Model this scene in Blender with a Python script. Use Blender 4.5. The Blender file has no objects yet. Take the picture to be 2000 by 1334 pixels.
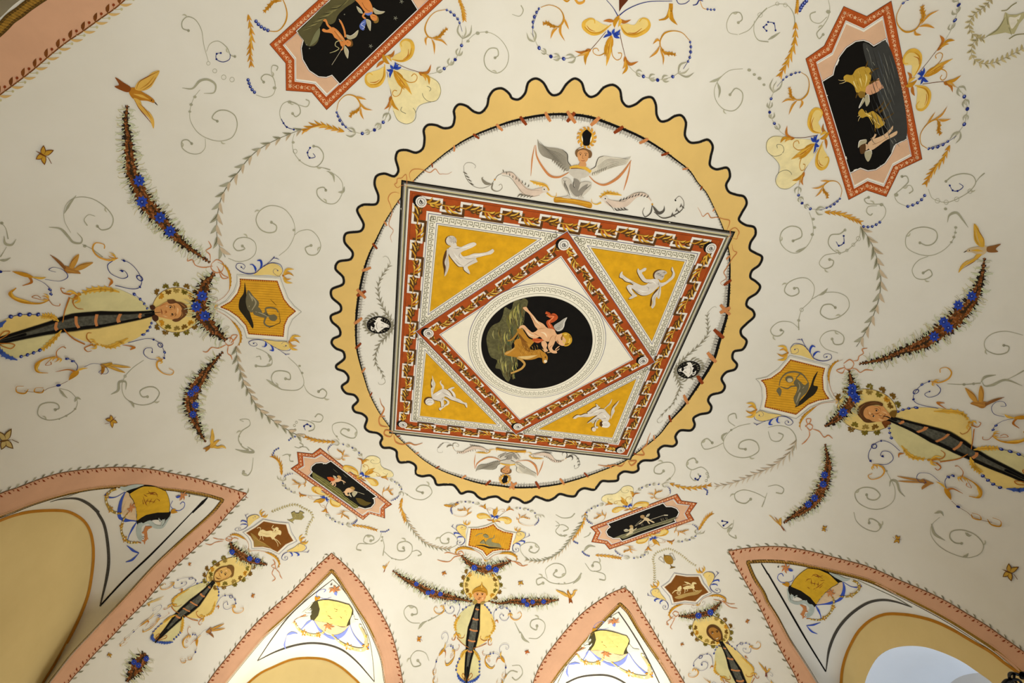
import bpy, math, random
import numpy as np
from mathutils import Vector
from mathutils.bvhtree import BVHTree
from mathutils.geometry import delaunay_2d_cdt
scene = bpy.context.scene
COL = scene.collection
PI = math.pi
U = 1.2            # metres per half-width of the painted square
HC = 4.9           # height of the crown of the vault above the floor

# ---------------------------------------------------------------- camera
FPX = 920.0
R_ = np.array([[.986404507, .164333671, -.000770649], [.137511444, -.822819569, .551415052], [.089981955, -.544024266, -.834230691]])
CU = np.array([-.48039383, 1.79174227, 2.73111629])
def w3(p):         # measured room frame (z down from the crown) -> world
    return Vector((p[0]*U, -p[1]*U, HC - p[2]*U))
cam_d = bpy.data.cameras.new('camera'); cam = bpy.data.objects.new('camera', cam_d); COL.objects.link(cam)
cam_d.sensor_fit = 'HORIZONTAL'; cam_d.sensor_width = 36; cam_d.lens = 36*FPX/2000; cam_d.clip_start = .01
rx, dn, fw = [Vector((r[0], -r[1], -r[2])) for r in R_]
from mathutils import Matrix
mw = Matrix((( rx.x, -dn.x, -fw.x), (rx.y, -dn.y, -fw.y), (rx.z, -dn.z, -fw.z))).to_4x4()
mw.translation = w3(CU); cam.matrix_world = mw
CAMP = w3(CU)
scene.camera = cam

# ---------------------------------------------------------------- light
world = bpy.data.worlds.new('world'); scene.world = world; world.use_nodes = True
world.node_tree.nodes['Background'].inputs[0].default_value = (1, .95, .88, 1)
world.node_tree.nodes['Background'].inputs[1].default_value = 0.0
vs = scene.view_settings; vs.view_transform = 'Standard'; vs.look = 'None'; vs.gamma = 1; vs.use_curve_mapping = False
vs.exposure = EXPO = 0.14
def lamp(name, kind, loc, energy, color, size=.3, target=None, sy=None, spot=None, spread=PI):
    d = bpy.data.lights.new(name, kind); d.energy = energy; d.color = color
    if kind == 'AREA':
        d.shape = 'RECTANGLE'; d.size = size; d.size_y = sy or size; d.spread = spread
    else: d.shadow_soft_size = size
    if spot: d.spot_size = spot; d.spot_blend = .8
    o = bpy.data.objects.new(name, d); COL.objects.link(o); o.location = loc
    if target is not None:
        o.rotation_euler = (Vector(target) - Vector(loc)).to_track_quat('-Z', 'Y').to_euler()
    return o
WARM = (1, .95, .84); NEUT = (1, .975, .89); COOL = (.70, .83, 1)
# wall uplighters below the far lunettes, daylight of the side windows, fill lamps added low in the room to brighten the vault
lamp('far_uplight', 'AREA', (-1.62, 3.35, 2.75), 7.5, WARM, .8, (-1.62, 2.95, 4.4), .25, spread=2.0)
lamp('far_uplight', 'AREA', (1.33, 3.35, 2.75), 7.5, WARM, .8, (1.3, 2.95, 4.4), .25, spread=2.0)
lamp('room_fill', 'AREA', (-.2, -1.6, .7), 40, NEUT, 1.4, (-.3, -1.9, 4.9), 1.8, spread=1.9); lamp('room_fill', 'AREA', (-.1, 2.2, .7), 57, NEUT, 1.6, (-.15, 2.7, 4.9), 1.4, spread=2.25)
lamp('window_daylight', 'AREA', (2.9, -1.2, 1.5), 12, COOL, 1.0, (.6, -.6, 4.6), 1.2)

lamp('window_daylight', 'AREA', (3.42, 1.25, 2.1), 9, COOL, .4, (3.35, 1.25, 4.0), .9)

# ---------------------------------------------------------------- materials
def lin(h):
    h = h.lstrip('#'); v = [int(h[i:i+2], 16)/255 for i in (0, 2, 4)]
    return [c/12.92 if c <= .04045 else ((c+.055)/1.055)**2.4 for c in v]
MATS = {}
def paint(h, var=.10, scale=9, rough=.75, gain=1.0, mottled=None, bump=0):
    """Distemper on plaster: one pigment with a slightly uneven wash."""
    key = (h, var, scale, rough, gain, mottled, bump)
    if key in MATS: return MATS[key]
    m = bpy.data.materials.new('paint_' + h.strip('#')); m.use_nodes = True
    nt = m.node_tree; b = nt.nodes['Principled BSDF']; b.inputs['Roughness'].default_value = rough
    b.inputs['Specular IOR Level'].default_value = .12
    c = [min(.93, x*gain) for x in lin(h)]
    g = nt.nodes.new('ShaderNodeNewGeometry')
    n = nt.nodes.new('ShaderNodeTexNoise'); n.inputs['Scale'].default_value = scale; n.inputs['Detail'].default_value = 5; n.inputs['Roughness'].default_value = .6
    nt.links.new(g.outputs['Position'], n.inputs['Vector'])
    r = nt.nodes.new('ShaderNodeValToRGB'); nt.links.new(n.outputs['Fac'], r.inputs['Fac'])
    r.color_ramp.elements[0].position = .3; r.color_ramp.elements[1].position = .7
    c2 = [min(.93, x*gain) for x in lin(mottled)] if mottled else c
    r.color_ramp.elements[0].color = [x*(1-var) for x in c] + [1]
    r.color_ramp.elements[1].color = [min(.95, x*(1+var)) for x in c2] + [1]
    nt.links.new(r.outputs['Color'], b.inputs['Base Color'])
    if bump:
        bn = nt.nodes.new('ShaderNodeBump'); bn.inputs['Strength'].default_value = bump; bn.inputs['Distance'].default_value = .01
        nt.links.new(n.outputs['Fac'], bn.inputs['Height']); nt.links.new(bn.outputs['Normal'], b.inputs['Normal'])
    MATS[key] = m; return m
PAL = {  # one letter or word per pigment
 'g': ('#a7a48c', .14, 14), 'G': ('#bab69c', .10, 14), 'L': ('#c9c4ad', .06, 14), 'h': ('#77755f', .15, 16),
 'd': ('#c48a22', .18, 22), 'y': ('#dfb044', .15, 20), 'o': ('#b56f26', .2, 24), 'b': ('#6b3a15', .2, 24), 'q': ('#d59a3a', .15, 20),
 'p': ('#ead38c', .08, 9), 'P': ('#d9cf98', .10, 9), 'Y': ('#d9a21c', .13, 14), 'r': ('#a84c1c', .14, 20), 'R': ('#c0562a', .14, 20),
 'k': ('#dcb391', .08, 8), 'B': ('#d8a785', .06, 5), 'n': ('#232f78', .12, 20), 'u': ('#2b47ab', .18, 30), 'U': ('#7f8fd0', .12, 20),
 'K': ('#0d0a07', .3, 20), 'm': ('#3a2a18', .3, 30), 'w': ('#e8e2d8', .04, 20), 'e': ('#8b857a', .15, 20), 'E': ('#b5afa3', .1, 20), 'D': ('#4b463d', .2, 30),
 's': ('#e2bd70', .05, 5), 'W': ('#f0e9da', .03, 20), 'M': ('#7a4519', .25, 30), 'O': ('#a08540', .25, 30), 'v': ('#7a6a22', .2, 20),
 'f': ('#d9a071', .12, 18), 'F': ('#c8834e', .12, 18), 't': ('#9c6236', .15, 20), 'i': ('#e6b98f', .1, 18), 'V': ('#5f5b3a', .4, 45), 'z': ('#c9d0a8', .1, 20),
 'l': ('#f1ead6', .02, 20), 'S': ('#594218', .35, 120), 'T': ('#94702a', .35, 120), 'x': ('#5c3413', .1, 20), 'X': ('#8a3c16', .1, 20), 'c': ('#d6b06e', .05, 3),
 'j': ('#4a463f', .6, 200), 'J': ('#b9b3a6', .35, 220), 'a': ('#7b5a1e', .15, 20), 'A': ('#9fb0b0', .1, 20), 'H': ('#5a3a1c', .25, 30), 'C': ('#57564b', .5, 60), 'N': ('#c7bd8f', .1, 12), 'Q': ('#e9cd7e', .07, 10),
}
PG = 1.0
def pm(k):
    if k in PAL: h, v, s = PAL[k]; return paint(h, v, s, gain=PG)
    return paint(k, .1, 18, gain=PG)
plaster = paint('#e4dfd1', .025, 1.7, rough=.8, mottled='#e7e3d8', bump=.05)

# ---------------------------------------------------------------- tagging helpers
def settag(o, label=None, cat=None, group=None, kind=None):
    if label: o['label'] = label
    if cat: o['category'] = cat
    if group: o['group'] = group
    if kind: o['kind'] = kind
    return o
def mesh_obj(name, verts, faces, mats, fmats=None, parent=None, smooth=False):
    me = bpy.data.meshes.new(name); me.from_pydata([tuple(v) for v in verts], [], faces)
    for m in mats: me.materials.append(m)
    if fmats is not None and len(fmats) == len(me.polygons): me.polygons.foreach_set('material_index', fmats)
    if smooth: me.polygons.foreach_set('use_smooth', [True]*len(me.polygons))
    me.update(); o = bpy.data.objects.new(name, me); COL.objects.link(o)
    if parent: o.parent = parent
    return o

# ---------------------------------------------------------------- 2-D tools
def pts(s):
    if not isinstance(s, str): return [tuple(map(float, q)) for q in s]
    return [tuple(float(v) for v in q.split(',')) for q in s.split()]
def T(ix, iy):     # tracing tile: 4x enlarged coordinates -> frame
    x0 = ix*500.0; y0 = (0, 334, 667, 1000)[iy]
    return lambda p: (x0 + p[0]/3.994, y0 + p[1]/3.994)
def spline(P, step=9, closed=False):
    """Catmull-Rom through the points, resampled about every `step` local units."""
    n = len(P)
    if n < 3 and not closed:
        (x0, y0), (x1, y1) = P[0], P[-1]; k = max(1, int(math.hypot(x1-x0, y1-y0)/step))
        return [(x0+(x1-x0)*i/k, y0+(y1-y0)*i/k) for i in range(k+1)]
    out = []
    rng = range(n if closed else n-1)
    for i in rng:
        if closed: a, b, c, d = P[(i-1) % n], P[i], P[(i+1) % n], P[(i+2) % n]
        else:
            b, c = P[i], P[i+1]
            a = P[i-1] if i else (2*b[0]-c[0], 2*b[1]-c[1]); d = P[i+2] if i+2 < n else (2*c[0]-b[0], 2*c[1]-b[1])
        L = math.hypot(c[0]-b[0], c[1]-b[1]); k = max(1, min(60, int(L/step)+1))
        t1 = max(1e-6, math.hypot(b[0]-a[0], b[1]-a[1])**.5); t2 = max(1e-6, L**.5); t3 = max(1e-6, math.hypot(d[0]-c[0], d[1]-c[1])**.5)
        m1 = [(c[j]-b[j]) + t2*((b[j]-a[j])/t1 - (c[j]-a[j])/(t1+t2)) for j in (0, 1)]
        m2 = [(c[j]-b[j]) + t2*((d[j]-c[j])/t3 - (d[j]-b[j])/(t2+t3)) for j in (0, 1)]
        for q in range(k):
            t = q/k; t_2 = t*t; t_3 = t_2*t
            out.append(tuple((2*t_3-3*t_2+1)*b[j] + (t_3-2*t_2+t)*m1[j] + (-2*t_3+3*t_2)*c[j] + (t_3-t_2)*m2[j] for j in (0, 1)))
    if not closed: out.append(P[-1])
    return out
def resample(P, n):
    d = [0]
    for a, b in zip(P, P[1:]): d.append(d[-1]+math.hypot(b[0]-a[0], b[1]-a[1]))
    out = []; j = 0
    for i in range(n):
        s = d[-1]*i/(n-1) if n > 1 else 0
        while j < len(d)-2 and d[j+1] < s: j += 1
        t = (s-d[j])/max(1e-9, d[j+1]-d[j]); out.append((P[j][0]+(P[j+1][0]-P[j][0])*t, P[j][1]+(P[j+1][1]-P[j][1])*t))
    return out
def plen(P): return sum(math.hypot(b[0]-a[0], b[1]-a[1]) for a, b in zip(P, P[1:]))
def homog(src, dst):
    A = []
    for (x, y), (u, v) in zip(src, dst):
        A.append([x, y, 1, 0, 0, 0, -u*x, -u*y, -u]); A.append([0, 0, 0, x, y, 1, -v*x, -v*y, -v])
    A = np.array(A, float); _, _, V = np.linalg.svd(A); return V[-1].reshape(3, 3)
def warp(src, dst):
    """Fit of a drawing onto its copy elsewhere on the vault: projective / affine fit plus thin-plate residual."""
    src = np.array(pts(src)); dst = np.array(pts(dst)); n = len(src)
    if n == 4:
        c = src.mean(0); s = src.std(); H = homog((src-c)/s, dst)
        def f(p):
            q = H @ np.array([(p[0]-c[0])/s, (p[1]-c[1])/s, 1]); return (q[0]/q[2], q[1]/q[2])
        return f
    c = src.mean(0); s = src.std(); X = (src-c)/s
    def phi(r2): return np.where(r2 > 0, r2*np.log(np.maximum(r2, 1e-12)), 0)
    if n > 4:
        K = phi(((X[:, None]-X[None])**2).sum(2)) + np.eye(n)*.02; Pm = np.column_stack([np.ones(n), X])
        A = np.block([[K, Pm], [Pm.T, np.zeros((3, 3))]]); w = np.linalg.solve(A, np.vstack([dst, np.zeros((3, 2))]))
        def f(p):
            q = (np.array(p)-c)/s; return tuple(phi(((X-q)**2).sum(1)) @ w[:n] + w[n] + q @ w[n+1:])
        return f
    if n == 3:
        A = np.column_stack([np.ones(3), X]); w = np.linalg.solve(A, dst)
        return lambda p: tuple(np.array([1, (p[0]-c[0])/s, (p[1]-c[1])/s]) @ w)
    z = [complex(*q) for q in src]; Z = [complex(*q) for q in dst]; k = (Z[1]-Z[0])/(z[1]-z[0])
    def f(p): q = Z[0] + k*(complex(*p)-z[0]); return (q.real, q.imag)
    return f
def affine(src, dst):
    src = np.array(pts(src)); dst = np.array(pts(dst)); A = np.column_stack([np.ones(len(src)), src]); w = np.linalg.lstsq(A, dst, rcond=None)[0]
    return lambda p: tuple(np.array([1, p[0], p[1]]) @ w)
def chain(*fs):
    def f(p):
        for g in fs: p = g(p)
        return p
    return f

# ---------------------------------------------------------------- vault geometry
VA, VB, VD = 2.6, 3.0, 1.9
def ray(p):
    d = R_.T @ np.array([(p[0]-1000)/FPX, (p[1]-667)/FPX, 1.0]); return d/np.linalg.norm(d)
def vt(x, y): return ((abs(x)/VA)**4 + (abs(y)/VB)**4)**.25
def vz(x, y):
    t = vt(x, y); return VD*(1-math.sqrt(max(0, 1-min(t, 1)**3)))
def vhit(p):
    d = ray(p); s = 1.0
    g = lambda s: (CU[2]+s*d[2]) - vz(CU[0]+s*d[0], CU[1]+s*d[1])
    while s < 9 and g(s) > 0 and vt(CU[0]+s*d[0], CU[1]+s*d[1]) < 1: s += .05
    a, b = s-.05, s
    for _ in range(30):
        m = (a+b)/2
        if g(m) > 0 and vt(CU[0]+m*d[0], CU[1]+m*d[1]) < 1: a = m
        else: b = m
    return CU + a*d
def plane_hit(p, ax, val):
    d = ray(p); s = (val-CU[ax])/d[ax]; return CU + s*d
def tile_px(ix, iy, s): return [T(ix, iy)(q) for q in pts(s)]
def to_param(X):   # vault point -> (phi cos th, phi sin th)
    t = min(.99999, vt(X[0], X[1])); ph = math.asin(min(1, t**1.5)); th = math.atan2(X[1], X[0]); return (ph*math.cos(th), ph*math.sin(th))
def from_param(q):
    ph = min(PI/2, math.hypot(*q)); th = math.atan2(q[1], q[0]); c, s = math.cos(th), math.sin(th)
    rho = ((abs(c)/VA)**4 + (abs(s)/VB)**4)**-.25; t = math.sin(ph)**(2/3)
    return (t*rho*c, t*rho*s, VD*(1-math.cos(ph)))
# the groins (line where the vault meets each lunette cell) and the arches on the walls
LUN = [
 dict(name='far_left', ax=1, val=-3.0,
  gl=[(330,1500),(372,1420)]+tile_px(0,3,'1760,1334 1997,1045')+tile_px(1,3,'60,975 200,850 340,720 480,580 560,500'),
  gr=tile_px(1,3,'620,500 680,590 780,750 870,890 940,1040 985,1170 1010,1334')+[(772,1420),(780,1500)],
  ap=(647.5,1118),
  al=[(385,1490),(425,1400)]+tile_px(1,3,'0,1270 130,1200 280,1140'), ar=tile_px(1,3,'560,1145 680,1210 760,1280 815,1334')+[(740,1400),(760,1480)], at=(607,1282.5)),
 dict(name='far_right', ax=1, val=-3.0,
  gl=[(985,1500),(1028,1410)]+tile_px(2,3,'315,1334 390,1230 500,1100 620,960 740,830 810,760'),
  gr=tile_px(2,3,'870,760 900,790 980,920 1080,1070 1170,1200 1250,1334')+[(1350,1420),(1385,1500)],
  ap=(1210,1183),
  al=[(1035,1500),(1065,1425),(1110,1375)], ar=[(1215,1365),(1270,1410),(1305,1490)], at=(1165,1352)),
 dict(name='left', ax=0, val=-2.6,
  gl=[(-190,1115),(-90,1050),(0,1008)]+tile_px(0,2,'90,1330 200,1285 400,1220 600,1170 800,1140 1000,1132 1200,1145 1400,1165 1600,1200'),
  gr=[(413,1001)]+tile_px(0,3,'1400,230 1200,420 1000,640 850,800 700,960 560,1110 420,1290 385,1334')+[(60,1400),(20,1460)],
  ap=(432,977),
  al=[(-170,1125),(-80,1058),(0,1013)]+tile_px(0,2,'160,1330 300,1310'), ar=tile_px(0,3,'570,0 660,60 710,140 735,250 738,370 725,500 700,640 650,780 590,910 510,1060 430,1200 345,1334')+[(55,1390),(22,1440)], at=(125,995)),
 dict(name='right', ax=0, val=2.6,
  gl=[(1680,1500),(1635,1410)]+tile_px(3,3,'380,1334 260,1140 170,1000 80,830 0,700')+tile_px(2,3,'1980,650 1900,520'),
  gr=tile_px(3,3,'0,390 200,405 400,445 600,490 800,545 1000,640 1200,740 1400,850 1600,975 1800,1110 1950,1240')+[(2060,1370)],
  ap=(1463,1099),
  al=[(1665,1500),(1642,1410)]+tile_px(3,3,'560,1334 570,1220 600,1110 640,1020 700,920 800,830'), ar=tile_px(3,3,'1030,785 1150,800 1300,840 1450,910 1600,1000 1750,1090 1850,1170 1950,1245')+[(2050,1370)], at=(1728,1197)),
 dict(name='near_left', ax=0, val=-2.6,
  gl=[(-190,180),(-100,105),(0,35),(25,11),(50,-7)],
  gr=[(330,-190),(300,-280)], ap=(290,-140),
  al=[(-185,165),(-120,80),(-60,-10),(-30,-60)], ar=[(120,-220),(200,-300)], at=(30,-140)),
]
def bvh_of(verts, faces): return BVHTree.FromPolygons([tuple(v) for v in verts], faces)
allV, allF = [], []
def add_shell(V, F):
    o = len(allV); allV.extend(V); allF.extend([tuple(i+o for i in f) for f in F])
holes = []
for L in LUN:
    G = spline(L['gl']+[L['ap']], 10)[:-1] + spline([L['ap']]+L['gr'], 10)
    A_ = spline(L['al']+[L['at']]+L['ar'], 10)
    nl = 60
    k = min(range(len(G)), key=lambda i: math.hypot(G[i][0]-L['ap'][0], G[i][1]-L['ap'][1]))
    ka = min(range(len(A_)), key=lambda i: math.hypot(A_[i][0]-L['at'][0], A_[i][1]-L['at'][1]))
    G = resample(G[:k+1], nl)[:-1] + resample(G[k:], nl); A_ = resample(A_[:ka+1], nl)[:-1] + resample(A_[ka:], nl)
    G3 = [vhit(p) for p in G]; A3 = [plane_hit(p, L['ax'], L['val']) for p in A_]
    L['G'], L['A'], L['G3'], L['A3'] = G, A_, G3, A3
    holes.append([to_param(X) for X in G3])
# main vault: constrained triangulation in the (angle) plane with the lunette openings left out
V2, E2 = [], []
for H in holes:
    o = len(V2); V2 += H; E2 += [(o+i, o+i+1) for i in range(len(H)-1)]
NR = 220
for i in range(NR):
    a = 2*PI*i/NR; V2.append((PI/2*math.cos(a), PI/2*math.sin(a)))
g = .032
from mathutils.geometry import intersect_point_tri_2d
for i in range(-50, 51):
    for j in range(-50, 51):
        x, y = (i + .5*(j & 1))*g, j*g*.87
        if math.hypot(x, y) < PI/2-.02: V2.append((x, y))
res = delaunay_2d_cdt([Vector(v) for v in V2], E2, [], 0, 1e-6)
cv = [(v.x, v.y) for v in res[0]]
def inpoly(p, poly):
    c = False; n = len(poly); j = n-1; x, y = p
    for i in range(n):
        xi, yi = poly[i]; xj, yj = poly[j]
        if (yi > y) != (yj > y) and x < (xj-xi)*(y-yi)/(yj-yi)+xi: c = not c
        j = i
    return c
hp = []
for H in holes:
    a, b = H[0], H[-1]; ea = tuple(v*1.6 for v in a); eb = tuple(v*1.6 for v in b); hp.append([ea]+H+[eb])
F = []
for f in res[2]:
    c = (sum(cv[i][0] for i in f)/3, sum(cv[i][1] for i in f)/3)
    if math.hypot(*c) > PI/2*.9995 or any(inpoly(c, H) for H in hp): continue
    F.append(tuple(f))
used = sorted({i for f in F for i in f}); rm = {v: i for i, v in enumerate(used)}
VV = [w3(from_param(cv[i])) for i in used]; F = [tuple(rm[i] for i in f) for f in F]
def face_down(V, F, toward):
    out = []
    for f in F:
        a, b, c = V[f[0]], V[f[1]], V[f[2]]; n = (b-a).cross(c-a)
        out.append(f if n.dot(toward-a) > 0 else tuple(reversed(f)))
    return out
F = face_down(VV, F, CAMP)
add_shell(VV, F)
settag(mesh_obj('ceiling', VV, F, [plaster], smooth=True), 'cream plastered vault carrying the painted decoration', kind='structure')
# lunette cells and the walls under their arches
wallpaint = paint('#e0c88c', .03, 2.0, rough=.8, mottled='#e4cd92')
def arch_wall(L, name, hole=None):
    A3 = L['A3']; ax, val = L['ax'], L['val']
    o = 1-ax
    P2 = [(a[o], a[2]) for a in A3]
    lo, hi = min(p[0] for p in P2), max(p[0] for p in P2); zb = 1.95
    poly = [(P2[0][0], zb)] + P2 + [(P2[-1][0], zb)]
    VV = [Vector(q) for q in poly]; E = [(i, (i+1) % len(poly)) for i in range(len(poly))]
    if hole:
        k = len(VV); VV += [Vector(q) for q in hole]; E += [(k+i, k+i+1) for i in range(len(hole)-1)]
        hh = [(hole[0][0], 9)] + hole + [(hole[-1][0], 9)]
    r = delaunay_2d_cdt(VV, E, [], 0, 1e-6)
    v = [(q.x, q.y) for q in r[0]]; Fs = []
    for f in r[2]:
        c = (sum(v[i][0] for i in f)/3, sum(v[i][1] for i in f)/3)
        if inpoly(c, poly) and not (hole and inpoly(c, hh)): Fs.append(tuple(f))
    def up(q): 
        X = [0, 0, q[1]]; X[ax] = val; X[o] = q[0]; return w3(X)
    V3 = [up(q) for q in v]; Fs = face_down(V3, Fs, CAMP); add_shell(V3, Fs)
    settag(mesh_obj(name, V3, Fs, [wallpaint]), kind='structure')
for i, L in enumerate(LUN):
    NS = 14; V = []
    for j, (gp, ap) in enumerate(zip(L['G3'], L['A3'])):
        for s in range(NS+1): t = s/NS; V.append(w3([gp[q]*(1-t)+ap[q]*t for q in range(3)]))
    n = len(L['G3']); Fs = []
    for j in range(n-1):
        for s in range(NS):
            a = j*(NS+1)+s; b = a+NS+1; Fs += [(a, b, b+1), (a, b+1, a+1)]
    Fs = face_down(V, Fs, CAMP); add_shell(V, Fs); L['cell'] = (V, Fs)
    settag(mesh_obj('ceiling_lunette', V, Fs, [plaster], smooth=True), kind='structure')
hole_px = spline([(1680,1420)]+tile_px(3,3,'755,1334 790,1240 850,1140 930,1080 1050,1048 1200,1050 1330,1085 1500,1160 1650,1260 1750,1334')+[(1990,1390),(2030,1440)], 10)
hole3 = [plane_hit(p, 0, 2.6) for p in hole_px]
names = ['wall_far', 'wall_far_right', 'wall_left', 'wall_right', 'wall_near_left']
for L, nm in zip(LUN, names):
    arch_wall(L, nm, [(h[1], h[2]) for h in hole3] if L['name'] == 'right' else None)
# splayed window embrasure on the right, closed by the window head
back_px = spline([(1735,1420)]+tile_px(3,3,'985,1334 1020,1230 1080,1160 1180,1115 1340,1095')+[(1870,1290),(1920,1320),(1990,1390),(2030,1440)], 10)
n = 60
h3 = [plane_hit(p, 0, 2.6) for p in resample(hole_px, n)]
hc = np.mean(h3, axis=0)
back3 = [np.array([2.6+.42, hc[1]+(h[1]-hc[1])*.86, hc[2]+(h[2]-hc[2])*.86+.10]) for h in h3]
reveal = paint('#e9ecf0', .03, 2, rough=.8)
V = []; Fs = []
for a, b in zip(h3, back3):
    for s in range(5): t = s/4; V.append(w3(a*(1-t)+b*t))
for j in range(n-1):
    for s in range(4): a = j*5+s; b = a+5; Fs += [(a, b, b+1), (a, b+1, a+1)]
add_shell(V, Fs); settag(mesh_obj('trim_1', V, Fs, [reveal], smooth=True), kind='structure')
V = [w3(b) for b in back3]; V.append(w3([3.02, hc[1], 2.2])); Fs = [(i, i+1, n) for i in range(n-1)]
add_shell(V, Fs); settag(mesh_obj('window_1', V, Fs, [paint('#d9d8d6', .03, 2)]), kind='structure')
# walls below the springing and the floor
def quad(name, P, m):
    V = [w3(p) for p in P]; return settag(mesh_obj(name, V, [(0, 1, 2, 3)], [m]), kind='structure')
wl = paint('#b5b0a6', .03, 2)
zf = HC/U
quad('wall_lower_far', [(-2.6,-3,1.9),(2.6,-3,1.9),(2.6,-3,zf),(-2.6,-3,zf)], wl)
quad('wall_lower_near', [(-2.6,3,1.9),(2.6,3,1.9),(2.6,3,zf),(-2.6,3,zf)], wl)
quad('wall_lower_left', [(-2.6,-3,1.9),(-2.6,3,1.9),(-2.6,3,zf),(-2.6,-3,zf)], wl)
quad('wall_lower_right', [(2.6,-3,1.9),(2.6,3,1.9),(2.6,3,zf),(2.6,-3,zf)], wl)
quad('floor', [(-2.6,-3,zf),(2.6,-3,zf),(2.6,3,zf),(-2.6,3,zf)], paint('#8f8678', .2, 3, rough=.5))
SHELL = BVHTree.FromPolygons([tuple(v) for v in allV], allF)

# ---------------------------------------------------------------- drawing on the plaster
STAT = dict(miss=0, n=0)
class Art:
    def __init__(s): s.v = []; s.f = []; s.m = []; s.keys = []; s.lay = []; s.layer = 0; s.last = None
MAPS = [lambda p: p]
class M:
    """with M(map): points are given in that map's own coordinates."""
    def __init__(s, *f): s.f = chain(*f) if len(f) > 1 else f[0]
    def __enter__(s): prev = MAPS[-1]; MAPS.append(chain(s.f, prev))
    def __exit__(s, *a): MAPS.pop()
cur = Art()
def emit(V, F, c, up=None):
    a = cur; mp = MAPS[-1]
    if c not in a.keys: a.keys.append(c)
    if c != a.last or up: a.layer += 1; a.last = c
    ly = a.layer if a.layer < 8 else 8+a.layer % 4
    k = a.keys.index(c); o = len(a.v)
    a.v.extend(mp(p) for p in V); a.lay.extend([ly]*len(V))
    for f in F: a.f.append(tuple(i+o for i in f)); a.m.append(k)
def flush(name, base, parent=None, off=0):
    global cur
    a = cur; cur = Art()
    if not a.f: return None
    V = []; ok = []
    down = w3((0, -.3, 4))
    for (x, y), l in zip(a.v, a.lay):
        d = ray((x, y)); D = Vector((d[0], -d[1], -d[2]))
        loc, nor, idx, dist = SHELL.ray_cast(CAMP, D, 20)
        if loc is None: V.append(Vector()); ok.append(False); STAT['miss'] += 1; continue
        if nor.dot(D) > 0: nor = -nor
        V.append(loc + nor*(.0010 + .0013*base + .00022*(l+off))); ok.append(True)
    Fo, Mo = [], []
    for f, m in zip(a.f, a.m):
        if not all(ok[i] for i in f): continue
        A, B, C = V[f[0]], V[f[1]], V[f[2]]; n = (B-A).cross(C-A)
        if n.length < 1e-12 or max((A-B).length, (B-C).length) > .8: continue
        if n.dot(CAMP-A) < 0: f = tuple(reversed(f))
        Fo.append(f); Mo.append(m)
    us = sorted({i for f in Fo for i in f}); r = {v: i for i, v in enumerate(us)}
    if not us: return None
    STAT['n'] += len(us)
    VV = [V[i] for i in us]; org = Vector((0, 0, 0))
    if parent is None:
        for v in VV: org += v
        org /= len(VV)
    else: org = parent.matrix_world.translation.copy() if parent.type == 'EMPTY' else parent.location.copy()
    o = mesh_obj(name, [v-org for v in VV], [tuple(r[i] for i in f) for f in Fo], [pm(k) for k in a.keys], Mo, None)
    if parent is None: o.location = org
    else: o.parent = parent
    return o
class thing:
    """with thing(...): drawing inside becomes one top-level object; `part` blocks inside it become its children."""
    now = None
    def __init__(s, name, label, cat, group=None, z=0): s.a = (name, label, cat, group); s.z = z; s.parts = []
    def __enter__(s): thing.now = s; return s
    def __exit__(s, *e):
        global cur
        name, label, cat, group = s.a; s.nl = min(cur.layer, 12); o = flush(name, s.z); thing.now = None
        if s.parts:
            if o is None:
                c = Vector((0, 0, 0)); n = 0
                pass
                o = bpy.data.objects.new(name, None); COL.objects.link(o)
        if o is None: print('EMPTY', label); return
        settag(o, label, cat, group); s.obj = o; s.top = s.nl
        made = {}; start = {}; top = s.nl
        for pn, a, (z, lb, sub) in s.parts:
            if pn is None: start = {}; continue
            cur = a; par = o
            st = start.setdefault(pn, top); top = max(top, st+min(a.layer, 12)); s.top = top
            if sub and sub in made: par = made[sub]
            p = flush(pn, s.z, None, st)
            if p:
                w = p.location.copy(); p.parent = par
                base = par.location.copy() if par is o else (par.location + o.location)
                p.location = w-base
                if lb: p['label'] = lb
                made[pn] = p
        if s.top > 25: print('STACK', name, s.top)
class part:
    def __init__(s, name, z=.3, label=None, sub=None): s.n = name; s.i = (z, label, sub)
    def __enter__(s):
        global cur
        s.save = cur; cur = Art()
    def __exit__(s, *e):
        global cur
        thing.now.parts.append((s.n, cur, s.i)); cur = s.save

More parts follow.
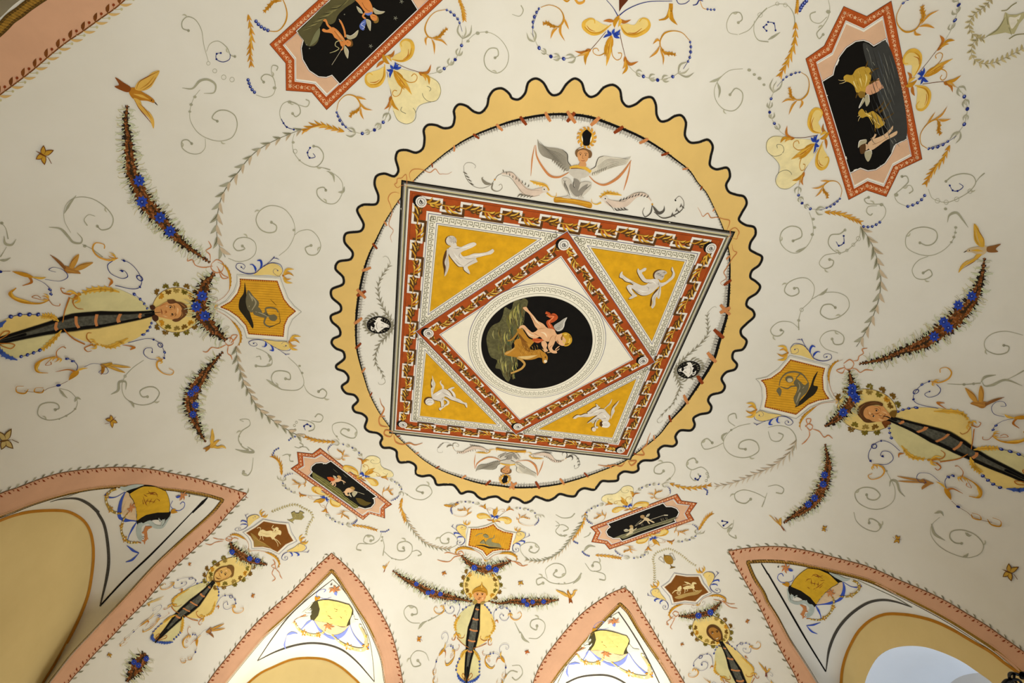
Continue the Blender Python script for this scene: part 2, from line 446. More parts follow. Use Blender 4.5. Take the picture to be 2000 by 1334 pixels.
def restack(): thing.now.parts.append((None, None, (0, 0, 0)))   # the parts that follow lie over all earlier ones
def wprof(w, t):
    if not isinstance(w, tuple): return w
    n = len(w)-1; x = t*n; i = min(n-1, int(x)); f = x-i; return w[i]*(1-f)+w[i+1]*f
def S(c, w, p, sm=True, closed=False, step=None, up=None):
    """brush stroke: width w (or a tuple of widths along it) through the points"""
    P = pts(p)
    if closed: P = P + [P[0]] if not sm else P
    Q = spline(P, step or 9, closed) if sm else sum([spline([a, b], 40)[:-1] for a, b in zip(P, P[1:])], []) + [P[-1]]
    if closed and sm: Q.append(Q[0])
    n = len(Q); V = []; F = []; d = [0]
    for a, b in zip(Q, Q[1:]): d.append(d[-1]+math.hypot(b[0]-a[0], b[1]-a[1]))
    for i, q in enumerate(Q):
        a = Q[max(0, i-1)]; b = Q[min(n-1, i+1)]
        if closed and i in (0, n-1): a, b = Q[-2], Q[1]
        tx, ty = b[0]-a[0], b[1]-a[1]; l = math.hypot(tx, ty) or 1; h = wprof(w, d[i]/(d[-1] or 1))/2
        if not sm and 0 < i < n-1 or (closed and not sm):  # mitre
            a1 = (q[0]-a[0], q[1]-a[1]); b1 = (b[0]-q[0], b[1]-q[1]); la = math.hypot(*a1) or 1; lb = math.hypot(*b1) or 1
            cs = (a1[0]*b1[0]+a1[1]*b1[1])/(la*lb); tx, ty = a1[0]/la+b1[0]/lb, a1[1]/la+b1[1]/lb; l = math.hypot(tx, ty) or 1
            h /= max(.4, math.sqrt(max(0, (1+cs)/2)))
        nx, ny = -ty/l*h, tx/l*h; V += [(q[0]+nx, q[1]+ny), (q[0]-nx, q[1]-ny)]
    for i in range(n-1): F += [(2*i, 2*i+1, 2*i+3), (2*i, 2*i+3, 2*i+2)]
    emit(V, F, c, up)
def D(c, x, y, r, ry=None, rot=0, n=None, up=None):
    n = n or (8 if r < 9 else 14); ry = ry or r; V = [(x, y)]; cr, sr = math.cos(rot), math.sin(rot)
    for i in range(n): a = 2*PI*i/n; u, v = r*math.cos(a), ry*math.sin(a); V.append((x+u*cr-v*sr, y+u*sr+v*cr))
    emit(V, [(0, i+1, (i+1) % n+1) for i in range(n)], c, up)
def Fl(c, p, sm=True, g=55, holes_=(), step=12, up=None):
    """filled shape with an inner grid so that it follows the curved plaster"""
    P = pts(p); Q = spline(P, step, True) if sm else sum([spline([a, b], 30)[:-1] for a, b in zip(P, P[1:]+P[:1])], [])
    rings = [Q]
    for h in holes_: rings.append(spline(pts(h), step, True))
    V = []; E = []
    for r in rings:
        o = len(V); V += r; E += [(o+i, o+(i+1) % len(r)) for i in range(len(r))]
    x0, x1 = min(q[0] for q in Q), max(q[0] for q in Q); y0, y1 = min(q[1] for q in Q), max(q[1] for q in Q)
    y = y0+g/2; row = 0
    while y < y1:
        x = x0+g*(.5 if row & 1 else 1)
        while x < x1:
            if inpoly((x, y), Q): V.append((x, y))
            x += g
        y += g; row += 1
    r = delaunay_2d_cdt([Vector(v) for v in V], E, [], 0, 1e-5)
    v = [(q.x, q.y) for q in r[0]]; F = []
    for f in r[2]:
        cc = (sum(v[i][0] for i in f)/3, sum(v[i][1] for i in f)/3)
        if inpoly(cc, Q) and not any(inpoly(cc, h) for h in rings[1:]): F.append(tuple(f))
    emit(v, F, c, up)
def Fp(c, p, **k): Fl(c, p, False, **k)
def Lf(c, w, p, at=.45):
    """leaf: pointed at both ends"""
    P = pts(p); S(c, (w*.12, w*.75, w, w*.85, w*.5, 0), P, step=6 if plen(P) < 60 else 9)
def ang(P, i): a = P[max(0, i-1)]; b = P[min(len(P)-1, i+1)]; return math.atan2(b[1]-a[1], b[0]-a[0])
def Lv(c, w, x, y, a, l, bend=.15):
    """one leaf from a point, in direction a, of length l"""
    ca, sa = math.cos(a), math.sin(a)
    Lf(c, w, [(x, y), (x+l*.5*ca-l*bend*sa, y+l*.5*sa+l*bend*ca), (x+l*ca, y+l*sa)])
def Ac(c, w, p, n=5, side=0, lob=1.0, dark=None, end=.0):
    """acanthus plume: body stroke with lobes on one side (+1 / -1) or both (0)"""
    P = spline(pts(p), 6); L = plen(P)
    S(c, (w*.25, w*.8, w, w*.8, w*end+.3), p)
    Q = resample(P, n+2)
    for i in range(1, n+1):
        t = i/(n+1); a = ang(Q, i); l = lob*w*(1.3-.5*abs(t-.5)*2)
        for sd in ((1, -1) if side == 0 else (side,)):
            Lv(c, w*.55, Q[i][0], Q[i][1], a+sd*.75, l, sd*-.12)
    if dark: S(dark, (0, w*.22, w*.1), [(x, y) for x, y in Q])
def Bd(p, r, n, c='n', line=True, hl='U', prof=None):
    """string of beads"""
    P = spline(pts(p), 8)
    if line: S(c, max(1.6, r*.22), p)
    Q = resample(P, n)
    rr = [(r*(prof[0]+(prof[1]-prof[0])*i/max(1, n-1)) if prof else r) for i in range(n)]
    for q, k in zip(Q, rr): D(c, q[0], q[1], k, k*1.0)
    for q, k in zip(Q, rr): D(hl, q[0]+k*.2, q[1]-k*.25, k*.5)
def Sc(c, w, p, blob=None):
    """thin scroll that swells and ends in a knob at its last point"""
    P = pts(p); S(c, (w*.45, w*.6, w*.8, w, w*1.1), P)
    if blob: D(c, P[-1][0], P[-1][1], blob)
def Lau(p, n, l0, l1, w, ca='g', cb='G', st='g', a0=.55, sides=(1, -1), stem=3):
    """laurel: pairs of leaves along a stem"""
    P = spline(pts(p), 8); S(st, (stem*.5, stem, stem*.6), p)
    Q = resample(P, n+1); rnd = random.Random(int(P[0][0]*7+P[0][1]))
    for i in range(n):
        t = i/n; l = l0+(l1-l0)*t; a = ang(Q, i); ww = w*(l/max(l0, l1))
        for sd in sides:
            Lv(ca if sd > 0 else cb, ww, Q[i][0], Q[i][1], a+sd*(a0+rnd.uniform(-.1, .1)), l*rnd.uniform(.85, 1.1), sd*-.1)
def Gar(p, w, flowers=(), n=None, wisp=1.0, spike=1.0, dens=1.0, fl=None, ofs=None):
    """flower garland: spiky dark leaves, brown blossoms, blue blossoms as parts"""
    P = spline(pts(p), 8); L = plen(P); rnd = random.Random(int(P[0][0]*3+P[0][1]*5+L))
    wm = max(w) if isinstance(w, tuple) else w
    n = n or int(L/ (wm*.16))
    Q = resample(P, n+1)
    def at(i): return Q[i], ang(Q, i), wprof(w, i/n)
    with part('wispy_tendrils', .1, 'pale green fringe'):
        for i in range(1, n, 2):
            q, a, ww = at(i)
            if ww < wm*.12: continue
            for sd in (1, -1):
                for k in range(int(2*wisp)+1):
                    b = a+sd*rnd.uniform(1.0, 2.1); l = (ww*.5+wm*.2*rnd.random()*wisp+wm*.12)
                    x, y = q[0]+math.cos(b)*ww*.3, q[1]+math.sin(b)*ww*.3
                    x1, y1 = q[0]+math.cos(b)*l, q[1]+math.sin(b)*l; k2 = b+rnd.uniform(-1.2, 1.2)
                    S(rnd.choice('zGNz'), (wm*.05, wm*.03, wm*.02), [(x, y), (x1, y1), (x1+math.cos(k2)*wm*.12, y1+math.sin(k2)*wm*.12)])
    S('m', tuple(x*.72 for x in w) if isinstance(w, tuple) else w*.7, p)
    for i in range(0, n+1):
        q, a, ww = at(i)
        for sd in (1, -1):
            for k in range(2):
                b = a+sd*rnd.uniform(.9, 1.9); r0 = ww*.28; l = ww*.22*spike*rnd.uniform(.7, 1.25)+wm*.06
                Lv(rnd.choice('KKm'), wm*.075, q[0]+math.cos(b)*r0, q[1]+math.sin(b)*r0, b, l)
    m = int(L/(wm*.17)*dens); Q2 = resample(P, m+1)
    for i in range(m+1):
        ww = wprof(w, i/m); a = ang(Q2, i); k = max(1, round(ww/wm*2.6))
        for j in range(k):
            u = ((j+.5)/k-.5)*ww*.8 + rnd.uniform(-1, 1)*ww*.04; x, y = Q2[i][0]-math.sin(a)*u, Q2[i][1]+math.cos(a)*u
            r = wm*.115*rnd.uniform(.8, 1.2)*(.45+.55*ww/wm)
            for h in range(5):
                b = h*1.257+rnd.random(); D(rnd.choice('MtMtH') if h < 4 else 'M', x+math.cos(b)*r*.7, y+math.sin(b)*r*.7, r*.62, r*.5, b, 6)
    for f in flowers:
        t, off = f if isinstance(f, tuple) else (f, 0)
        i = min(m, int(t*m)); ww = wprof(w, t); a = ang(Q2, i); x, y = Q2[i][0]-math.sin(a)*off*ww, Q2[i][1]+math.cos(a)*off*ww
        r = (fl or wm*.21)*1.12
        with part('blue_flower', .6):
            for h in range(8):
                b = h*PI/4+.2; Lv('u', r*.62, x, y, b, r*1.0, 0)
            D('n', x, y, r*.35); D('U', x, y, r*.14)
def Z(x0, y0, s): return lambda p: (x0+p[0]/s, y0+p[1]/s)
def tp(ix, iy, s): return [T(ix, iy)(q) for q in pts(s)]
# ================================================================ centre of the vault
SCAL = (tp(1,0,'1110,1334 1090,1230 1110,1180 1170,1170 1250,1190 1300,1160 1315,1080 1310,1010 1340,975 1400,975 1470,1000 1530,985 1550,920 1545,860 1580,815 1640,825 1700,870 1750,880 1800,830 1820,750 1860,700 1920,690 1975,730')
 + tp(2,0,'0,765 50,775 100,730 130,640 185,612 240,640 290,720 320,742 370,730 430,650 490,612 540,640 570,720 610,755 660,740 720,680 790,662 840,700 860,790 900,830 960,815 1030,765 1090,760 1120,810 1130,900 1160,945 1210,940 1270,905 1320,900 1355,950 1350,1060 1390,1110 1450,1110 1530,1090 1565,1140 1550,1220 1545,1290 1590,1320 1680,1310')
 + tp(2,1,'1700,40 1670,110 1690,160 1750,185 1810,200 1830,250 1790,330 1770,380 1820,420 1890,440 1900,490 1860,560 1855,610 1900,640 1950,670 1930,730 1870,780 1860,830 1900,860 1935,900 1910,950 1840,1000 1830,1050 1880,1090 1890,1130 1830,1190 1785,1240 1790,1280 1825,1315')
 + tp(2,2,'1830,5 1800,60 1730,80 1720,130 1755,180 1740,215 1670,240 1635,290 1660,350 1640,390 1550,420 1530,460 1555,510 1540,550 1460,570 1415,600 1425,650 1400,690 1310,695 1275,740 1285,790 1260,815 1180,815 1140,850 1145,900 1100,925 1020,930 985,960 985,1000 950,1020 870,1015 830,1045 825,1080 760,1090 700,1090 665,1130 640,1155 560,1145 520,1165 490,1205 440,1205 370,1190 330,1220 280,1240 220,1220 180,1210 150,1240 100,1258 50,1230 0,1218')
 + tp(1,2,'1970,1250 1920,1235 1880,1210 1820,1215 1770,1230 1730,1210 1700,1180 1650,1170 1600,1185 1570,1150 1540,1120 1470,1115 1410,1115 1390,1070 1360,1045 1290,1050 1250,1030 1245,970 1200,940 1120,940 1100,900 1095,855 1050,830 990,825 970,790 985,750 950,715 880,700 850,670 865,600 830,565 770,545 755,510 795,460 770,420 700,400 670,350 715,310 720,275 690,235 630,210 625,190 690,130 680,80 620,50 590,10')
 + tp(1,1,'600,1310 655,1280 650,1230 590,1170 585,1130 660,1090 660,1050 590,980 590,925 680,880 680,830 620,760 640,710 740,685 755,640 690,550 700,490 820,465 840,420 790,300 830,265 940,255 955,200 925,100 940,40 1000,20 1080,40'))
ROPE = (tp(2,0,'400,880 600,900 830,980 1000,1055 1150,1145 1280,1240 1390,1330') + tp(2,1,'1450,85 1520,170 1580,290 1640,420 1678,540 1697,640 1705,740 1703,880 1698,1000 1685,1130 1655,1240')
 + tp(2,2,'1620,30 1590,130 1530,240 1450,360 1350,500 1230,630 1150,730 1000,850 880,935 700,1010 550,1065 350,1120 150,1143 0,1143')
 + tp(1,2,'1900,1130 1750,1110 1600,1065 1430,1000 1300,920 1180,815 1090,730 1020,640 950,540 880,400 840,280 810,180 785,80 775,0')
 + tp(1,1,'772,1200 778,1080 800,930 830,790 870,665 930,540 1000,400 1110,230 1240,60') + tp(1,0,'1390,1260 1500,1172 1600,1103 1720,1040 1850,988 1985,940')  + tp(2,0,'200,893'))
RW = (15, 15, 13, 9, 5, 4, 6, 13, 16, 16, 12, 6, 5, 6, 9, 10, 8, 5, 4, 4, 5, 9, 13, 12, 7, 4, 4, 7, 10, 13)
with thing('painted_scalloped_border', 'large yellow painted ring with a wavy scalloped black-edged outline around the square panel', 'painted border', z=0):
    Fl('s', SCAL, g=14, step=2.5, holes_=[ROPE])
    with part('scalloped_outline', .2, 'black corded edge'):
        S('j', 5.2, SCAL, closed=True, step=2); S('K', 2.8, SCAL, closed=True, step=2)
        rs = random.Random(2); Q = resample(spline(SCAL, 2, True), 900)
        for i in range(900): S('K', (1.1, .4), [Q[i], (Q[i][0]+rs.uniform(-3.4, 3.4), Q[i][1]+rs.uniform(-3.4, 3.4))], step=9)
def ring_in(P, d):     # offset a closed ring towards its centre
    cx = sum(p[0] for p in P)/len(P); cy = sum(p[1] for p in P)/len(P); out = []
    for p, w in zip(P, d): l = math.hypot(p[0]-cx, p[1]-cy); out.append((p[0]-(p[0]-cx)/l*w, p[1]-(p[1]-cy)/l*w))
    return out
RQ = resample(spline(ROPE, 3, True), 420); RQw = [wprof(RW+(13,), i/420) for i in range(420)]
rnd = random.Random(5)
with thing('painted_cord_ring', 'black and grey fringed cord ring wound with orange ribbon inside the scalloped border', 'painted ring', z=1):
    inn = ring_in(RQ, RQw)
    for i in range(0, 420):
        (x, y), (x2, y2), w = RQ[i], inn[i], RQw[i]
    mid = ring_in(RQ, [w*.5 for w in RQw])
    def strip(c, A, B):
        n = len(A); emit([p for ab in zip(A, B) for p in ab], [(2*i, 2*i+1, (2*i+3) % (2*n), (2*i+2) % (2*n)) for i in range(n)], c)
    q1 = ring_in(RQ, [w*.36 for w in RQw]); q2 = ring_in(RQ, [w*.85 for w in RQw])
    strip('J', q1, q2); strip('K', RQ, q1)
    for cc, i in [('K', i) for i in range(1300)]+[('j', i) for i in range(0, 1300, 3)]+[('E', i) for i in range(1, 1300, 3)]:
        k = i*420/1300; j = int(k) % 420; w = RQw[j]; p = RQ[j]; q = inn[j]; dx, dy = (q[0]-p[0])/w, (q[1]-p[1])/w
        s0 = rnd.uniform(-.12, .5)*w; l = rnd.uniform(.18, .4)*w+.8
        if cc == 'K': S('K', (1.5, .3), [(p[0]+dx*s0, p[1]+dy*s0), (p[0]+dx*(s0+l)+rnd.uniform(-1, 1), p[1]+dy*(s0+l)+rnd.uniform(-1, 1))], step=9)
        s0 = rnd.uniform(.45, .8)*w
        if cc == 'j': S('j', (.9, .2), [(p[0]+dx*s0, p[1]+dy*s0), (p[0]+dx*(s0+l)+rnd.uniform(-1, 1), p[1]+dy*(s0+l))], step=9)
        if cc == 'E': S('E', (.9, .2), [(p[0]+dx*s0, p[1]+dy*s0), (p[0]+dx*(s0+l*1.2)+rnd.uniform(-1, 1), p[1]+dy*(s0+l*1.2))], step=9)
    for k in range(46):
        j = int((k+.4)*420/46) % 420; w = RQw[j]*1.15+1.5; p = RQ[j]; q = inn[j]; l = math.hypot(q[0]-p[0], q[1]-p[1]); dx, dy = (q[0]-p[0])/l, (q[1]-p[1])/l
        sg = 1 if (k % 12) < 6 else -1; tx, ty = -dy*sg, dx*sg
        with part('ribbon_wrap', .3, 'orange ribbon turn'):
            S('F' if k % 2 else 'X', (w*.3, w*.42, w*.3), [(p[0]-dx*w*.15-tx*w*.3, p[1]-dy*w*.15-ty*w*.3), (p[0]+dx*w*.4, p[1]+dy*w*.4), (p[0]+dx*w*.95+tx*w*.35, p[1]+dy*w*.95+ty*w*.35)])
            if k in (0, 11, 23, 34): S('F', (w*.3, w*.42, w*.3), [(p[0]-dx*w*.15+tx*w*.5, p[1]-dy*w*.15+ty*w*.5), (p[0]+dx*w*.4, p[1]+dy*w*.4), (p[0]+dx*w*.95-tx*w*.55, p[1]+dy*w*.95-ty*w*.55)])
# square panel: drawn in its own coordinates, +-1000
SQ = warp('-1000,-1000 1000,-1000 1000,1000 -1000,1000', '784,351 1436,452 1232,898 760,846')
def sqr(a): return [(-a, -a), (a, -a), (a, a), (-a, a)]
def meander_run(p, q, n, h, w, flip=1, sub='terracotta_band'):
    """white battlement line with gold branch between two rosettes; returns nothing"""
    dx, dy = q[0]-p[0], q[1]-p[1]; L = math.hypot(dx, dy); ux, uy = dx/L, dy/L; nx, ny = uy*flip, -ux*flip
    at = lambda s, o: (p[0]+ux*s*L+nx*o, p[1]+uy*s*L+ny*o)
    P = []
    for i in range(n):
        o = h if i % 2 == 0 else -h; P += [at((i+.0)/n, o), at((i+1.0)/n, o)]
    sh = [(x+w*.8, y+w*.9) for x, y in P]
    with part('shadow_line', .05, None, sub): S('H', w*1.0, sh, sm=False)
    with part('battlement_line', .15, 'white stepped line', sub): S('w', w*.82, P, sm=False)
    with part('gold_branch', .25, 'gold leafy branch', sub):
        S('a', w*.32, [at(.02, 3), at(.98, 3)]); S('q', w*.3, [at(.02, 0), at(.98, 0)])
        for i in range(n):
            sd = 1 if i % 2 else -1; s = (i+.12)/n; a = math.atan2(uy, ux); b = at(s, 0); l = L/n
            for k, (da, ll, t) in enumerate([(.75, .55, .05), (.45, .7, .2), (.3, .45, .5), (-.5, .3, .55), (-.35, .3, .3)]):
                x, y = at(s+t/n, 0); an = a-sd*flip*da if False else a+sd*da
                Lv('H', w*.75, x+w*.35, y+w*.45, an, l*ll*.9)
            for k, (da, ll, t) in enumerate([(.75, .55, .05), (.45, .7, .2), (.3, .45, .5), (-.5, .3, .55), (-.35, .3, .3)]):
                x, y = at(s+t/n, 0); Lv('dyq'[k % 3], w*.68, x, y, a+sd*da, l*ll)
def rosette(x, y, r):
    with part('rosette', .5, 'white round boss', 'diamond_band' if r > 34 else 'terracotta_band'):
        D('K', x-r*.45, y-r*.1, r*1.02); D('w', x, y, r); S('e', r*.12, [(x+r*.68*math.cos(i*.52), y+r*.68*math.sin(i*.52)) for i in range(13)]); S('j', r*.14, [(x+r*.4*math.cos(i*.6)*(1-i*.05), y+r*.4*math.sin(i*.6)*(1-i*.05)) for i in range(14)]); D('D', x, y, r*.12)
def key(p, q, h, lw, per=37, c='h', off=0):
    """Greek key band of height h from p to q; h to the left of the direction of travel"""
    dx, dy = q[0]-p[0], q[1]-p[1]; L = math.hypot(dx, dy); ux, uy = dx/L, dy/L; n = max(1, round(L/per)); c1 = L/n
    for i in range(n):
        f = lambda a, b: (p[0]+ux*(i+a)*c1-uy*b*h, p[1]+uy*(i+a)*c1+ux*b*h)
        S(c, lw, [f(-.12, 1), f(.12, 1), f(.12, 0), f(.82, 0), f(.82, .7), f(.42, .7), f(.42, .36)], sm=False)
def inset(tri, d):
    """triangle offset inwards by d"""
    n = 3; out = []
    cx = sum(p[0] for p in tri)/3; cy = sum(p[1] for p in tri)/3; ln = []
    for i in range(3):
        a, b = tri[i], tri[(i+1) % 3]; nx, ny = -(b[1]-a[1]), b[0]-a[0]; l = math.hypot(nx, ny); nx /= l; ny /= l
        if (cx-a[0])*nx+(cy-a[1])*ny < 0: nx, ny = -nx, -ny
        ln.append((nx, ny, nx*a[0]+ny*a[1]+d))
    for i in range(3):
        a, b = ln[i-1], ln[i]; D_ = a[0]*b[1]-a[1]*b[0]; out.append(((a[2]*b[1]-a[1]*b[2])/D_, (a[0]*b[2]-a[2]*b[0])/D_))
    return out
with thing('painted_square_panel', 'big square panel with grey moulding, terracotta bands, greek key lines and an inner diamond', 'painted panel', z=2):
    with M(SQ):
        Fp('l', sqr(1000), g=60)
        for o, w, c in [(4, 8, 'K'), (12, 9, 'D'), (21, 9, 'E'), (28, 7, 'N'), (34, 6, 'D'), (40, 5, 'h'), (47, 9, 'w'), (53, 4, 'X')]:
            S(c, w, sqr(1000-o), sm=False, closed=True)
        with part('terracotta_band', .1, 'terracotta outer band'):
            Fp('r', sqr(945), g=40)
            S('X', 5, sqr(935), sm=False, closed=True)
        with part('white_field', .2):
            Fp('l', sqr(845), g=40); S('w', 6, sqr(842), sm=False, closed=True)
        for i in range(4):
            c, s = [(1, 0), (0, 1), (-1, 0), (0, -1)][i]; rot = lambda p: (p[0]*c-p[1]*s, p[0]*s+p[1]*c)
            with M(rot):
                if i: pass
                meander_run((-880, -892), (880, -892), 15, 31, 17, 1)
                tri = [(-836, -836), (-8, -836), (-836, -8)]
                with part('triangle_frame', .35, 'greek key triangle frame'):
                    for d, w, cc in [(4, 3.2, 'n'), (56, 2.5, 'n'), (67, 3, 'O')]:
                        S(cc, w, inset(tri, d), sm=False, closed=True)
                    t = inset(tri, 17)
                    key(t[0], t[1], 27, 3.4); key(t[1], t[2], 27, 3.4); key(t[2], t[0], 27, 3.4)
                with part('ochre_triangle', .4, 'ochre yellow triangle', 'triangle_frame'):
                    Fp('Y', inset(tri, 68), g=50)
        dia = lambda a: [(0, -a), (a, 0), (0, a), (-a, 0)]
        restack()
        with part('diamond_band', .45, 'terracotta diamond band'):
            Fp('w', dia(856), g=50); Fp('n', dia(852), g=50); Fp('r', dia(848), g=50); Fp('w', dia(692), g=50, up=1); Fp('n', dia(684), g=50); Fp('l', dia(680), g=50)
        for i in range(4):
            c, s = [(1, 0), (0, 1), (-1, 0), (0, -1)][i]; rot = lambda p: (p[0]*c-p[1]*s, p[0]*s+p[1]*c)
            if not i: restack()
            with M(rot): 
                meander_run((0, -765), (765, 0), 11, 27, 15, 1, 'diamond_band')
        for i in range(4):
            c, s = [(1, 0), (0, 1), (-1, 0), (0, -1)][i]; rot = lambda p: (p[0]*c-p[1]*s, p[0]*s+p[1]*c)
            rosette(*rot((-880, -895)), 33); rosette(*rot((0, -765)), 36)
        cx, cy = -13, -17
        restack()
        with part('key_ring', .5, 'greek key ring round the roundel'):
            circ = lambda r, n=72: [(cx+r*math.cos(2*PI*i/n), cy+r*math.sin(2*PI*i/n)) for i in range(n)]
            Fl('l', circ(478), g=50); S('n', 3, circ(476), closed=True); S('h', 2.4, circ(462), closed=True); S('h', 2.4, circ(404), closed=True)
            nk = 76
            for i in range(nk):
                f = lambda a, b: (cx+(447-b*27)*math.cos(2*PI*(i+a)/nk), cy+(447-b*27)*math.sin(2*PI*(i+a)/nk))
                S('h', 3.2, [f(-.12, 1), f(.12, 1), f(.12, 0), f(.82, 0), f(.82, .7), f(.42, .7), f(.42, .36)], sm=False)
ZM = Z(930, 560, 6.354)
with thing('painted_roundel', 'round black painting of a winged child riding a golden goat inside the diamond', 'painting', z=14):
    with M(SQ): Fl('K', [(-13+386*math.cos(2*PI*i/64), -17+386*math.sin(2*PI*i/64)) for i in range(64)], g=45)
    with M(ZM):
        with part('grassy_ground', .1, 'mossy green and brown ground'):
            Fl('V', '590,130 640,160 630,230 600,330 590,420 540,470 500,560 470,640 440,720 460,800 490,860 470,950 440,1050 400,1160 340,1100 300,1010 240,990 260,900 180,850 140,720 130,610 180,490 230,450 290,420 330,340 360,240 430,270 470,170 520,150 560,150', g=60)
            rr = random.Random(3)
            for k in range(150):
                t = rr.random(); x = 600-430*t*rr.uniform(.3, 1); y = 180+900*rr.random()
                x = min(x, 620-(y-130)*.16); x = max(x, 170); l = rr.uniform(60, 170)
                if y < 420: x = max(x, 640-(y-80)*1.0)
                if y > 900: x = max(x, 280)
                if ((x-12-757)/680)**2+((min(y+l, 1120)-678)/572)**2 > 1 or ((x-757)/680)**2+((y-678)/572)**2 > 1: continue
                S(rr.choice(['#8f8a4a', '#6d6a34', '#b3a95c', '#5b4c28', '#49573a', '#7a6a3c', '#a39a62', '#3c3a22']), (2, rr.uniform(8, 20), 2), [(x, y), (x-10, y+l*.5), (x+5, min(y+l, 1120))])
        with part('goat', .3, 'golden brown goat'):
            Fl('#b8812c', '505,510 560,500 600,550 650,620 700,640 730,650 690,700 660,750 720,770 790,760 830,790 850,800 885,850 880,900 850,935 825,920 815,870 780,860 720,880 640,890 570,880 510,860 400,840 350,820 370,790 440,760 480,720 470,680 490,640 540,620 530,570')
            S('#a87a30', (20, 26, 14), '520,540 480,600 440,640 390,655'); S('#c79a50', (30, 26, 20), '510,860 560,890 600,940 570,990 520,1020 430,1055'); S('#c99c56', (26, 20, 14), '360,815 410,790 480,740')
            Lf('#8b5a1c', 60, '560,640 600,700 640,760 700,790'); Lf('#e0bd7a', 40, '520,850 620,860 760,830'); Lf('#7a4c18', 30, '520,560 580,640 640,680')
            S('#d8b878', (5, 8, 2), '850,790 835,770 815,750'); S('#d8b878', (9, 8, 2), '880,800 930,785 950,790'); D('K', 857, 855, 8); D('#ecd9b8', 858, 905, 20); S('#6b4216', 4, '820,880 800,830 790,790')
            for k in range(26):
                x = 520+k*10; S(['#8a5c20', '#d9a94e'][k % 2], 4, [(x, 690+(k*37) % 120), (x+14, 720+(k*37) % 120)])
        with part('red_drapery', .3, 'orange red scarf'):
            S('R', (30, 45, 40, 50, 40, 60, 50), '860,300 900,320 920,350 960,330 990,360 940,400 890,420 920,480 960,540'); S('R', (40, 60, 20), '700,630 760,650 830,640')
            S('#e8895a', (8, 14, 8), '870,340 910,350 960,350 900,420 925,480'); S('#7e2f16', (4, 8, 4), '880,300 940,330 1000,345'); S('#e8895a', (5, 12, 4), '730,660 770,665 810,645')
        with part('wing', .4, 'pale feathered wing'):
            Fl('E', '960,470 1040,410 1080,380 1125,360 1100,420 1090,470 1060,520 1000,530'); S('w', (4, 9, 5), '1120,365 1090,420 1080,480 1040,515 1000,530')
            for k in range(6): S('D', 3, [(985+k*17, 500-k*18), (1030+k*9, 505-k*20)])
        with part('child_figure', .5, 'pink-skinned winged child'):
            sk = '#e3b184'
            Fl(sk, '580,240 620,230 650,270 720,350 760,400 830,440 880,490 960,510 1000,570 1020,570 1090,550 1140,580 1160,640 1130,700 1060,710 1010,680 985,650 960,700 940,740 960,770 990,770 1000,800 940,800 900,760 890,700 905,660 880,660 830,640 790,600 740,620 690,615 650,590 600,520 570,490 530,500 540,470 590,455 650,510 700,545 760,510 730,470 690,380 650,310 600,270', g=60)
            Fl(sk, '810,660 850,650 880,700 870,740 890,770 850,790 830,740 810,700')
            S(sk, (10, 12, 8), '980,760 1000,740 1030,715'); S(sk, (8, 9, 5), '990,770 1015,760 1030,745'); S(sk, (7, 6, 4), '960,790 930,790 880,800')
            for p in ['760,510 790,500 860,490', '905,660 925,610 960,580', '650,310 700,370 740,450', '700,545 740,570 790,600', '985,650 975,620 1000,570', '900,760 920,720 960,700']: S('#a86a3c', (2, 6, 2), p)
            for p in ['800,540 850,560 880,610', '620,520 660,570 720,590', '690,330 750,410 800,460']: S('#f6d9b4', (3, 18, 3), p)
        with part('hair', .6, 'blond curls'):
            Fl('#c89a2e', '1060,560 1110,545 1160,570 1185,620 1180,670 1140,710 1090,715 1100,680 1110,640 1080,600')
            for k in range(16): D(['#e8c660', '#8a6018'][k % 2], 1105+50*math.cos(k*1.1)+(k % 3)*9, 630+62*math.sin(k*1.1), 9)
        with part('face_details', .7):
            D('#4a3320', 1058, 632, 9, 6); S('#8b4a2a', 5, '1010,655 1018,668 1012,678'); S('#6b4426', 4, '1045,610 1060,612 1072,620'); D('#c9714c', 1004, 668, 6); S('#a86a3c', 4, '1012,640 1000,650 1010,658')
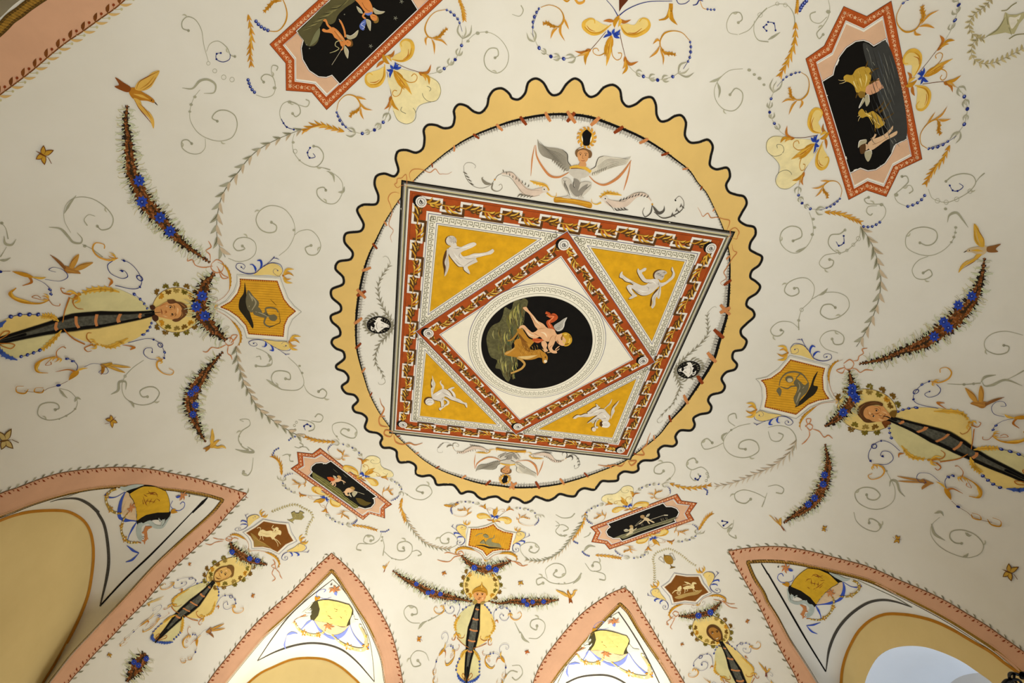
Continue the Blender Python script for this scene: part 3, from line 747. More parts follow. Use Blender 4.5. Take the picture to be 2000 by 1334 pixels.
# ---- four grisaille cherubs on the ochre triangles
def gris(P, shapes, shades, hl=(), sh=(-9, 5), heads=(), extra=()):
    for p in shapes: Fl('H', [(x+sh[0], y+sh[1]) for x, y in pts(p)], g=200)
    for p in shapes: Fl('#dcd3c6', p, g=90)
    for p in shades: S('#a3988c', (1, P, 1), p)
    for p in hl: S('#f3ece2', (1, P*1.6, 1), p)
with thing('painted_cherub', 'white cherub reaching right with a scarf, in the top left ochre triangle', 'painted figure', 'grisaille cherubs on the ochre triangles', z=9):
    with M(Z(840, 340, 6.667)):
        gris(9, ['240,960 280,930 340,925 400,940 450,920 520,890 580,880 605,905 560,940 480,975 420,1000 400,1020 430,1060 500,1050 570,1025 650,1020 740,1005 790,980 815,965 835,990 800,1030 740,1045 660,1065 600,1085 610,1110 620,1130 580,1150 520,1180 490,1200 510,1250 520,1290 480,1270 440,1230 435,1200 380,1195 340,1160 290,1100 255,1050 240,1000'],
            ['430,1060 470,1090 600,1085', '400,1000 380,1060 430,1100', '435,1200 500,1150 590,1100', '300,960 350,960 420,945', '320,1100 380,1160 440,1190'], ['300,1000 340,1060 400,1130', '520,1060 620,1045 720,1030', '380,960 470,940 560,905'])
        with part('head', .2):
            D('H', 262, 858, 68, 66); D('#d6cdc0', 278, 858, 70, 66); Fl('#dcd3c6', '290,890 340,890 345,930 300,950 270,930')
            for k in range(14): S('#998e80', 4, [(225+(k*29) % 90, 805+(k*17) % 70), (245+(k*29) % 90, 800+(k*17) % 70), (255+(k*29) % 90, 815+(k*17) % 70)])
            S('#8a7f74', 5, '300,890 325,880 345,885'); D('#6a6058', 330, 868, 5)
        with part('scarf', .1, 'white hanging scarf'):
            Fl('H', '205,990 230,980 235,1100 230,1200 190,1320 180,1240 165,1130'); Fl('#d2c8bb', '225,960 250,975 240,1060 250,1180 215,1290 190,1320 205,1200 190,1140 215,1050'); S('#958a7d', 5, '225,1050 220,1150 205,1260')
with thing('painted_cherub', 'white cherub lying back with raised arms, in the top right ochre triangle', 'painted figure', 'grisaille cherubs on the ochre triangles', z=9):
    with M(Z(1190, 500, 11.12)):
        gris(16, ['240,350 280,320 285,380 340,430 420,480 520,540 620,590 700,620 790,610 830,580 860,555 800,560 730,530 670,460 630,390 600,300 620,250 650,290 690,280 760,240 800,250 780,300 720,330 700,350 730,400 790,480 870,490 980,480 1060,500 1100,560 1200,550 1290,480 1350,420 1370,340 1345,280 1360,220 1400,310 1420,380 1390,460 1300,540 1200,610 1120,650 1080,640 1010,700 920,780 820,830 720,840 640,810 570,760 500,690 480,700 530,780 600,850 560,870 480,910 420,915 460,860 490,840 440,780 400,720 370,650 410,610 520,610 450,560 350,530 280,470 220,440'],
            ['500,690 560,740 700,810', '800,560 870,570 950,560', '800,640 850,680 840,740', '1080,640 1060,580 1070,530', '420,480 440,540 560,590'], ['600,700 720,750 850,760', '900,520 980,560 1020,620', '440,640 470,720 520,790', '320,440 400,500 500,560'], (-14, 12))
        with part('head', .2):
            Fl('H', '960,470 940,380 1000,300 1100,280 1150,300 1000,480'); Fl('#c9c0b3', '980,450 975,380 1020,320 1110,290 1200,300 1250,350 1190,400 1180,450 1120,510 1060,480 1020,490')
            for k in range(22): S('#8b8176', 6, [(1000+(k*43) % 180, 330+(k*31) % 120), (1030+(k*43) % 180, 320+(k*31) % 120), (1045+(k*43) % 180, 340+(k*31) % 120)])
        with part('scarf', .1, 'white hanging scarf'):
            Fl('H', '1010,720 1050,700 990,800 930,900 900,1060 880,1080 900,900'); Fl('#d6cdc0', '1070,560 1110,600 1115,700 1110,800 1070,910 1040,890 1030,860 1000,900 990,1040 930,1120 905,1090 930,1000 920,900 950,830 1030,740 1080,660'); S('#958a7d', 9, '1090,640 1070,760 1050,860'); S('#958a7d', 7, '1010,820 970,900 940,1080')
with thing('painted_cherub', 'white winged cherub bent forward with head low, in the bottom left ochre triangle', 'painted figure', 'grisaille cherubs on the ochre triangles', z=9):
    with M(Z(815, 715, 13.34)):
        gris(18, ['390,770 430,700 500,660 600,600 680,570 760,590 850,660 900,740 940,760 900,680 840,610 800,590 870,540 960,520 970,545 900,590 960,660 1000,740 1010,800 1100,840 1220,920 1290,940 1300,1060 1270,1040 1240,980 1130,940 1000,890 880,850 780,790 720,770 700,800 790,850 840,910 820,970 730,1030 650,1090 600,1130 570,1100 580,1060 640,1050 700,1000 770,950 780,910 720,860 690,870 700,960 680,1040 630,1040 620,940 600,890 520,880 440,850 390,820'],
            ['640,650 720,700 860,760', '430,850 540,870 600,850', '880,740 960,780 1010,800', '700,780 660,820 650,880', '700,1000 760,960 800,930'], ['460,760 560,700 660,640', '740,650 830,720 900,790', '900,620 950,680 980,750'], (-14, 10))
        with part('head', .2):
            D('H', 300, 890, 130, 110); D('#e2dbd0', 325, 905, 115, 95); S('#a3988c', 8, '240,900 300,860 380,870'); S('#a3988c', 7, '260,950 330,920 400,930'); S('#b5a78f', 14, '430,880 460,930 440,960')
        with part('wing', .15, 'thin raised wing'):
            Fl('H', '380,720 370,600 350,460 370,300 390,380'); Fl('#d9d2c2', '385,780 360,660 370,540 400,520 365,430 395,320 392,220 430,330 475,440 460,520 420,640 410,720'); S('#a3988c', 7, '400,340 430,440 400,640'); Fl('#dcd3c6', '660,590 640,500 600,440 590,390 630,340 620,400 660,450 690,480 695,560')
with thing('painted_cherub', 'white cherub crouching with a ball in its hand, in the bottom right ochre triangle', 'painted figure', 'grisaille cherubs on the ochre triangles', z=9):
    with M(Z(1100, 765, 16.67)):
        gris(22, ['320,840 400,760 480,730 560,740 700,690 800,680 780,650 850,600 960,510 1080,440 1050,380 1110,390 1150,450 1200,470 1130,540 1050,580 980,620 1100,560 1220,530 1330,540 1400,620 1450,680 1520,760 1500,860 1460,920 1380,950 1280,940 1200,860 1120,900 1060,1000 1070,1100 1130,1110 1120,1160 1060,1160 1020,1100 1040,970 1110,860 1190,840 1110,830 1000,900 850,970 780,1000 900,900 1020,810 1110,740 980,760 830,790 640,800 480,800 400,850'],
            ['830,690 960,650 1060,620', '1100,740 1230,650 1330,640', '1220,840 1380,830 1400,740', '1060,1000 1100,920 1180,880', '480,800 640,790 820,780'], ['900,690 1080,610 1240,570', '1260,700 1350,760 1420,860', '900,600 1000,540 1100,480'], (-20, -14))
        with part('head', .2):
            Fl('H', '1180,1060 1200,960 1280,940 1260,1120'); Fl('#e8e2d8', '1260,980 1330,930 1440,930 1510,1000 1520,1060 1460,1130 1360,1140 1250,1110 1280,1060'); S('#a3988c', 8, '1300,1010 1360,1020 1400,1000'); S('#a3988c', 8, '1290,1060 1380,1060 1440,1050')
        with part('ball', .2, 'pinkish white ball'): D('H', 970, 1185, 70); D('#e6d6c6', 995, 1195, 68)
        with part('wing', .15, 'thin wing'):
            Fl('H', '1530,760 1550,620 1600,460 1780,260 1640,440'); Fl('#ddd4c8', '1540,860 1550,740 1560,620 1600,500 1680,400 1820,250 1740,400 1660,500 1670,600 1600,740'); Fl('#cfc4b0', '1330,510 1400,440 1500,340 1580,200 1560,320 1500,400 1420,460 1350,530'); S('#a3988c', 8, '1740,340 1630,520 1570,760')
with thing('painted_scarf', 'narrow white and green sash held by the crouching cherub', 'painted scarf', z=10):
    with M(Z(1100, 765, 16.67)): Fl('#d4cdb8', '1120,840 1050,900 960,1000 900,960 780,1005 900,930 1040,860'); S('#7c8050', 10, '1080,870 1000,930 920,970')
# ---- winged figures above and below the square
def wing(P, tip, n, c1='h', c2='E', w=16):
    pass
def sphinx(top):
    mp = Z(880, 230, 4.255)
    if not top:
        src = '700,215 1500,340 365,515 1675,715 1015,655 1100,380 1130,150 110,400 1935,700 860,690 1170,730'
        dst = [Z(830, 850, 6.25)(q) for q in pts('605,410 1370,500 345,150 1720,280 1045,205 1010,370 975,535 150,185 1870,385 870,150 1230,190')]
        mp = warp(src, dst)
    with M(mp):
        with part('wing', .1, 'grey feathered wing'):
            Fl('#9a9383', '725,175 740,210 800,240 880,250 940,270 970,310 975,360 1000,395 970,440 930,420 890,390 850,350 800,330 760,310 730,260')
            for k in range(9): S('#5c564b', (1, 4, 1), [(735+k*6, 190+k*16), (810+k*10, 260+k*12), (900+k*7, 290+k*14), (960, 330+k*9)])
            for k in range(7): Lv('#7d7668', 12, 870+k*16, 330+k*14, 2.2, 45)
            S('#3b362e', (2, 7, 4), '930,262 970,300 975,360 1000,395')
        with part('wing', .1, 'grey feathered wing'):
            Fl('#d8d0bd', '1500,310 1480,340 1400,330 1340,325 1280,315 1235,325 1215,360 1210,400 1170,425 1160,470 1200,480 1260,445 1330,420 1400,395 1470,370')
            for k in range(8): S('#77705f', (1, 4, 1), [(1495-k*5, 320+k*9), (1410-k*8, 340+k*9), (1300-k*6, 345+k*13), (1220, 400+k*8)])
            for k in range(7): Lv('#8d8676', 11, 1190+k*18, 445-k*7, 1.9, 36)
            S('#3b362e', (2, 6, 3), '1270,315 1230,330 1212,370 1200,405 1165,425')
        with part('ribbon', .15, 'red ribbon swag'):
            S('F', (4, 12, 16, 20, 14, 5), '708,225 715,310 760,400 830,480 900,490 985,450'); S('F', (3, 12, 3), '700,225 680,330 667,480'); S('F', (5, 12, 18, 22, 16, 5), '1150,480 1200,530 1270,555 1370,510 1440,440 1500,350'); S('F', (3, 10, 12, 3), '1495,360 1480,450 1462,520 1437,600')
        S('#6d675a', (2, 3, 2), '110,400 130,375 180,375 210,400 200,418'); S('#6d675a', (3, 4, 3, 3), '110,400 115,460 150,530 210,575 280,580 340,550 365,515')
        for k in range(8): Lv('#6d675a', 9, 118+k*9, 450+k*15, .6+3.1*(k % 2), 30)
        Lf('#857e6d', 26, '340,550 290,540 262,500 275,490'); S('#857e6d', (14, 12, 5, 4, 3), '350,540 345,590 390,610 430,580 420,550 400,560')
        S('#6d675a', (3, 4, 3), '370,512 390,480 430,460'); D('d', 368, 512, 7)
        with part('dolphin', .2, 'pink grey dolphin with yellow crest'):
            S('#d8c3b0', (8, 30, 52, 62, 60, 30), '425,462 500,465 560,530 610,600 680,625 760,600 800,600'); S('#8f7c70', (2, 4, 2), '425,450 510,450 570,520 640,590 740,600'); S('#8d8374', (2, 5, 3), '425,475 490,490 550,560 600,620 660,650 740,640')
            for k in range(9): Lv('#6f695c', 9, 440+k*25, 452+k*15, -1.9+k*.1, 26)
            for k in range(5): Lv('#6f695c', 11, 600+k*22, 630+k*4, 2.6, 55-k*5)
            Ac('y', 26, '660,520 720,540 790,560 825,600', 7, 1, 1.1, 'o'); D('#d9cdbd', 780, 590, 24); D('w', 776, 590, 9); D('K', 778, 590, 6); S('y', (14, 10, 6, 3), '800,620 840,650 875,650 880,620')
        with part('dolphin', .2, 'pink grey dolphin with yellow crest'):
            S('#d8c3b0', (30, 58, 60, 48, 24, 6), '1270,670 1340,710 1440,710 1540,640 1620,640 1668,690'); S('#4e483e', (3, 6, 3), '1290,690 1340,740 1360,770'); S('#8d8374', (2, 4, 2), '1350,685 1440,690 1530,625 1610,620 1665,680')
            for k in range(10): Lv('#57524a', 10, 1400+k*25, 690-k*8+max(0, k-6)*14, -.9, 30)
            for k in range(4): Lv('#57524a', 12, 1360+k*25, 745-k*2, .5, 50)
            Ac('y', 26, '1420,640 1370,630 1290,625 1240,665', 7, 1, 1.1, 'o'); D('#d9cdbd', 1278, 668, 26); D('w', 1282, 667, 9); D('K', 1284, 667, 6); S('y', (14, 10, 6, 3), '1250,700 1210,715 1175,700 1170,670')
        S('#57524a', (4, 12, 8, 6, 3), '1675,715 1660,790 1615,820 1595,780 1610,745'); Lf('#57524a', 26, '1675,725 1730,790 1770,770 1775,725'); S('#57524a', (5, 10, 8, 4, 3), '1690,780 1760,830 1850,810 1930,750 1935,690 1900,650 1862,680'); D('K', 1868, 684, 7)
        for k in range(6): Lv('#57524a', 10, 1830+k*18, 815-k*18, -1.2+2*(k % 2), 36)
        D('d', 1675, 716, 8)
        with part('pedestal', .3, 'gold plinth'):
            Fl('d', '862,662 900,655 1000,668 1100,685 1172,708 1168,745 1050,715 950,700 860,695'); S('y', 6, '870,668 1000,680 1165,712'); S('b', 3, '862,695 1000,708 1168,745')
        with part('figure', .35, 'grey seated winged figure'):
            Fl('#c9c1b2', '985,420 1030,410 1100,415 1155,430 1150,470 1120,490 1085,500 1080,530 1130,525 1170,540 1165,580 1130,620 1095,655 1110,665 1060,665 1070,640 1040,655 1010,640 985,600 980,640 1000,665 920,655 975,640 950,590 925,540 930,500 970,495 1000,520 1020,560 1030,500 1010,480 980,450', g=90)
            for p in ['1030,500 1020,560 1050,600 1070,640', '940,510 960,560 990,640', '1165,550 1110,600 1080,650', '1080,530 1060,570 1030,600']: S('#5f594f', (3, 9, 3), p)
            Fl('#8f887c', '1025,500 1060,510 1075,540 1060,600 1090,570 1140,545 1100,620 1050,650 1010,620 985,560 1000,540 1030,580'); S('#7a7366', (2, 12, 2), '960,510 945,545 965,600')
            S('y', (20, 28, 24), '990,410 1050,400 1110,410 1165,445'); S('#7c4a20', (8, 6, 2), '1000,415 1060,415 1110,425')
        with part('head', .4, 'small brown-haired head'):
            Fl('#7c5a38', '1040,310 1035,275 1060,250 1100,240 1150,255 1175,290 1165,325 1140,330 1060,325'); Fl('#cf9560', '1055,280 1080,262 1125,265 1145,290 1140,340 1110,372 1085,372 1060,340'); Fl('#cf9560', '1075,365 1120,365 1125,395 1065,392')
            D('K', 1078, 300, 5); D('K', 1122, 303, 5); S('#7c4a28', 3, '1100,300 1094,330 1104,332'); S('#8e3a22', 4, '1085,348 1100,352 1114,348'); S('#4d3520', 3, '1065,290 1080,286 1092,290'); S('#4d3520', 3, '1110,290 1122,288 1136,292'); S('w', (3, 8, 3), '1060,255 1110,238 1160,262')
        with part('headdress', .3, 'flaming gold disc with a black centre'):
            D('y', 1130, 158, 62, 70, n=20)
            for k in range(14): a = k*2*PI/14; Lv('q', 20, 1130+52*math.cos(a), 158+60*math.sin(a), a-.5, 34, .3)
            S('o', 4, [(1130+50*math.cos(i*.45), 158+58*math.sin(i*.45)) for i in range(14)]); D('l', 1130, 160, 42, 50, n=16); Fl('K', '1105,110 1130,90 1155,110 1170,130 1160,170 1150,220 1105,220 1098,170 1092,130')
with thing('painted_winged_figure', 'seated winged grey figure between two dolphins above the top edge of the square panel', 'painted figure', 'winged figures with dolphins', z=3): sphinx(True)
with thing('painted_winged_figure', 'small upside-down winged figure between two dolphins below the bottom edge of the square panel', 'painted figure', 'winged figures with dolphins', z=3): sphinx(False)
# ---- bull heads left and right of the square
def plume(p, n, l0, l1, w, c='#8f8974'):
    Lau(p, n, l0, l1, w, c, c, c, .5, stem=w*.45)
def bull(mp):
    with M(mp):
        plume('350,700 300,600 240,500 205,390 200,290 240,190 290,120 320,70', 13, 75, 50, 13)
        plume('345,720 290,800 215,880 175,980 175,1080 220,1140 260,1230', 12, 70, 45, 13)
        S('#8f8974', (5, 3, 2), '320,70 300,20 270,0 245,10'); S('#8f8974', (4, 3, 2), '255,1220 270,1260 240,1285 205,1280 200,1260')
        with part('leaf_ring', .1, 'ring of grey leaves'):
            for k in range(24):
                a = k*2*PI/24; x, y = 200+118*math.cos(a), 690+88*math.sin(a); Lv('#8f8974', 17, x, y, a+(.9 if math.sin(a) > 0 else -.9)*(-1 if math.cos(a) > 0 else 1)*.9, 60)
        with part('dark_disc', .2, 'black disc'):
            D('K', 205, 688, 122, 88, n=20)
            for k in range(20): a = k*2*PI/20; Lv('#6b6656', 10, 205+112*math.cos(a), 688+80*math.sin(a), a+PI*.85, 34)
        with part('bull_head', .3, 'white bull head'):
            Fl('#ece6da', '150,625 175,640 195,615 235,620 220,640 250,660 305,690 308,710 270,712 235,735 215,750 195,760 175,735 160,725 165,690 155,670 175,655')
            S('#5f594f', 5, '230,670 245,672 255,680'); S('#5f594f', 5, '225,715 240,708 250,712'); D('#3b362e', 298, 700, 6); S('#8a8376', 5, '190,660 180,690 190,730'); S('#ece6da', (5, 10, 12), '165,720 140,715 130,700 135,735 160,735')
BL_ = Z(700, 500, 5.13)
with thing('painted_bull_head', 'white bull head on black disc with grey leaf sprays, left of the square', 'painted ornament', 'bull heads beside the square', z=3): bull(BL_)
src = '350,700 80,690 205,600 205,780 240,190 200,290 320,70 175,980 220,1140 205,1280 245,10'
dst = [Z(1280, 590, 5.336)(q) for q in pts('200,700 470,700 360,610 330,800 545,230 545,330 545,110 225,960 130,1110 60,1250 635,55')]
with thing('painted_bull_head', 'white bull head on black disc with thin leaf sprays, right of the square', 'painted ornament', 'bull heads beside the square', z=3): bull(warp(src, dst))
# ---- ribbons tied at the corners of the square
def rib(lbl, zz, paths):
    with thing('painted_ribbon', lbl, 'painted ribbon', 'ribbons at the corners of the square', z=4):
        with M(zz):
            for p in paths: S('F', (3, 11, 8, 12, 6, 3), p)
            for p in paths: S('o', (1, 3, 1), p)
Zr = Z(690, 300, 7.41)
rib('orange ribbon knotted round the top left corner of the square panel', Zr, ['780,480 760,300 700,350 640,360 630,420 600,440 640,490 720,450 780,490', '830,380 815,290 860,230 950,220 1030,240 1110,270 1190,220 1250,290 1300,290 1370,290 1430,260', '670,570 600,555 540,580 505,650 540,750 560,860 520,980 520,1040 580,1110 540,1200 560,1280'])
rib('orange ribbon knotted round the top right corner of the square panel', Z(1330, 390, 6.35), ['560,470 610,440 610,380 670,345 720,400 700,450 690,485 620,465', '570,370 600,290 600,255 540,240 440,215 370,220 330,165 270,205 240,150 205,90', '630,550 650,630 690,650 640,720 560,850 530,900 560,970 490,1030 525,1065'])
rib('orange ribbon knotted round the bottom left corner of the square panel', T(1, 2), ['1070,700 1010,690 1000,720 1050,740 1070,700', '1030,665 970,650 960,600 985,560 1000,520 980,490 965,440', '1075,730 1090,780 1140,800 1200,790 1240,805 1300,790'])
rib('orange ribbon knotted round the bottom right corner of the square panel', T(2, 2), ['910,930 970,930 930,965 905,930', '880,940 850,970 800,960 740,970 670,960', '960,880 1030,880 1015,840 1050,800 1060,760 1080,710'])
# shapes
# ================================================================ bands along the lunettes
BANDS = {
 'far_left': ([(375,1400)]+tp(0,3,'1620,1334 1800,1100')+tp(1,3,'0,870 130,750 260,640 380,520 480,420 590,322 680,400 780,500 860,600 930,710 1000,830 1060,960 1100,1100 1130,1240 1145,1334')+[(795,1400)], 'pink band with dark leaves and gold rope edge around the far left lunette'),
 'far_right': ([(1025,1400)]+tp(2,3,'165,1334 200,1240 260,1130 350,1010 450,890 560,780 680,690 780,630 880,590 940,650 1000,760 1080,890 1150,1010 1220,1130 1290,1240 1345,1334')+[(1375,1400)], 'pink band with dark leaves and gold rope edge around the far right lunette'),
 'left': ([(-80,1010)]+tp(0,2,'0,1185 130,1140 300,1075 450,1030 600,1005 760,988 900,980 1050,985 1200,1000 1350,1030 1500,1060 1650,1100 1780,1140 1925,1185')+tp(0,3,'1780,10 1650,160 1500,300 1350,440 1230,580 1120,710 1000,830 880,960 760,1080 640,1210 530,1334')+[(90,1400)], 'pink band with dark leaves and gold rope edge around the left lunette'),
 'right': ([(1602,1420)]+tp(3,3,'240,1334 200,1250 130,1130 60,1000 0,870')+tp(2,3,'1900,680 1830,560 1750,420 1690,305 1800,285')+tp(3,3,'0,268 150,275 300,300 450,335 600,375 750,415 880,465 1000,520 1120,570 1250,625 1400,700 1550,790 1700,880 1850,985 1997,1090 2150,1210'), 'pink band with dark leaves and gold rope edge around the right lunette with the window'),
 'near_left': (tp(0,0,'-300,950 0,735 130,640 260,540 400,420 520,325 640,245 780,145 900,60 970,0 1200,-180 1400,-330'), 'broad pink band with dark leaves in the top left corner of the vault'),
}
IN = {'near_left': tp(0,0,'-400,560 -200,350 -80,240 0,168 60,105 130,55 200,0 400,-130 700,-300 1150,-560')}
for L in LUN:
    nm = L['name']; out, lab = BANDS[nm]; inn = IN.get(nm, L['G'])
    k = {'far_left': (1, 2), 'far_right': (1, 2), 'left': (1, 2), 'right': (1, 2), 'near_left': (0, 0)}
    with thing('painted_lunette_band', lab, 'painted band', 'pink bands along the lunettes', z=1):
        apex = L['ap']
        def split(P):   # resample both legs separately so that the apexes meet
            i = min(range(len(P)), key=lambda j: math.hypot(P[j][0]-ao[0], P[j][1]-ao[1])); return resample(P[:i+1], 90)[:-1]+resample(P[i:], 90)
        if nm == 'near_left': A_ = resample(spline(out, 3), 120); B_ = resample(spline(inn, 3), 120)
        else:
            ao = {'far_left': tp(1,3,'590,322')[0], 'far_right': tp(2,3,'880,590')[0], 'left': tp(0,2,'1925,1185')[0], 'right': tp(2,3,'1690,305')[0]}[nm]
            i0 = out.index(ao); O = spline(out[:i0+1], 3)[:-1]+spline(out[i0:], 3); A_ = split(O); ao = apex
            B_ = split(inn)
        n = len(A_); NS = 5; V = []; F = []
        for a, b in zip(A_, B_):
            for s in range(NS+1): t = s/NS*.985; V.append((a[0]+(b[0]-a[0])*t, a[1]+(b[1]-a[1])*t))
        for j in range(n-1):
            for s in range(NS): q = j*(NS+1)+s; F += [(q, q+1, q+NS+2), (q, q+NS+2, q+NS+1)]
        emit(V, F, 'B')
        ww = 24 if nm == 'near_left' else 7.5
        with part('rope_edge', .1, 'gold and brown rope'):
            pass
            if nm == 'near_left': wd = ww
            elif nm == 'right': wd = (7, 7, 7, 7, 7, 8, 10, 12, 13)
            elif nm == 'left': wd = (12, 10, 8, 7, 6.5, 6, 6, 6, 6)
            else: wd = ww
            ro = []
            for j, (a, b) in enumerate(zip(A_, B_)):
                o = (wprof(wd, j/len(A_)) if isinstance(wd, tuple) else wd)*.46/max(1, math.hypot(a[0]-b[0], a[1]-b[1])); ro.append((b[0]+(a[0]-b[0])*o, b[1]+(a[1]-b[1])*o))
            S('S', wd, ro, step=4); S('T', tuple(x*.45 for x in wd) if isinstance(wd, tuple) else wd*.45, ro, step=4)
            Lr = plen(ro); m = int(Lr/(2.6 if nm != 'near_left' else 3.2)); R2 = resample(ro, m)
            for c, o in (('x', 0), ('q', 1)):
                for i in range(1+o, m-1, 2):
                    a = ang(R2, i); w2 = (wprof(wd, i/m) if isinstance(wd, tuple) else wd)*.42
                    S(c, (.4, 1.1, .4), [(R2[i][0]-math.cos(a+1.1)*w2, R2[i][1]-math.sin(a+1.1)*w2), (R2[i][0]+math.cos(a+1.1)*w2, R2[i][1]+math.sin(a+1.1)*w2)], step=20)
        sg = 1
        with part('leaf_line', .15, 'row of brown and olive leaves'):
            S('M', 1.4 if nm != 'near_left' else 2.6, A_, step=4)
            Lr = plen(A_); sp = {'far_left': 15.5, 'far_right': 15.5, 'left': 17.5, 'right': 17.5, 'near_left': 27}[nm]; m = int(Lr/sp); R2 = resample(A_, m)
            big = nm == 'near_left'; l = sp*(.62 if not big else .85)
            half = m if big else min(range(m), key=lambda j: math.hypot(R2[j][0]-A_[89][0], R2[j][1]-A_[89][1]))
            cx, cy = (B_[n//2][0]+B_[0][0]+B_[-1][0])/3, (B_[n//2][1]+B_[0][1]+B_[-1][1])/3
            for c, ph in (('X' if not big else 'M', 0), ('t', 1), ('h', 2), ('F', 3)):
                for i in range(1, m-1):
                    a = ang(R2, i); x, y = R2[i]; dirn = 1 if i < half else -1     # leaves lean towards the apex
                    if big: dirn = 1
                    a1 = a if dirn > 0 else a+PI
                    ins = 1 if math.sin(a1-math.atan2(cy-y, cx-x)) < 0 else -1   # turn towards the inside of the band
                    if big: ins = -1
                    if ph == 0: Lv(c, l*.36, x+math.cos(a1+ins*1.2)*1.5, y+math.sin(a1+ins*1.2)*1.5, a1+ins*(.95 if not big else .75), l*.8, .1*ins)
                    elif ph == 1:
                        xx, yy = x+math.cos(a)*sp*.5, y+math.sin(a)*sp*.5; xe, ye = xx+math.cos(a1+ins*.9)*l*.4, yy+math.sin(a1+ins*.9)*l*.4
                        S(c, .8, [(xx, yy), (xe, ye)]); D('X', xe, ye, 1.3 if not big else 3)
                    elif ph == 2: Lv('c' if big else ('g' if i % 2 else 'h'), l*.24, x, y, a1-ins*(.55 if not big else .6), l*1.1, -.1*ins)
                    elif ph == 3 and big:
                        xx, yy = x+math.cos(a)*sp*.5, y+math.sin(a)*sp*.5; xe, ye = xx+math.cos(a1-ins*.6)*l*.7, yy+math.sin(a1-ins*.6)*l*.7; S('N', 1, [(xx, yy), (xe, ye)]); D('N', xe, ye, 2.6)
# ---- orange lines round the wall arches
AL = {'far_left': 'far left', 'far_right': 'far right', 'left': 'left', 'right': 'right'}
for L in LUN[:4]:
    with thing('painted_arch_line', 'ochre line edging the wall arch under the %s lunette' % AL[L['name']], 'painted line', 'ochre lines round the wall arches', z=1):
        P = L['A']; c = (sum(p[0] for p in P)/len(P), sum(p[1] for p in P)/len(P))
        Q = [(p[0]+(c[0]-p[0])/math.hypot(c[0]-p[0], c[1]-p[1])*3.2, p[1]+(c[1]-p[1])/math.hypot(c[0]-p[0], c[1]-p[1])*3.2) for p in P]
        S('#b97c22', 5.6 if L['ax'] == 0 else 3.6, Q, step=5)
# ---- black-lined triangles and drapery pictures inside the lunettes
def tri_line(lbl, zz, paths):
    with thing('painted_triangle_outline', lbl, 'painted line', 'dark frames inside the lunettes', z=1):
        for mp, c, w, p in paths:
            with M(mp): S(c, w, p)
tri_line('dark frame of a straight line and a curve inside the left lunette', None, [(T(0,3), 'K', (6, 14, 12), '1500,0 1180,330 980,520 780,735'), (T(0,2), 'K', (8, 22, 16, 14), '1620,1215 1500,1334'),
   (T(0,2), 'j', (2, 10, 22, 26), '390,1250 470,1230 600,1225 690,1265 770,1334'), (T(0,3), 'j', (22, 24, 24, 10), '760,0 810,90 840,240 848,400 830,530 782,735'), (T(0,2), 'h', 3, '390,1250 520,1210 640,1170 740,1150'),(T(0,2), 'h', 3, '1350,1165 1620,1215')])
tri_line('thin dark triangle with a curved base inside the far left lunette', None, [(T(1,3), 'D', (4, 9, 5), '600,525 400,680 260,810 130,980 10,1160'), (T(1,3), 'h', 4, '600,525 690,620 800,800 880,980 910,1140 925,1320'), (T(1,3), 'j', (4, 14, 15, 12, 5), '10,1160 150,1090 300,1040 430,1022 560,1035 680,1080 790,1170 870,1260 925,1325')])
tri_line('thin dark triangle with a curved base inside the far right lunette', None, [(T(2,3), 'h', 4, '830,780 700,860 560,1000 450,1140 355,1334'), (T(2,3), 'D', (8, 10, 7), '830,780 900,880 1000,1040 1080,1190 1150,1334'), (T(2,3), 'j', (10, 14, 12), '420,1334 520,1290 640,1272 760,1278 880,1334 1000,1450')])
tri_line('black V-shaped frame with a curved side inside the right lunette', None, [(T(3,3), 'K', (12, 14, 10), '0,480 150,740 300,1000 450,1245'), (T(2,3), 'K', (8, 12), '1945,400 1997,485'), (T(3,3), 'j', (6, 22, 24, 22, 16, 6), '450,1245 480,1060 540,920 620,820 720,740 800,700 900,685 1000,700 1125,742'), (T(3,3), 'h', (3, 4, 5), '700,530 850,600 1000,670 1125,742')])
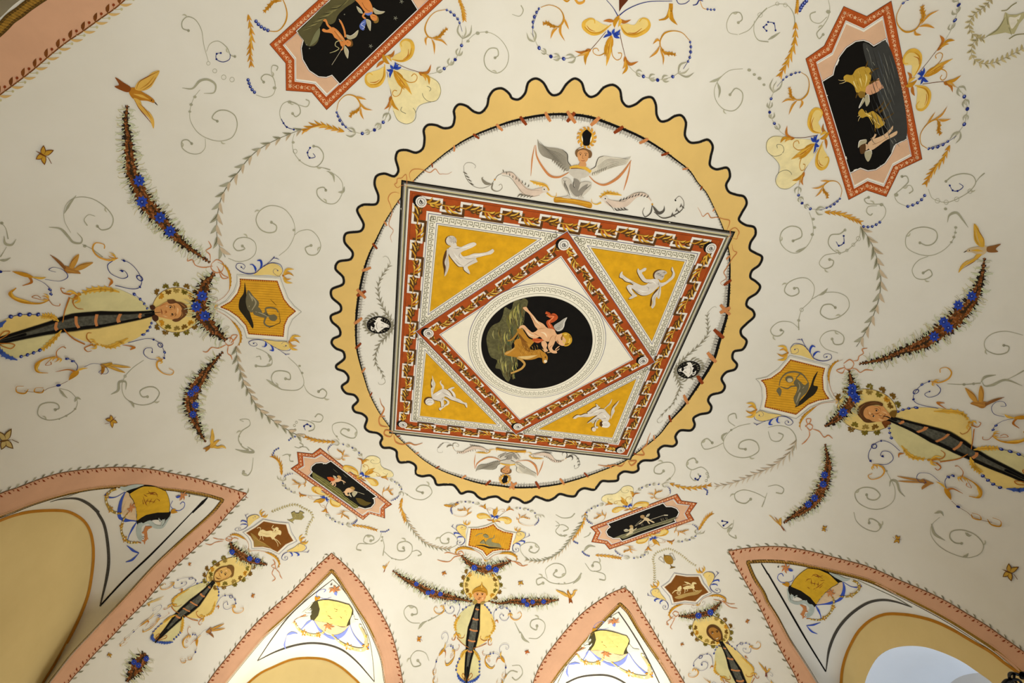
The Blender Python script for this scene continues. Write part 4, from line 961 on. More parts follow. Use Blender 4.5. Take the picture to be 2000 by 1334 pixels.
# picture cloth: traced on the right lunette (tile 3,3), carried to the others
def cloth(lbl, mp, lt, pic):
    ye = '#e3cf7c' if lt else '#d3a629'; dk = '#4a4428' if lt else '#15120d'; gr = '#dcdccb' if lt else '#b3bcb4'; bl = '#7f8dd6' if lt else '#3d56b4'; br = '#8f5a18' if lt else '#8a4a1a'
    with thing('painted_drapery', lbl, 'painted drapery', 'picture cloths inside the lunettes', z=2):
        with M(mp):
            Fl(dk, '160,580 185,572 340,650 395,690 350,745 250,670 170,640', g=90); Fl(dk, '400,445 480,470 580,540 540,550', g=90)
            with part('blue_ribbon', .1, 'blue ribbon'):
                S(bl, (3, 10, 22, 14, 30, 22, 6), '370,725 440,715 500,705 560,680 585,640 595,590 585,545'); S(bl, (4, 16, 6, 3), '370,725 400,780 412,820 405,850'); S(bl, (3, 14, 5), '410,860 350,880 300,885'); S(bl, (2, 14, 3), '300,885 340,930 385,950'); S(bl, (3, 4, 14), '590,545 650,580 700,585 730,575')
                S(bl, (3, 4, 5), '200,490 195,530 150,548 100,545 75,515 85,485 110,480 120,500')
            with part('flesh_drape', .15, 'flesh-pink drape'): Fl('#dfc39c', '375,715 400,690 440,640 480,590 540,555 580,545 580,600 560,650 500,690 440,710', g=90)
            with part('dolphin_scroll', .2, 'grey dolphin scroll'):
                S(gr, (8, 18, 22, 26, 34, 42, 26), '195,640 230,650 215,690 170,680 160,620 200,600 210,640' if False else '150,600 160,640 175,690 230,710 290,700 340,740 330,790 300,815'); S(gr, (26, 18, 10), '175,690 200,630 225,650 205,665'); S('D', 3, '180,690 170,650 200,620 228,650 205,668'); Lf(gr, 26, '330,740 310,690 275,650')
                Ac('F', 26, '250,720 290,750 270,800 300,820', 4, 0, 1.0); D('w', 292, 803, 9); D('K', 293, 803, 4); S('o', (6, 4), '300,830 335,830'); Lf('d', 22, '160,580 140,565 108,558'); Lf('d', 18, '160,580 158,555 130,545')
                S(gr, (6, 26, 30, 10), '480,470 540,500 600,525 640,520')
            with part('garland_swag', .25, 'small yellow flower swag'):
                for p in ('330,835 400,840 460,810 500,760 515,700 500,650', '560,655 620,655 680,630 715,590 700,550 660,530'):
                    S('O' if not lt else 'N', (6, 16, 18, 12), p); Q = resample(spline(pts(p), 8), 15)
                    for i, q in enumerate(Q): D('#e7d690', q[0], q[1], 6); D(['y', 'd', 'w'][i % 3], q[0]+3, q[1]-3, 5)
                    for i in (5, 10):
                        for h in range(5): Lv('d', 10, Q[i][0], Q[i][1], h*1.26, 22)
            with part('yellow_cloth', .3, 'yellow cloth with a small sketch'):
                Fl(ye, '312,435 400,445 480,480 550,548 510,575 450,620 400,680 375,715 330,660 260,610 178,575 210,520 260,470', sm=False, g=60)
                S(dk, (2, 4, 3), '312,435 400,445 480,480 550,548 500,580 430,640 375,715'); S(dk, (2, 4), '312,435 260,470 210,520 178,575')
                for p in pic: S(br, (3, 8, 3) if lt else (2, 6, 2), p)
            with part('finial', .3, 'small red leaf finial'):
                for h in range(6): Lv('F', 14, 140, 435, h*1.05+.3, 42)
                Lf(bl, 20, '160,440 180,450 200,455'); D('D', 82, 423, 7)
                for h in range(6): Lv('F', 14, 490, 625, h*1.05, 38)
PA = ['345,600 380,585 440,540', '370,605 400,590 430,560', '340,500 370,480 430,515', '350,485 400,500 430,490', '290,550 310,520 340,515', '290,555 320,560', '340,520 340,560', '370,530 365,570', '395,540 390,580', '330,545 400,560', '300,575 340,600', '380,480 400,510', '410,530 445,525']
cloth('picture cloth with dark sketch of ruins on the right lunette, beside the window arch', T(3,3), False, PA)
L1 = [T(0,2)(q) if q[1] < 1400 else T(0,2)(q) for q in pts('1290,1150 1005,1175 1045,1334 1320,1320 1060,1500 1280,1400 1440,1260 1080,1560')]
# landmarks: cloth corners top-right, top-left ... on the right lunette
cloth('dark-backed picture cloth with a sketch on the left lunette', warp('312,435 178,575 375,715 550,548 300,885 560,650 85,485 700,570',
      [T(0,2)(q) for q in pts('1290,1160 1320,1325 1070,1390 1010,1180 1085,1650 950,1330 1440,1260 850,1190')]), False, PA)
cloth('pale picture cloth with a faint sketch on the brightly lit far left lunette', warp('312,435 178,575 375,715 550,548 300,885 500,625 140,435 700,570 165,640 330,830 640,525',
      [T(1,3)(q) for q in pts('730,720 480,690 455,840 710,890 240,960 570,890 615,600 850,1020 415,745 300,850 790,850')]), True, PA)
cloth('pale picture cloth with a small temple sketch on the brightly lit far right lunette', warp('312,435 178,575 375,715 550,548 300,885 500,625 140,435 700,570 165,640 330,830 640,525',
      [T(2,3)(q) for q in pts('895,965 640,930 610,1075 870,1110 440,1190 735,1105 790,850 1060,1240 590,1000 510,1105 985,1080')]), True, PA)
# ================================================================ four star-ended panels
PAN = [
 ('painted_star_panel', 'large star-ended panel with two winged boys on black, cut off by the top edge', Z(520, 0, 5.556),
  '38,480 212,685 215,980 495,1000 655,1190 1985,-70 1850,-330 1830,-520 1560,-540 1400,-760', '180,487 305,645 308,883 525,912 652,1048 1800,-40 1650,-250 1650,-400 1500,-420 1380,-560',
  '335,335 408,430 385,520 400,640 470,760 570,825 650,832 715,808 800,905 1640,100 1540,-60 1600,-200 1500,-400 1300,-420 1230,-350 1150,-420'),
 ('painted_star_panel', 'large star-ended panel with two goats and two winged boys on black, right of the ring', Z(1560, 0, 3.3346),
  '293,40 443,105 602,5 803,1035 655,1105 570,1280 442,1238 325,1300 45,382 165,298', '305,130 422,183 548,100 735,1015 615,1080 555,1215 448,1178 360,1228 112,402 215,340',
  '155,530 225,487 235,440 265,370 310,310 370,270 420,262 455,275 487,300 565,255 703,900 628,937 600,1000 560,1060 500,1100 450,1108 400,1090 335,1122'),
 ('painted_star_panel', 'small star-ended panel with two children blowing horns on black, lower left of the ring', Z(560, 860, 7.845),
  '510,118 395,205 160,180 180,355 65,432 1170,1215 1275,1120 1503,1190 1500,1050 1610,980', '530,205 430,262 248,240 260,385 172,440 1165,1155 1255,1090 1435,1135 1440,1040 1510,965',
  '675,320 600,360 530,342 450,350 385,400 375,450 400,480 345,540 1050,1045 1105,1010 1200,1040 1290,1020 1340,960 1335,900 1310,885 1370,860'),
 ('painted_star_panel', 'small star-ended panel with two children and a plough on black, lower right of the ring', Z(1140, 940, 8.333),
  '1520,205 1590,315 1843,352 1725,515 1795,630 420,1105 345,1015 128,985 192,830 110,745', '1465,280 1530,360 1728,385 1645,520 1695,610 450,1030 385,965 225,935 275,835 225,765',
  '1290,358 1340,415 1430,415 1510,445 1545,500 1520,560 1465,600 1490,655 625,965 585,915 480,920 400,880 370,820 395,775 440,740 400,690'),
]
def black_round(s, k):
    return s
for idx, (nm, lab, mp, out, inn, blk) in enumerate(PAN):
    with thing(nm, lab, 'painted panel', 'star-ended panels', z=1):
        O, I, Bk = pts(out), pts(inn), pts(blk); sc = [5.556, 3.33, 7.845, 8.333][idx]
        with M(mp):
            Fp('#b5531f', O, g=7*sc)
            S('#5a2a14', .9*sc, O, sm=False, closed=True); S('X', .5*sc, [(o[0]*.12+i[0]*.88, o[1]*.12+i[1]*.88) for o, i in zip(O, I)], sm=False, closed=True)
            rnd = random.Random(idx)
            with part('blossom_pattern', .05, 'cream blossom pattern'):
                mid = [(o[0]*.52+i[0]*.48, o[1]*.52+i[1]*.48) for o, i in zip(O, I)]; mid.append(mid[0])
                for ph in range(2):
                    for a, b in zip(mid, mid[1:]):
                        L_ = math.hypot(b[0]-a[0], b[1]-a[1]); wdt = 4.8*sc if idx < 2 else 2.9*sc; n = max(1, int(L_/(wdt*1.9)))
                        an = math.atan2(b[1]-a[1], b[0]-a[0])
                        for j in range(n+1):
                            x, y = a[0]+(b[0]-a[0])*j/n, a[1]+(b[1]-a[1])*j/n
                            if ph == 0:
                                for h in range(5 if j % 2 == 0 else 3): Lv('i', wdt*.55, x, y, an+h*(1.2566 if j % 2 == 0 else 2.09)+j, wdt*.85, 0)
                            elif j < n:
                                x2, y2 = a[0]+(b[0]-a[0])*(j+.5)/n, a[1]+(b[1]-a[1])*(j+.5)/n
                                for sd in (1, -1): Lv('#e0a070', wdt*.3, x2, y2, an+sd*.8+(j % 2)*PI, wdt*1.1, .3*sd)
            with part('flesh_border', .1, 'flesh pink inner border with white lines'):
                Fp('W', I, g=7*sc); S('n', .5*sc, [(i[0]*.985+O[0][0]*0+.015*sum(q[0] for q in I)/10, i[1]*.985+.015*sum(q[1] for q in I)/10) for i in I], sm=False, closed=True)
                cx, cy = sum(q[0] for q in I)/len(I), sum(q[1] for q in I)/len(I)
                Fp('k', [(cx+(q[0]-cx)*.972, cy+(q[1]-cy)*.955) for q in I], g=7*sc)
            with part('black_field', .15, 'black painted field'):
                S('n', 4.4*sc, Bk, sm=False, closed=True); S('W', 3.2*sc, Bk, sm=False, closed=True); Fp('#0f0c08', Bk, g=7*sc)
# ---- the scenes: figures on the black fields
def child(lbl, mp, body, hair, wings=(), extra=(), sk='#d98a48', sh='#8a4a20', hl='#efb070', z=4, head=None):
    with thing('painted_child', lbl, 'painted figure', 'children on the black panels', z=z):
        with M(mp):
            for b in body: Fl(sk, b, g=200) if isinstance(b, str) else S(sk, b[0], b[1])
            if head: D(sk, *head); 
            with part('hair', .1): Fl(hair[0], hair[1], g=200)
            for w in wings:
                with part('wing', .05, 'pale wing'):
                    Fl('#b5ac8c', w, g=200); Q = pts(w); S('w', (1, 5, 1), Q[:3])
            for c, w, p in extra: S(c, w, p)
MA = Z(520, 0, 5.556)
with thing('painted_hillside', 'grey-green sloping ground on the black field of the top left panel', 'painted ground', z=3):
    with M(MA):
        Fl('#5c5636', '345,340 420,270 600,80 700,-10 700,-60 1000,-60 960,10 860,80 780,160 740,240 690,260 640,210 590,280 560,340 570,420 520,490 440,490 410,440', g=60)
        for k in range(16): S(['#7d7648', '#3f3c26', '#8f8658'][k % 3], (2, 14, 2), [(400+k*22, 330-k*18), (470+k*24, 300-k*17), (560+k*24, 240-k*18)])
        Lf('#7a7a56', 60, '580,300 540,400 470,500')
        for x, y in ((850, 150), (440, 480), (470, 520), (1405, 190), (1135, 495), (1470, 10)):
            with part('white_butterfly', .1, 'tiny white insect'): [Lv('#8d8d7c', 6, x, y, h*1.25, 26 if x > 1000 else 8) for h in range(5)]
child('orange-skinned winged boy holding a stick on the top left panel', MA, ['720,290 760,310 800,350 850,420 870,470 820,500 790,440 740,400 715,360 620,340 605,320 620,305 660,320', (22, '700,300 670,270 640,210 625,225'), (20, '860,400 850,330 825,260 800,215'), (14, '840,470 825,530 810,540'), '860,440 890,425 920,440 925,480 890,500 865,480'],
      ('#6a4a20', '890,425 920,420 940,450 940,490 905,505 920,480 922,450'), ['870,370 920,380 1000,320 980,390 920,420 880,410', '850,490 890,540 885,630 860,590 845,540'],
      [('#d9cfae', (3, 3, 3), '825,520 770,610 712,700'), ('#b8b080', (6, 10, 6, 9, 4), '840,430 760,450 750,490 790,520 750,550 690,570'), ('#7a3f1a', 4, '740,330 790,400 830,450'), ('#f0b878', (2, 9, 2), '760,330 800,380 840,420'), ('w', 4, '790,200 800,215'), ('#3a2412', 4, '880,455 890,455')])
child('orange-skinned winged boy with a blue scarf, upper figure on the top left panel', MA, ['960,-20 1080,-30 1120,0 1150,60 1160,120 1140,160 1080,130 1040,80 1000,30', (26, '1060,0 1080,60 1080,90'), '1130,150 1170,150 1200,170 1210,210 1180,225 1140,200', (20, '1080,130 1050,170 1080,200')],
      ('#8a6a30', '1190,150 1220,190 1215,235 1180,245 1165,228 1200,215 1205,180'), ['980,60 1030,100 1050,140 1010,130', '1160,75 1220,110 1290,120 1250,145 1180,140', '1085,200 1130,220 1130,330 1100,280'],
      [('#6a7dc0', (10, 30, 20), '1070,140 1110,150 1150,130'), ('#5c70b8', (10, 50, 60, 20), '1080,200 1060,240 1040,290 1060,320'), ('#c8d0ea', (3, 8, 3), '1070,230 1030,260 1070,290 1040,310'), ('#7a3f1a', 4, '1040,20 1080,90 1130,120'), ('#a0522a', 4, '1150,170 1190,180')])
MB_ = Z(1560, 0, 3.3346)
with thing('painted_hillside', 'dark grey rocky ground on the black field of the right panel', 'painted ground', z=3):
    with M(MB_):
        Fl('#3d3d3a', '420,275 455,285 487,308 560,262 698,898 630,930 600,990 590,900 560,780 520,650 480,500 440,400', g=60)
        for k in range(34): x = 440+(k*37) % 150; S(['#66665f', '#2a2a28', '#52565a', '#7b7a70'][k % 4], (1, 5, 1), [(x, 290+k*17), (x+22, 360+k*17), (x+40, 440+k*15)])
        for x, y in ((440, 310), (480, 400), (620, 900), (640, 930), (600, 910), (470, 440)): S('#8a897c', 3, [(x, y), (x+14, y+22)])
def goat(lbl, mp, body, legs, horns, hl):
    with thing('painted_goat', lbl, 'painted goat', 'goats on the right panel', z=4):
        with M(mp):
            Fl('#c09a38', body, g=200)
            for p in legs: S('#5a4218', (16, 9, 4), p)
            for p in hl: S('#ecd68a', (1, 9, 1), p)
            for k in range(10): S(['#8a6a20', '#e0bd58'][k % 2], 2.5, [(hl[0 and k] and pts(hl[k % len(hl)])[0][0]+k*4, pts(hl[k % len(hl)])[0][1]+k*7-20), (pts(hl[k % len(hl)])[0][0]+k*4+16, pts(hl[k % len(hl)])[0][1]+k*7+14)])
            with part('horns', .1): 
                for p in horns: S('#cbb37a', (5, 4, 2), p)
goat('shaggy golden goat with long horns, upper animal on the right panel', MB_, '290,500 310,482 345,485 370,450 420,430 460,440 470,500 450,560 430,600 400,610 375,600 360,560 340,540 320,530 300,525', ['430,450 440,420 450,390', '460,480 490,450 520,440', '460,540 500,520 530,515', '385,600 375,620 370,635'], ['300,515 275,520 255,515', '305,525 285,535 262,540'], ['350,500 360,540 380,580', '380,470 400,520 410,560', '420,460 440,500 430,560'])
goat('smaller golden goat, lower animal on the right panel', MB_, '385,735 410,705 440,735 480,720 510,740 540,770 560,800 540,820 500,835 490,800 470,770 440,755 410,765', ['500,720 530,690 560,650', '520,730 560,700 600,650', '540,780 580,760 620,730', '500,830 495,845 500,855'], ['400,755 390,770 385,785', '395,745 380,755'], ['470,750 500,790 530,810', '430,730 450,745 480,760'])
child('pink-skinned winged boy leaning on the upper goat, right panel', MB_, ['440,560 470,540 500,520 520,505 525,525 545,560 520,590 490,605 455,615 435,600', (12, '500,590 530,570 550,565')], ('#8a6a28', '385,605 400,590 430,600 425,630 400,635 388,620'), ['420,630 390,700 410,680 430,645', '430,620 450,610 460,660 440,690'], [('#b87850', 3, '460,560 490,570 520,550')], sk='#d8a27c')
child('winged boy with bare feet towards the ground, lowest figure on the right panel', MB_, ['450,930 480,905 520,890 560,870 600,830 612,815 610,840 580,880 640,850 638,870 560,915 520,945 470,975 450,960', (12, '470,905 490,890 500,870')], ('#5a3d20', '400,940 430,930 430,990 405,1000 395,970'), ['385,960 395,915 440,905 440,925 405,940', '430,985 470,975 475,1000 450,1050 430,1020'], [('#a87850', 3, '480,940 530,920 580,890'), ('#3a2412', 3, '425,955 430,965')], sk='#ddb890', head=(432, 955, 22))
MC = Z(560, 860, 7.845)
with thing('painted_hillside', 'olive grassy slope on the black field of the lower left panel', 'painted ground', z=3):
    with M(MC):
        Fl('#6f6b3a', '400,485 480,530 620,610 720,690 820,750 900,860 1000,930 1100,1010 1050,1040 900,930 700,790 500,640 400,560', g=80)
        for k in range(24): S(['#8f8a4c', '#4a4526', '#a59d5c'][k % 3], (2, 12, 2), [(400+k*26, 500+k*19+(k % 3)*14), (460+k*26, 540+k*19+(k % 3)*14), (520+k*26, 590+k*19+(k % 3)*14)])
        for p in ('710,430 745,460 780,490', '860,500 900,540 930,560'):
            with part('flying_bird', .1, 'tiny grey bird'): S('#77765f', (2, 6, 2), p)
        Lf('#5a4a1a', 90, '1060,880 1200,960 1300,950')
child('small child with an orange cloak blowing a horn, lower left panel', MC, ['700,600 740,590 790,570 830,570 830,610 790,630 740,640 720,680 690,680 690,640 660,660 670,640', (14, '800,600 850,610 900,640'), (12, '740,640 750,680 730,700')], ('#c99a5c', '770,540 800,530 835,560 830,590 800,580'), ['710,530 750,550 770,590 740,590'], [('#c4551f', (10, 60, 60, 20), '620,560 660,580 710,590 740,570'), ('#d9c9a0', (4, 5, 8), '850,600 870,640 878,665')], sk='#e0b38a')
child('small winged child with a long trumpet, lower left panel', MC, ['850,800 890,770 910,740 960,720 1010,740 1030,770 990,790 960,800 940,790 930,820 960,830 940,845 900,830 880,790', (12, '1000,760 1060,780 1080,790')], ('#b08a4a', '970,720 1000,700 1040,720 1040,750 1000,745'), ['1030,770 1080,790 1060,830 1030,860 1000,810', '960,800 990,860 950,830'], [('#cfc4a0', (3, 4, 6), '1070,780 1130,800 1190,820')], sk='#dfb78c')
MD = Z(1140, 940, 8.333)
with thing('painted_hillside', 'grey-green slope on the black field of the lower right panel', 'painted ground', z=3):
    with M(MD):
        Fl('#7a7654', '500,915 700,840 900,760 1100,700 1300,640 1500,575 1520,575 1460,610 1440,650 1200,720 900,820 640,930 590,910', g=80)
        for k in range(26): S(['#9a9474', '#5a5638', '#b3ac8a'][k % 3], (2, 10, 2), [(560+k*34, 890-k*11+(k % 3)*14), (620+k*34, 870-k*11+(k % 3)*14), (690+k*34, 850-k*11+(k % 3)*14)])
child('child pushing a long plough with both hands, lower right panel', MD, ['980,580 1010,580 1060,600 1080,620 1140,650 1155,665 1130,670 1070,640 1050,650 1080,680 1070,690 1040,660 1030,640 990,630 975,610', (14, '990,620 960,650 900,690')], ('#a8895c', '920,560 950,540 985,550 990,590 960,600 930,590'), ['1010,570 1040,530 1075,520 1060,560'], [('#d8cdb0', (4, 5, 5), '1080,620 1200,580 1320,540'), ('#d8cdb0', (16, 16), '1310,545 1370,545'), ('#d8cdb0', 4, '980,620 900,680 840,725'), ('#b8ad90', 4, '940,620 880,670 830,720')] + [('#b3a98c', 3, [(x, 690-(x-900)*.25), (x+20, 730-(x-900)*.25)]) for x in (930, 950, 1060, 1250, 1265, 1290, 1330, 1350)], sk='#d3bd94')
child('winged child kneeling at the front end of the plough, lower right panel', MD, ['740,780 770,750 800,740 810,780 860,750 860,765 810,800 800,830 760,850 700,880 690,870 740,820'], ('#b59a6c', '745,720 775,705 805,725 800,750 760,755'), ['650,790 690,770 740,790 720,810 670,815'], [('#8a6f48', 3, '750,800 790,790')], sk='#d3c29c')
# ================================================================ the ornament at the long sides of the panels
LM = dict(a=(1075,530), b=(1310,560), c=(1055,780), d=(1215,735), e=(1228,370), f=(857,620), gr=(1420,270), gl=(800,850), hr=(1490,70), hl=(630,870), ir=(1605,350), il=(830,1038), fr=(1440,710), fl=(1200,965))
def side_motif(lbl, mp, fan=True, arms=True, z=2, sub='flower spray beside panel'):
    with thing('painted_flower_spray', lbl, 'painted ornament', 'gold scroll sprays on the panel sides', z=z):
        with M(mp):
            if fan:
                with part('yellow_fan', 0, 'pale yellow fan'):
                    Fl('#ecdda8', '1085,540 1280,570 1350,590 1430,650 1442,730 1400,785 1340,795 1260,830 1240,900 1225,950 1180,965 1110,935 1070,860 1060,740 1030,600', g=90)
                    S('h', (3, 4, 4, 5), '1340,590 1420,640 1442,710 1410,780 1350,790 1305,750 1300,700 1330,670 1365,690 1350,715'); S('h', (3, 4, 4, 5), '1070,860 1110,940 1180,965 1240,930 1245,870 1200,820 1150,820 1130,860 1170,885'); S('h', 3, '1245,880 1280,820 1380,790')
            with part('gold_c_scroll', .2, 'gold C-shaped acanthus'):
                Fl('Q', '1060,460 1140,470 1200,440 1225,370 1210,320 1165,308 1120,340 1130,400 1080,430', g=90); S('y', (8, 16, 30, 30, 16, 6), '1060,460 1140,475 1200,440 1224,370 1208,320 1165,307 1130,330 1137,362')
                S('d', (3, 10, 12, 4), '1080,468 1150,468 1198,430 1215,370'); S('o', (3, 8, 3), '1150,460 1185,430 1190,380')
            with part('gold_c_scroll', .2, 'gold C-shaped acanthus'):
                Fl('Q', '1000,520 990,600 955,655 900,672 862,640 860,590 900,560 960,540', g=90); S('y', (8, 16, 30, 30, 16, 6), '1005,500 1000,600 960,655 900,668 862,640 860,590 885,568 912,582')
                S('d', (3, 10, 12, 4), '1000,520 992,600 950,650 890,660'); S('o', (3, 8, 3), '965,620 930,640 890,640')
            with part('calyx', .25, 'brown-gold leaf cup'):
                Lf('o', 26, '1010,440 1060,430 1082,388'); Lf('o', 26, '1005,470 960,500 938,528'); Lf('d', 34, '990,420 1010,470 1045,500'); Lf('y', 22, '1010,430 1040,450 1060,480')
            with part('tulip', .3, 'golden tulip'):
                Lf('d', 62, '1075,548 1120,610 1165,690'); Lf('y', 40, '1090,560 1160,650 1218,738'); Lf('d', 24, '1085,580 1120,650 1160,700'); S('o', (2, 8, 2), '1085,560 1130,620 1190,700')
                S('d', (14, 8, 6, 5, 6), '1100,560 1150,610 1200,640 1245,630 1258,595 1235,572 1213,592'); S('d', (12, 8, 5, 5, 6), '1120,620 1138,680 1120,735 1085,750 1065,730 1078,702 1100,706')
                Lf('q', 20, '1150,660 1190,690 1205,720')
            with part('blue_flower', .35, 'dark blue petals'):
                for p in ('1075,535 1090,505 1085,478', '1075,535 1055,515 1050,500', '1070,540 1040,548 1018,540', '1070,545 1050,570 1045,607', '1080,535 1110,530 1138,518', '1080,530 1100,515 1112,498'): Lf('u', 22, p)
                for p in ('1075,535 1085,505', '1070,545 1030,545', '1070,550 1048,590'): S('n', (4, 2), p)
            S('b', 4, '1090,490 1180,532 1270,560'); S('b', 4, '1022,560 1040,650 1057,745')
            if arms:
                for pp in (('1270,560 1300,575 1330,575', '1285,565 1340,560 1368,498', '1300,570 1345,600 1352,658', '1290,570 1320,600 1325,630'), ('1055,745 1050,780 1055,805', '1055,760 1035,820 1000,852', '1060,765 1075,820 1118,860', '1055,770 1050,820 1035,860')):
                    with part('leaf_calyx', .25, 'orange leaf cup'):
                        Lf('o', 30, pp[0]); Lf('o', 22, pp[1]); Lf('d', 24, pp[2]); Lf('q', 18, pp[3])
                for ln, gs, bs in (('1330,575 1400,565 1470,530 1555,460 1605,350 1612,270', '1410,555,1455,530 1505,505,1535,455 1570,430,1600,380 1612,300,1640,170', '1470,530 1555,460 1605,350'),
                                   ('1050,800 1040,860 993,950 925,1010 830,1038 760,1025', '1040,880,1005,940 975,965,935,1000 890,1020,850,1035 780,1040,700,1020', '993,950 925,1010 830,1038')):
                    with part('bead_chain', .2, 'grey buds and blue beads'):
                        S('g', (3, 3), ln)
                        for q in gs.split():
                            v = [float(t) for t in q.split(',')]; a = math.atan2(v[3]-v[1], v[2]-v[0]); l = math.hypot(v[3]-v[1], v[2]-v[0])
                            for sd in (1, -1): Lv('g', min(l, 60)*.22, v[0], v[1], a+sd*.35, l*1.0, sd*.22)
                            Lv('G', min(l, 60)*.16, v[0], v[1], a, l*.8)
                        for x, y in pts(bs): D('n', x, y, 13); D('U', x+3, y-3, 6)
                for bd, ln, arc, spr in (('1590,172 1575,142 1548,112 1520,88 1490,72', '1610,240 1590,172', '1480,68 1400,88 1345,145 1320,225 1345,280 1372,292', ['1372,292 1430,280 1470,235 1502,212', '1385,300 1450,310 1495,350', '1345,280 1325,300 1330,350', '1370,295 1390,340 1393,418']),
                                         ('630,872 640,902 655,935 676,965 702,987', '750,1026 702,987', '630,855 650,785 710,736 775,748 812,800 815,832', ['815,825 790,860 750,880 733,915', '775,748 820,760 862,772', '805,790 850,840 912,855', '818,835 820,880 842,928'])):
                    with part('bead_arc', .2, 'string of blue beads'):
                        S('n', 3, ln+' '+bd); 
                        for i, (x, y) in enumerate(pts(bd)): D('n', x, y, 12-abs(i-2)*1.5 if i else 9)
                        for i, (x, y) in enumerate(pts(bd)): D('U', x+2, y-3, 4.5)
                    with part('gold_sprig', .2, 'gold acanthus sprig'):
                        S('d', (4, 5, 7, 12, 10), arc); Ac('d', 22, spr[0], 5, 0, 1.0, 'o')
                        for q in spr[1:]: Lf('q', 17, q); S('o', (1, 3, 1), q)
def LMs(keys): return [LM[k] for k in keys]
def side(lbl, mp, fan, **dst):
    ks = list(dst); side_motif(lbl, warp(LMs(ks), [mp(q) for q in dst.values()]), fan)
side_motif('gold and blue flower spray with yellow fan, lower right of the top left panel', T(1, 0), True)
side('gold and blue flower spray with yellow fan, left of the right panel', T(3, 0), True, a=(370,1100), b=(170,1060), c=(265,1370), d=(180,1240), e=(330,890), f=(460,1285), gr=(190,740), gl=(430,1475), hr=(245,555), hl=(560,1544), ir=(22,765), il=(328,1625), fr=(-5,1100), fl=(70,1450))
side('gold and blue flower spray on the right side of the right panel', T(3, 0), False, a=(1200,590), b=(1340,350), c=(1400,640), d=(1440,455), e=(1150,390), f=(1190,855), gr=(1190,130), gl=(1330,950), hr=(1050,15), hl=(1250,1155), ir=(1445,-60), il=(1530,965))
side('small flower spray with yellow fan, upper right of the lower left panel', Z(560, 860, 7.845), True, a=(1180,525), b=(1150,320), c=(1480,560), d=(1355,420), e=(920,390), f=(1350,690), gr=(840,190), gl=(1570,770), hr=(628,135), hl=(1600,915), ir=(865,55), il=(1760,740), fr=(1350,240), fl=(1630,500))
side('small flower spray on the lower left side of the lower left panel', Z(560, 860, 7.845), False, a=(590,880), b=(250,830), c=(595,1065), d=(410,950), e=(395,735), f=(820,990), gr=(170,640), gl=(870,1130), hr=(85,500), hl=(1080,1212), ir=(-60,650), il=(855,1280))
side('small flower spray with yellow fan, upper left of the lower right panel', Z(1140, 940, 8.333), True, a=(730,395), b=(820,220), c=(440,360), d=(600,245), e=(1010,340), f=(495,500), gr=(1190,180), gl=(270,550), hr=(1410,187), hl=(140,685), ir=(1220,40), il=(45,500), fr=(740,72), fl=(315,240))
side('small flower spray on the underside of the lower right panel', Z(1140, 940, 8.333), False, a=(1130,920), b=(1400,970), c=(1050,1080), d=(1240,1050), e=(1370,830), f=(865,975), gr=(1590,800), gl=(730,1110), hr=(1775,695), hl=(508,1120), ir=(1820,885), il=(820,1245))
side('gold and blue flower spray hanging from the top edge above the scalloped ring', T(2, 0), False, a=(790,260), b=(900,470), c=(590,400), d=(735,510), e=(1045,240), f=(578,160), gr=(1190,390), gl=(330,200), hr=(1390,320), hl=(213,60), ir=(1253,592), il=(212,370))
side('small gold flower spray on top of the lowest orange shield', Z(870, 970, 9.53), False, a=(920,370), b=(1180,240), c=(735,200), d=(960,185), e=(1215,430), f=(605,380), gr=(1440,380), gl=(360,240), hr=(1665,520), hl=(130,312), ir=(1665,300), il=(225,105))
# ================================================================ shields with their scrolls and knots
def stripes(c, w, poly, a, sp):
    ca, sa = math.cos(a), math.sin(a); R = [(x*ca+y*sa, -x*sa+y*ca) for x, y in poly]; y0, y1 = min(r[1] for r in R), max(r[1] for r in R); y = y0+sp*.7
    while y < y1:
        xs = sorted((A[0]+(B[0]-A[0])*(y-A[1])/(B[1]-A[1])) for A, B in zip(R, R[1:]+R[:1]) if (A[1] > y) != (B[1] > y))
        for u, v in zip(xs[::2], xs[1::2]):
            if v-u > 30: S(c, w, [((u+12)*ca-y*sa, (u+12)*sa+y*ca), ((v-12)*ca-y*sa, (v-12)*sa+y*ca)])
        y += sp
def cup(x, y, a, l, c='d'):
    for da, ll, w in ((-.55, 1, .2), (.6, .95, .2), (0, .85, .16), (-.25, .7, .14), (.3, .7, .14)): Lv([c, 'q', 'y'][int(abs(da)*4) % 3], l*w, x, y, a+da, l*ll, .25*(1 if da > 0 else -1))
    D('o', x, y, l*.07)
SM = '870,260 340,140 780,0'
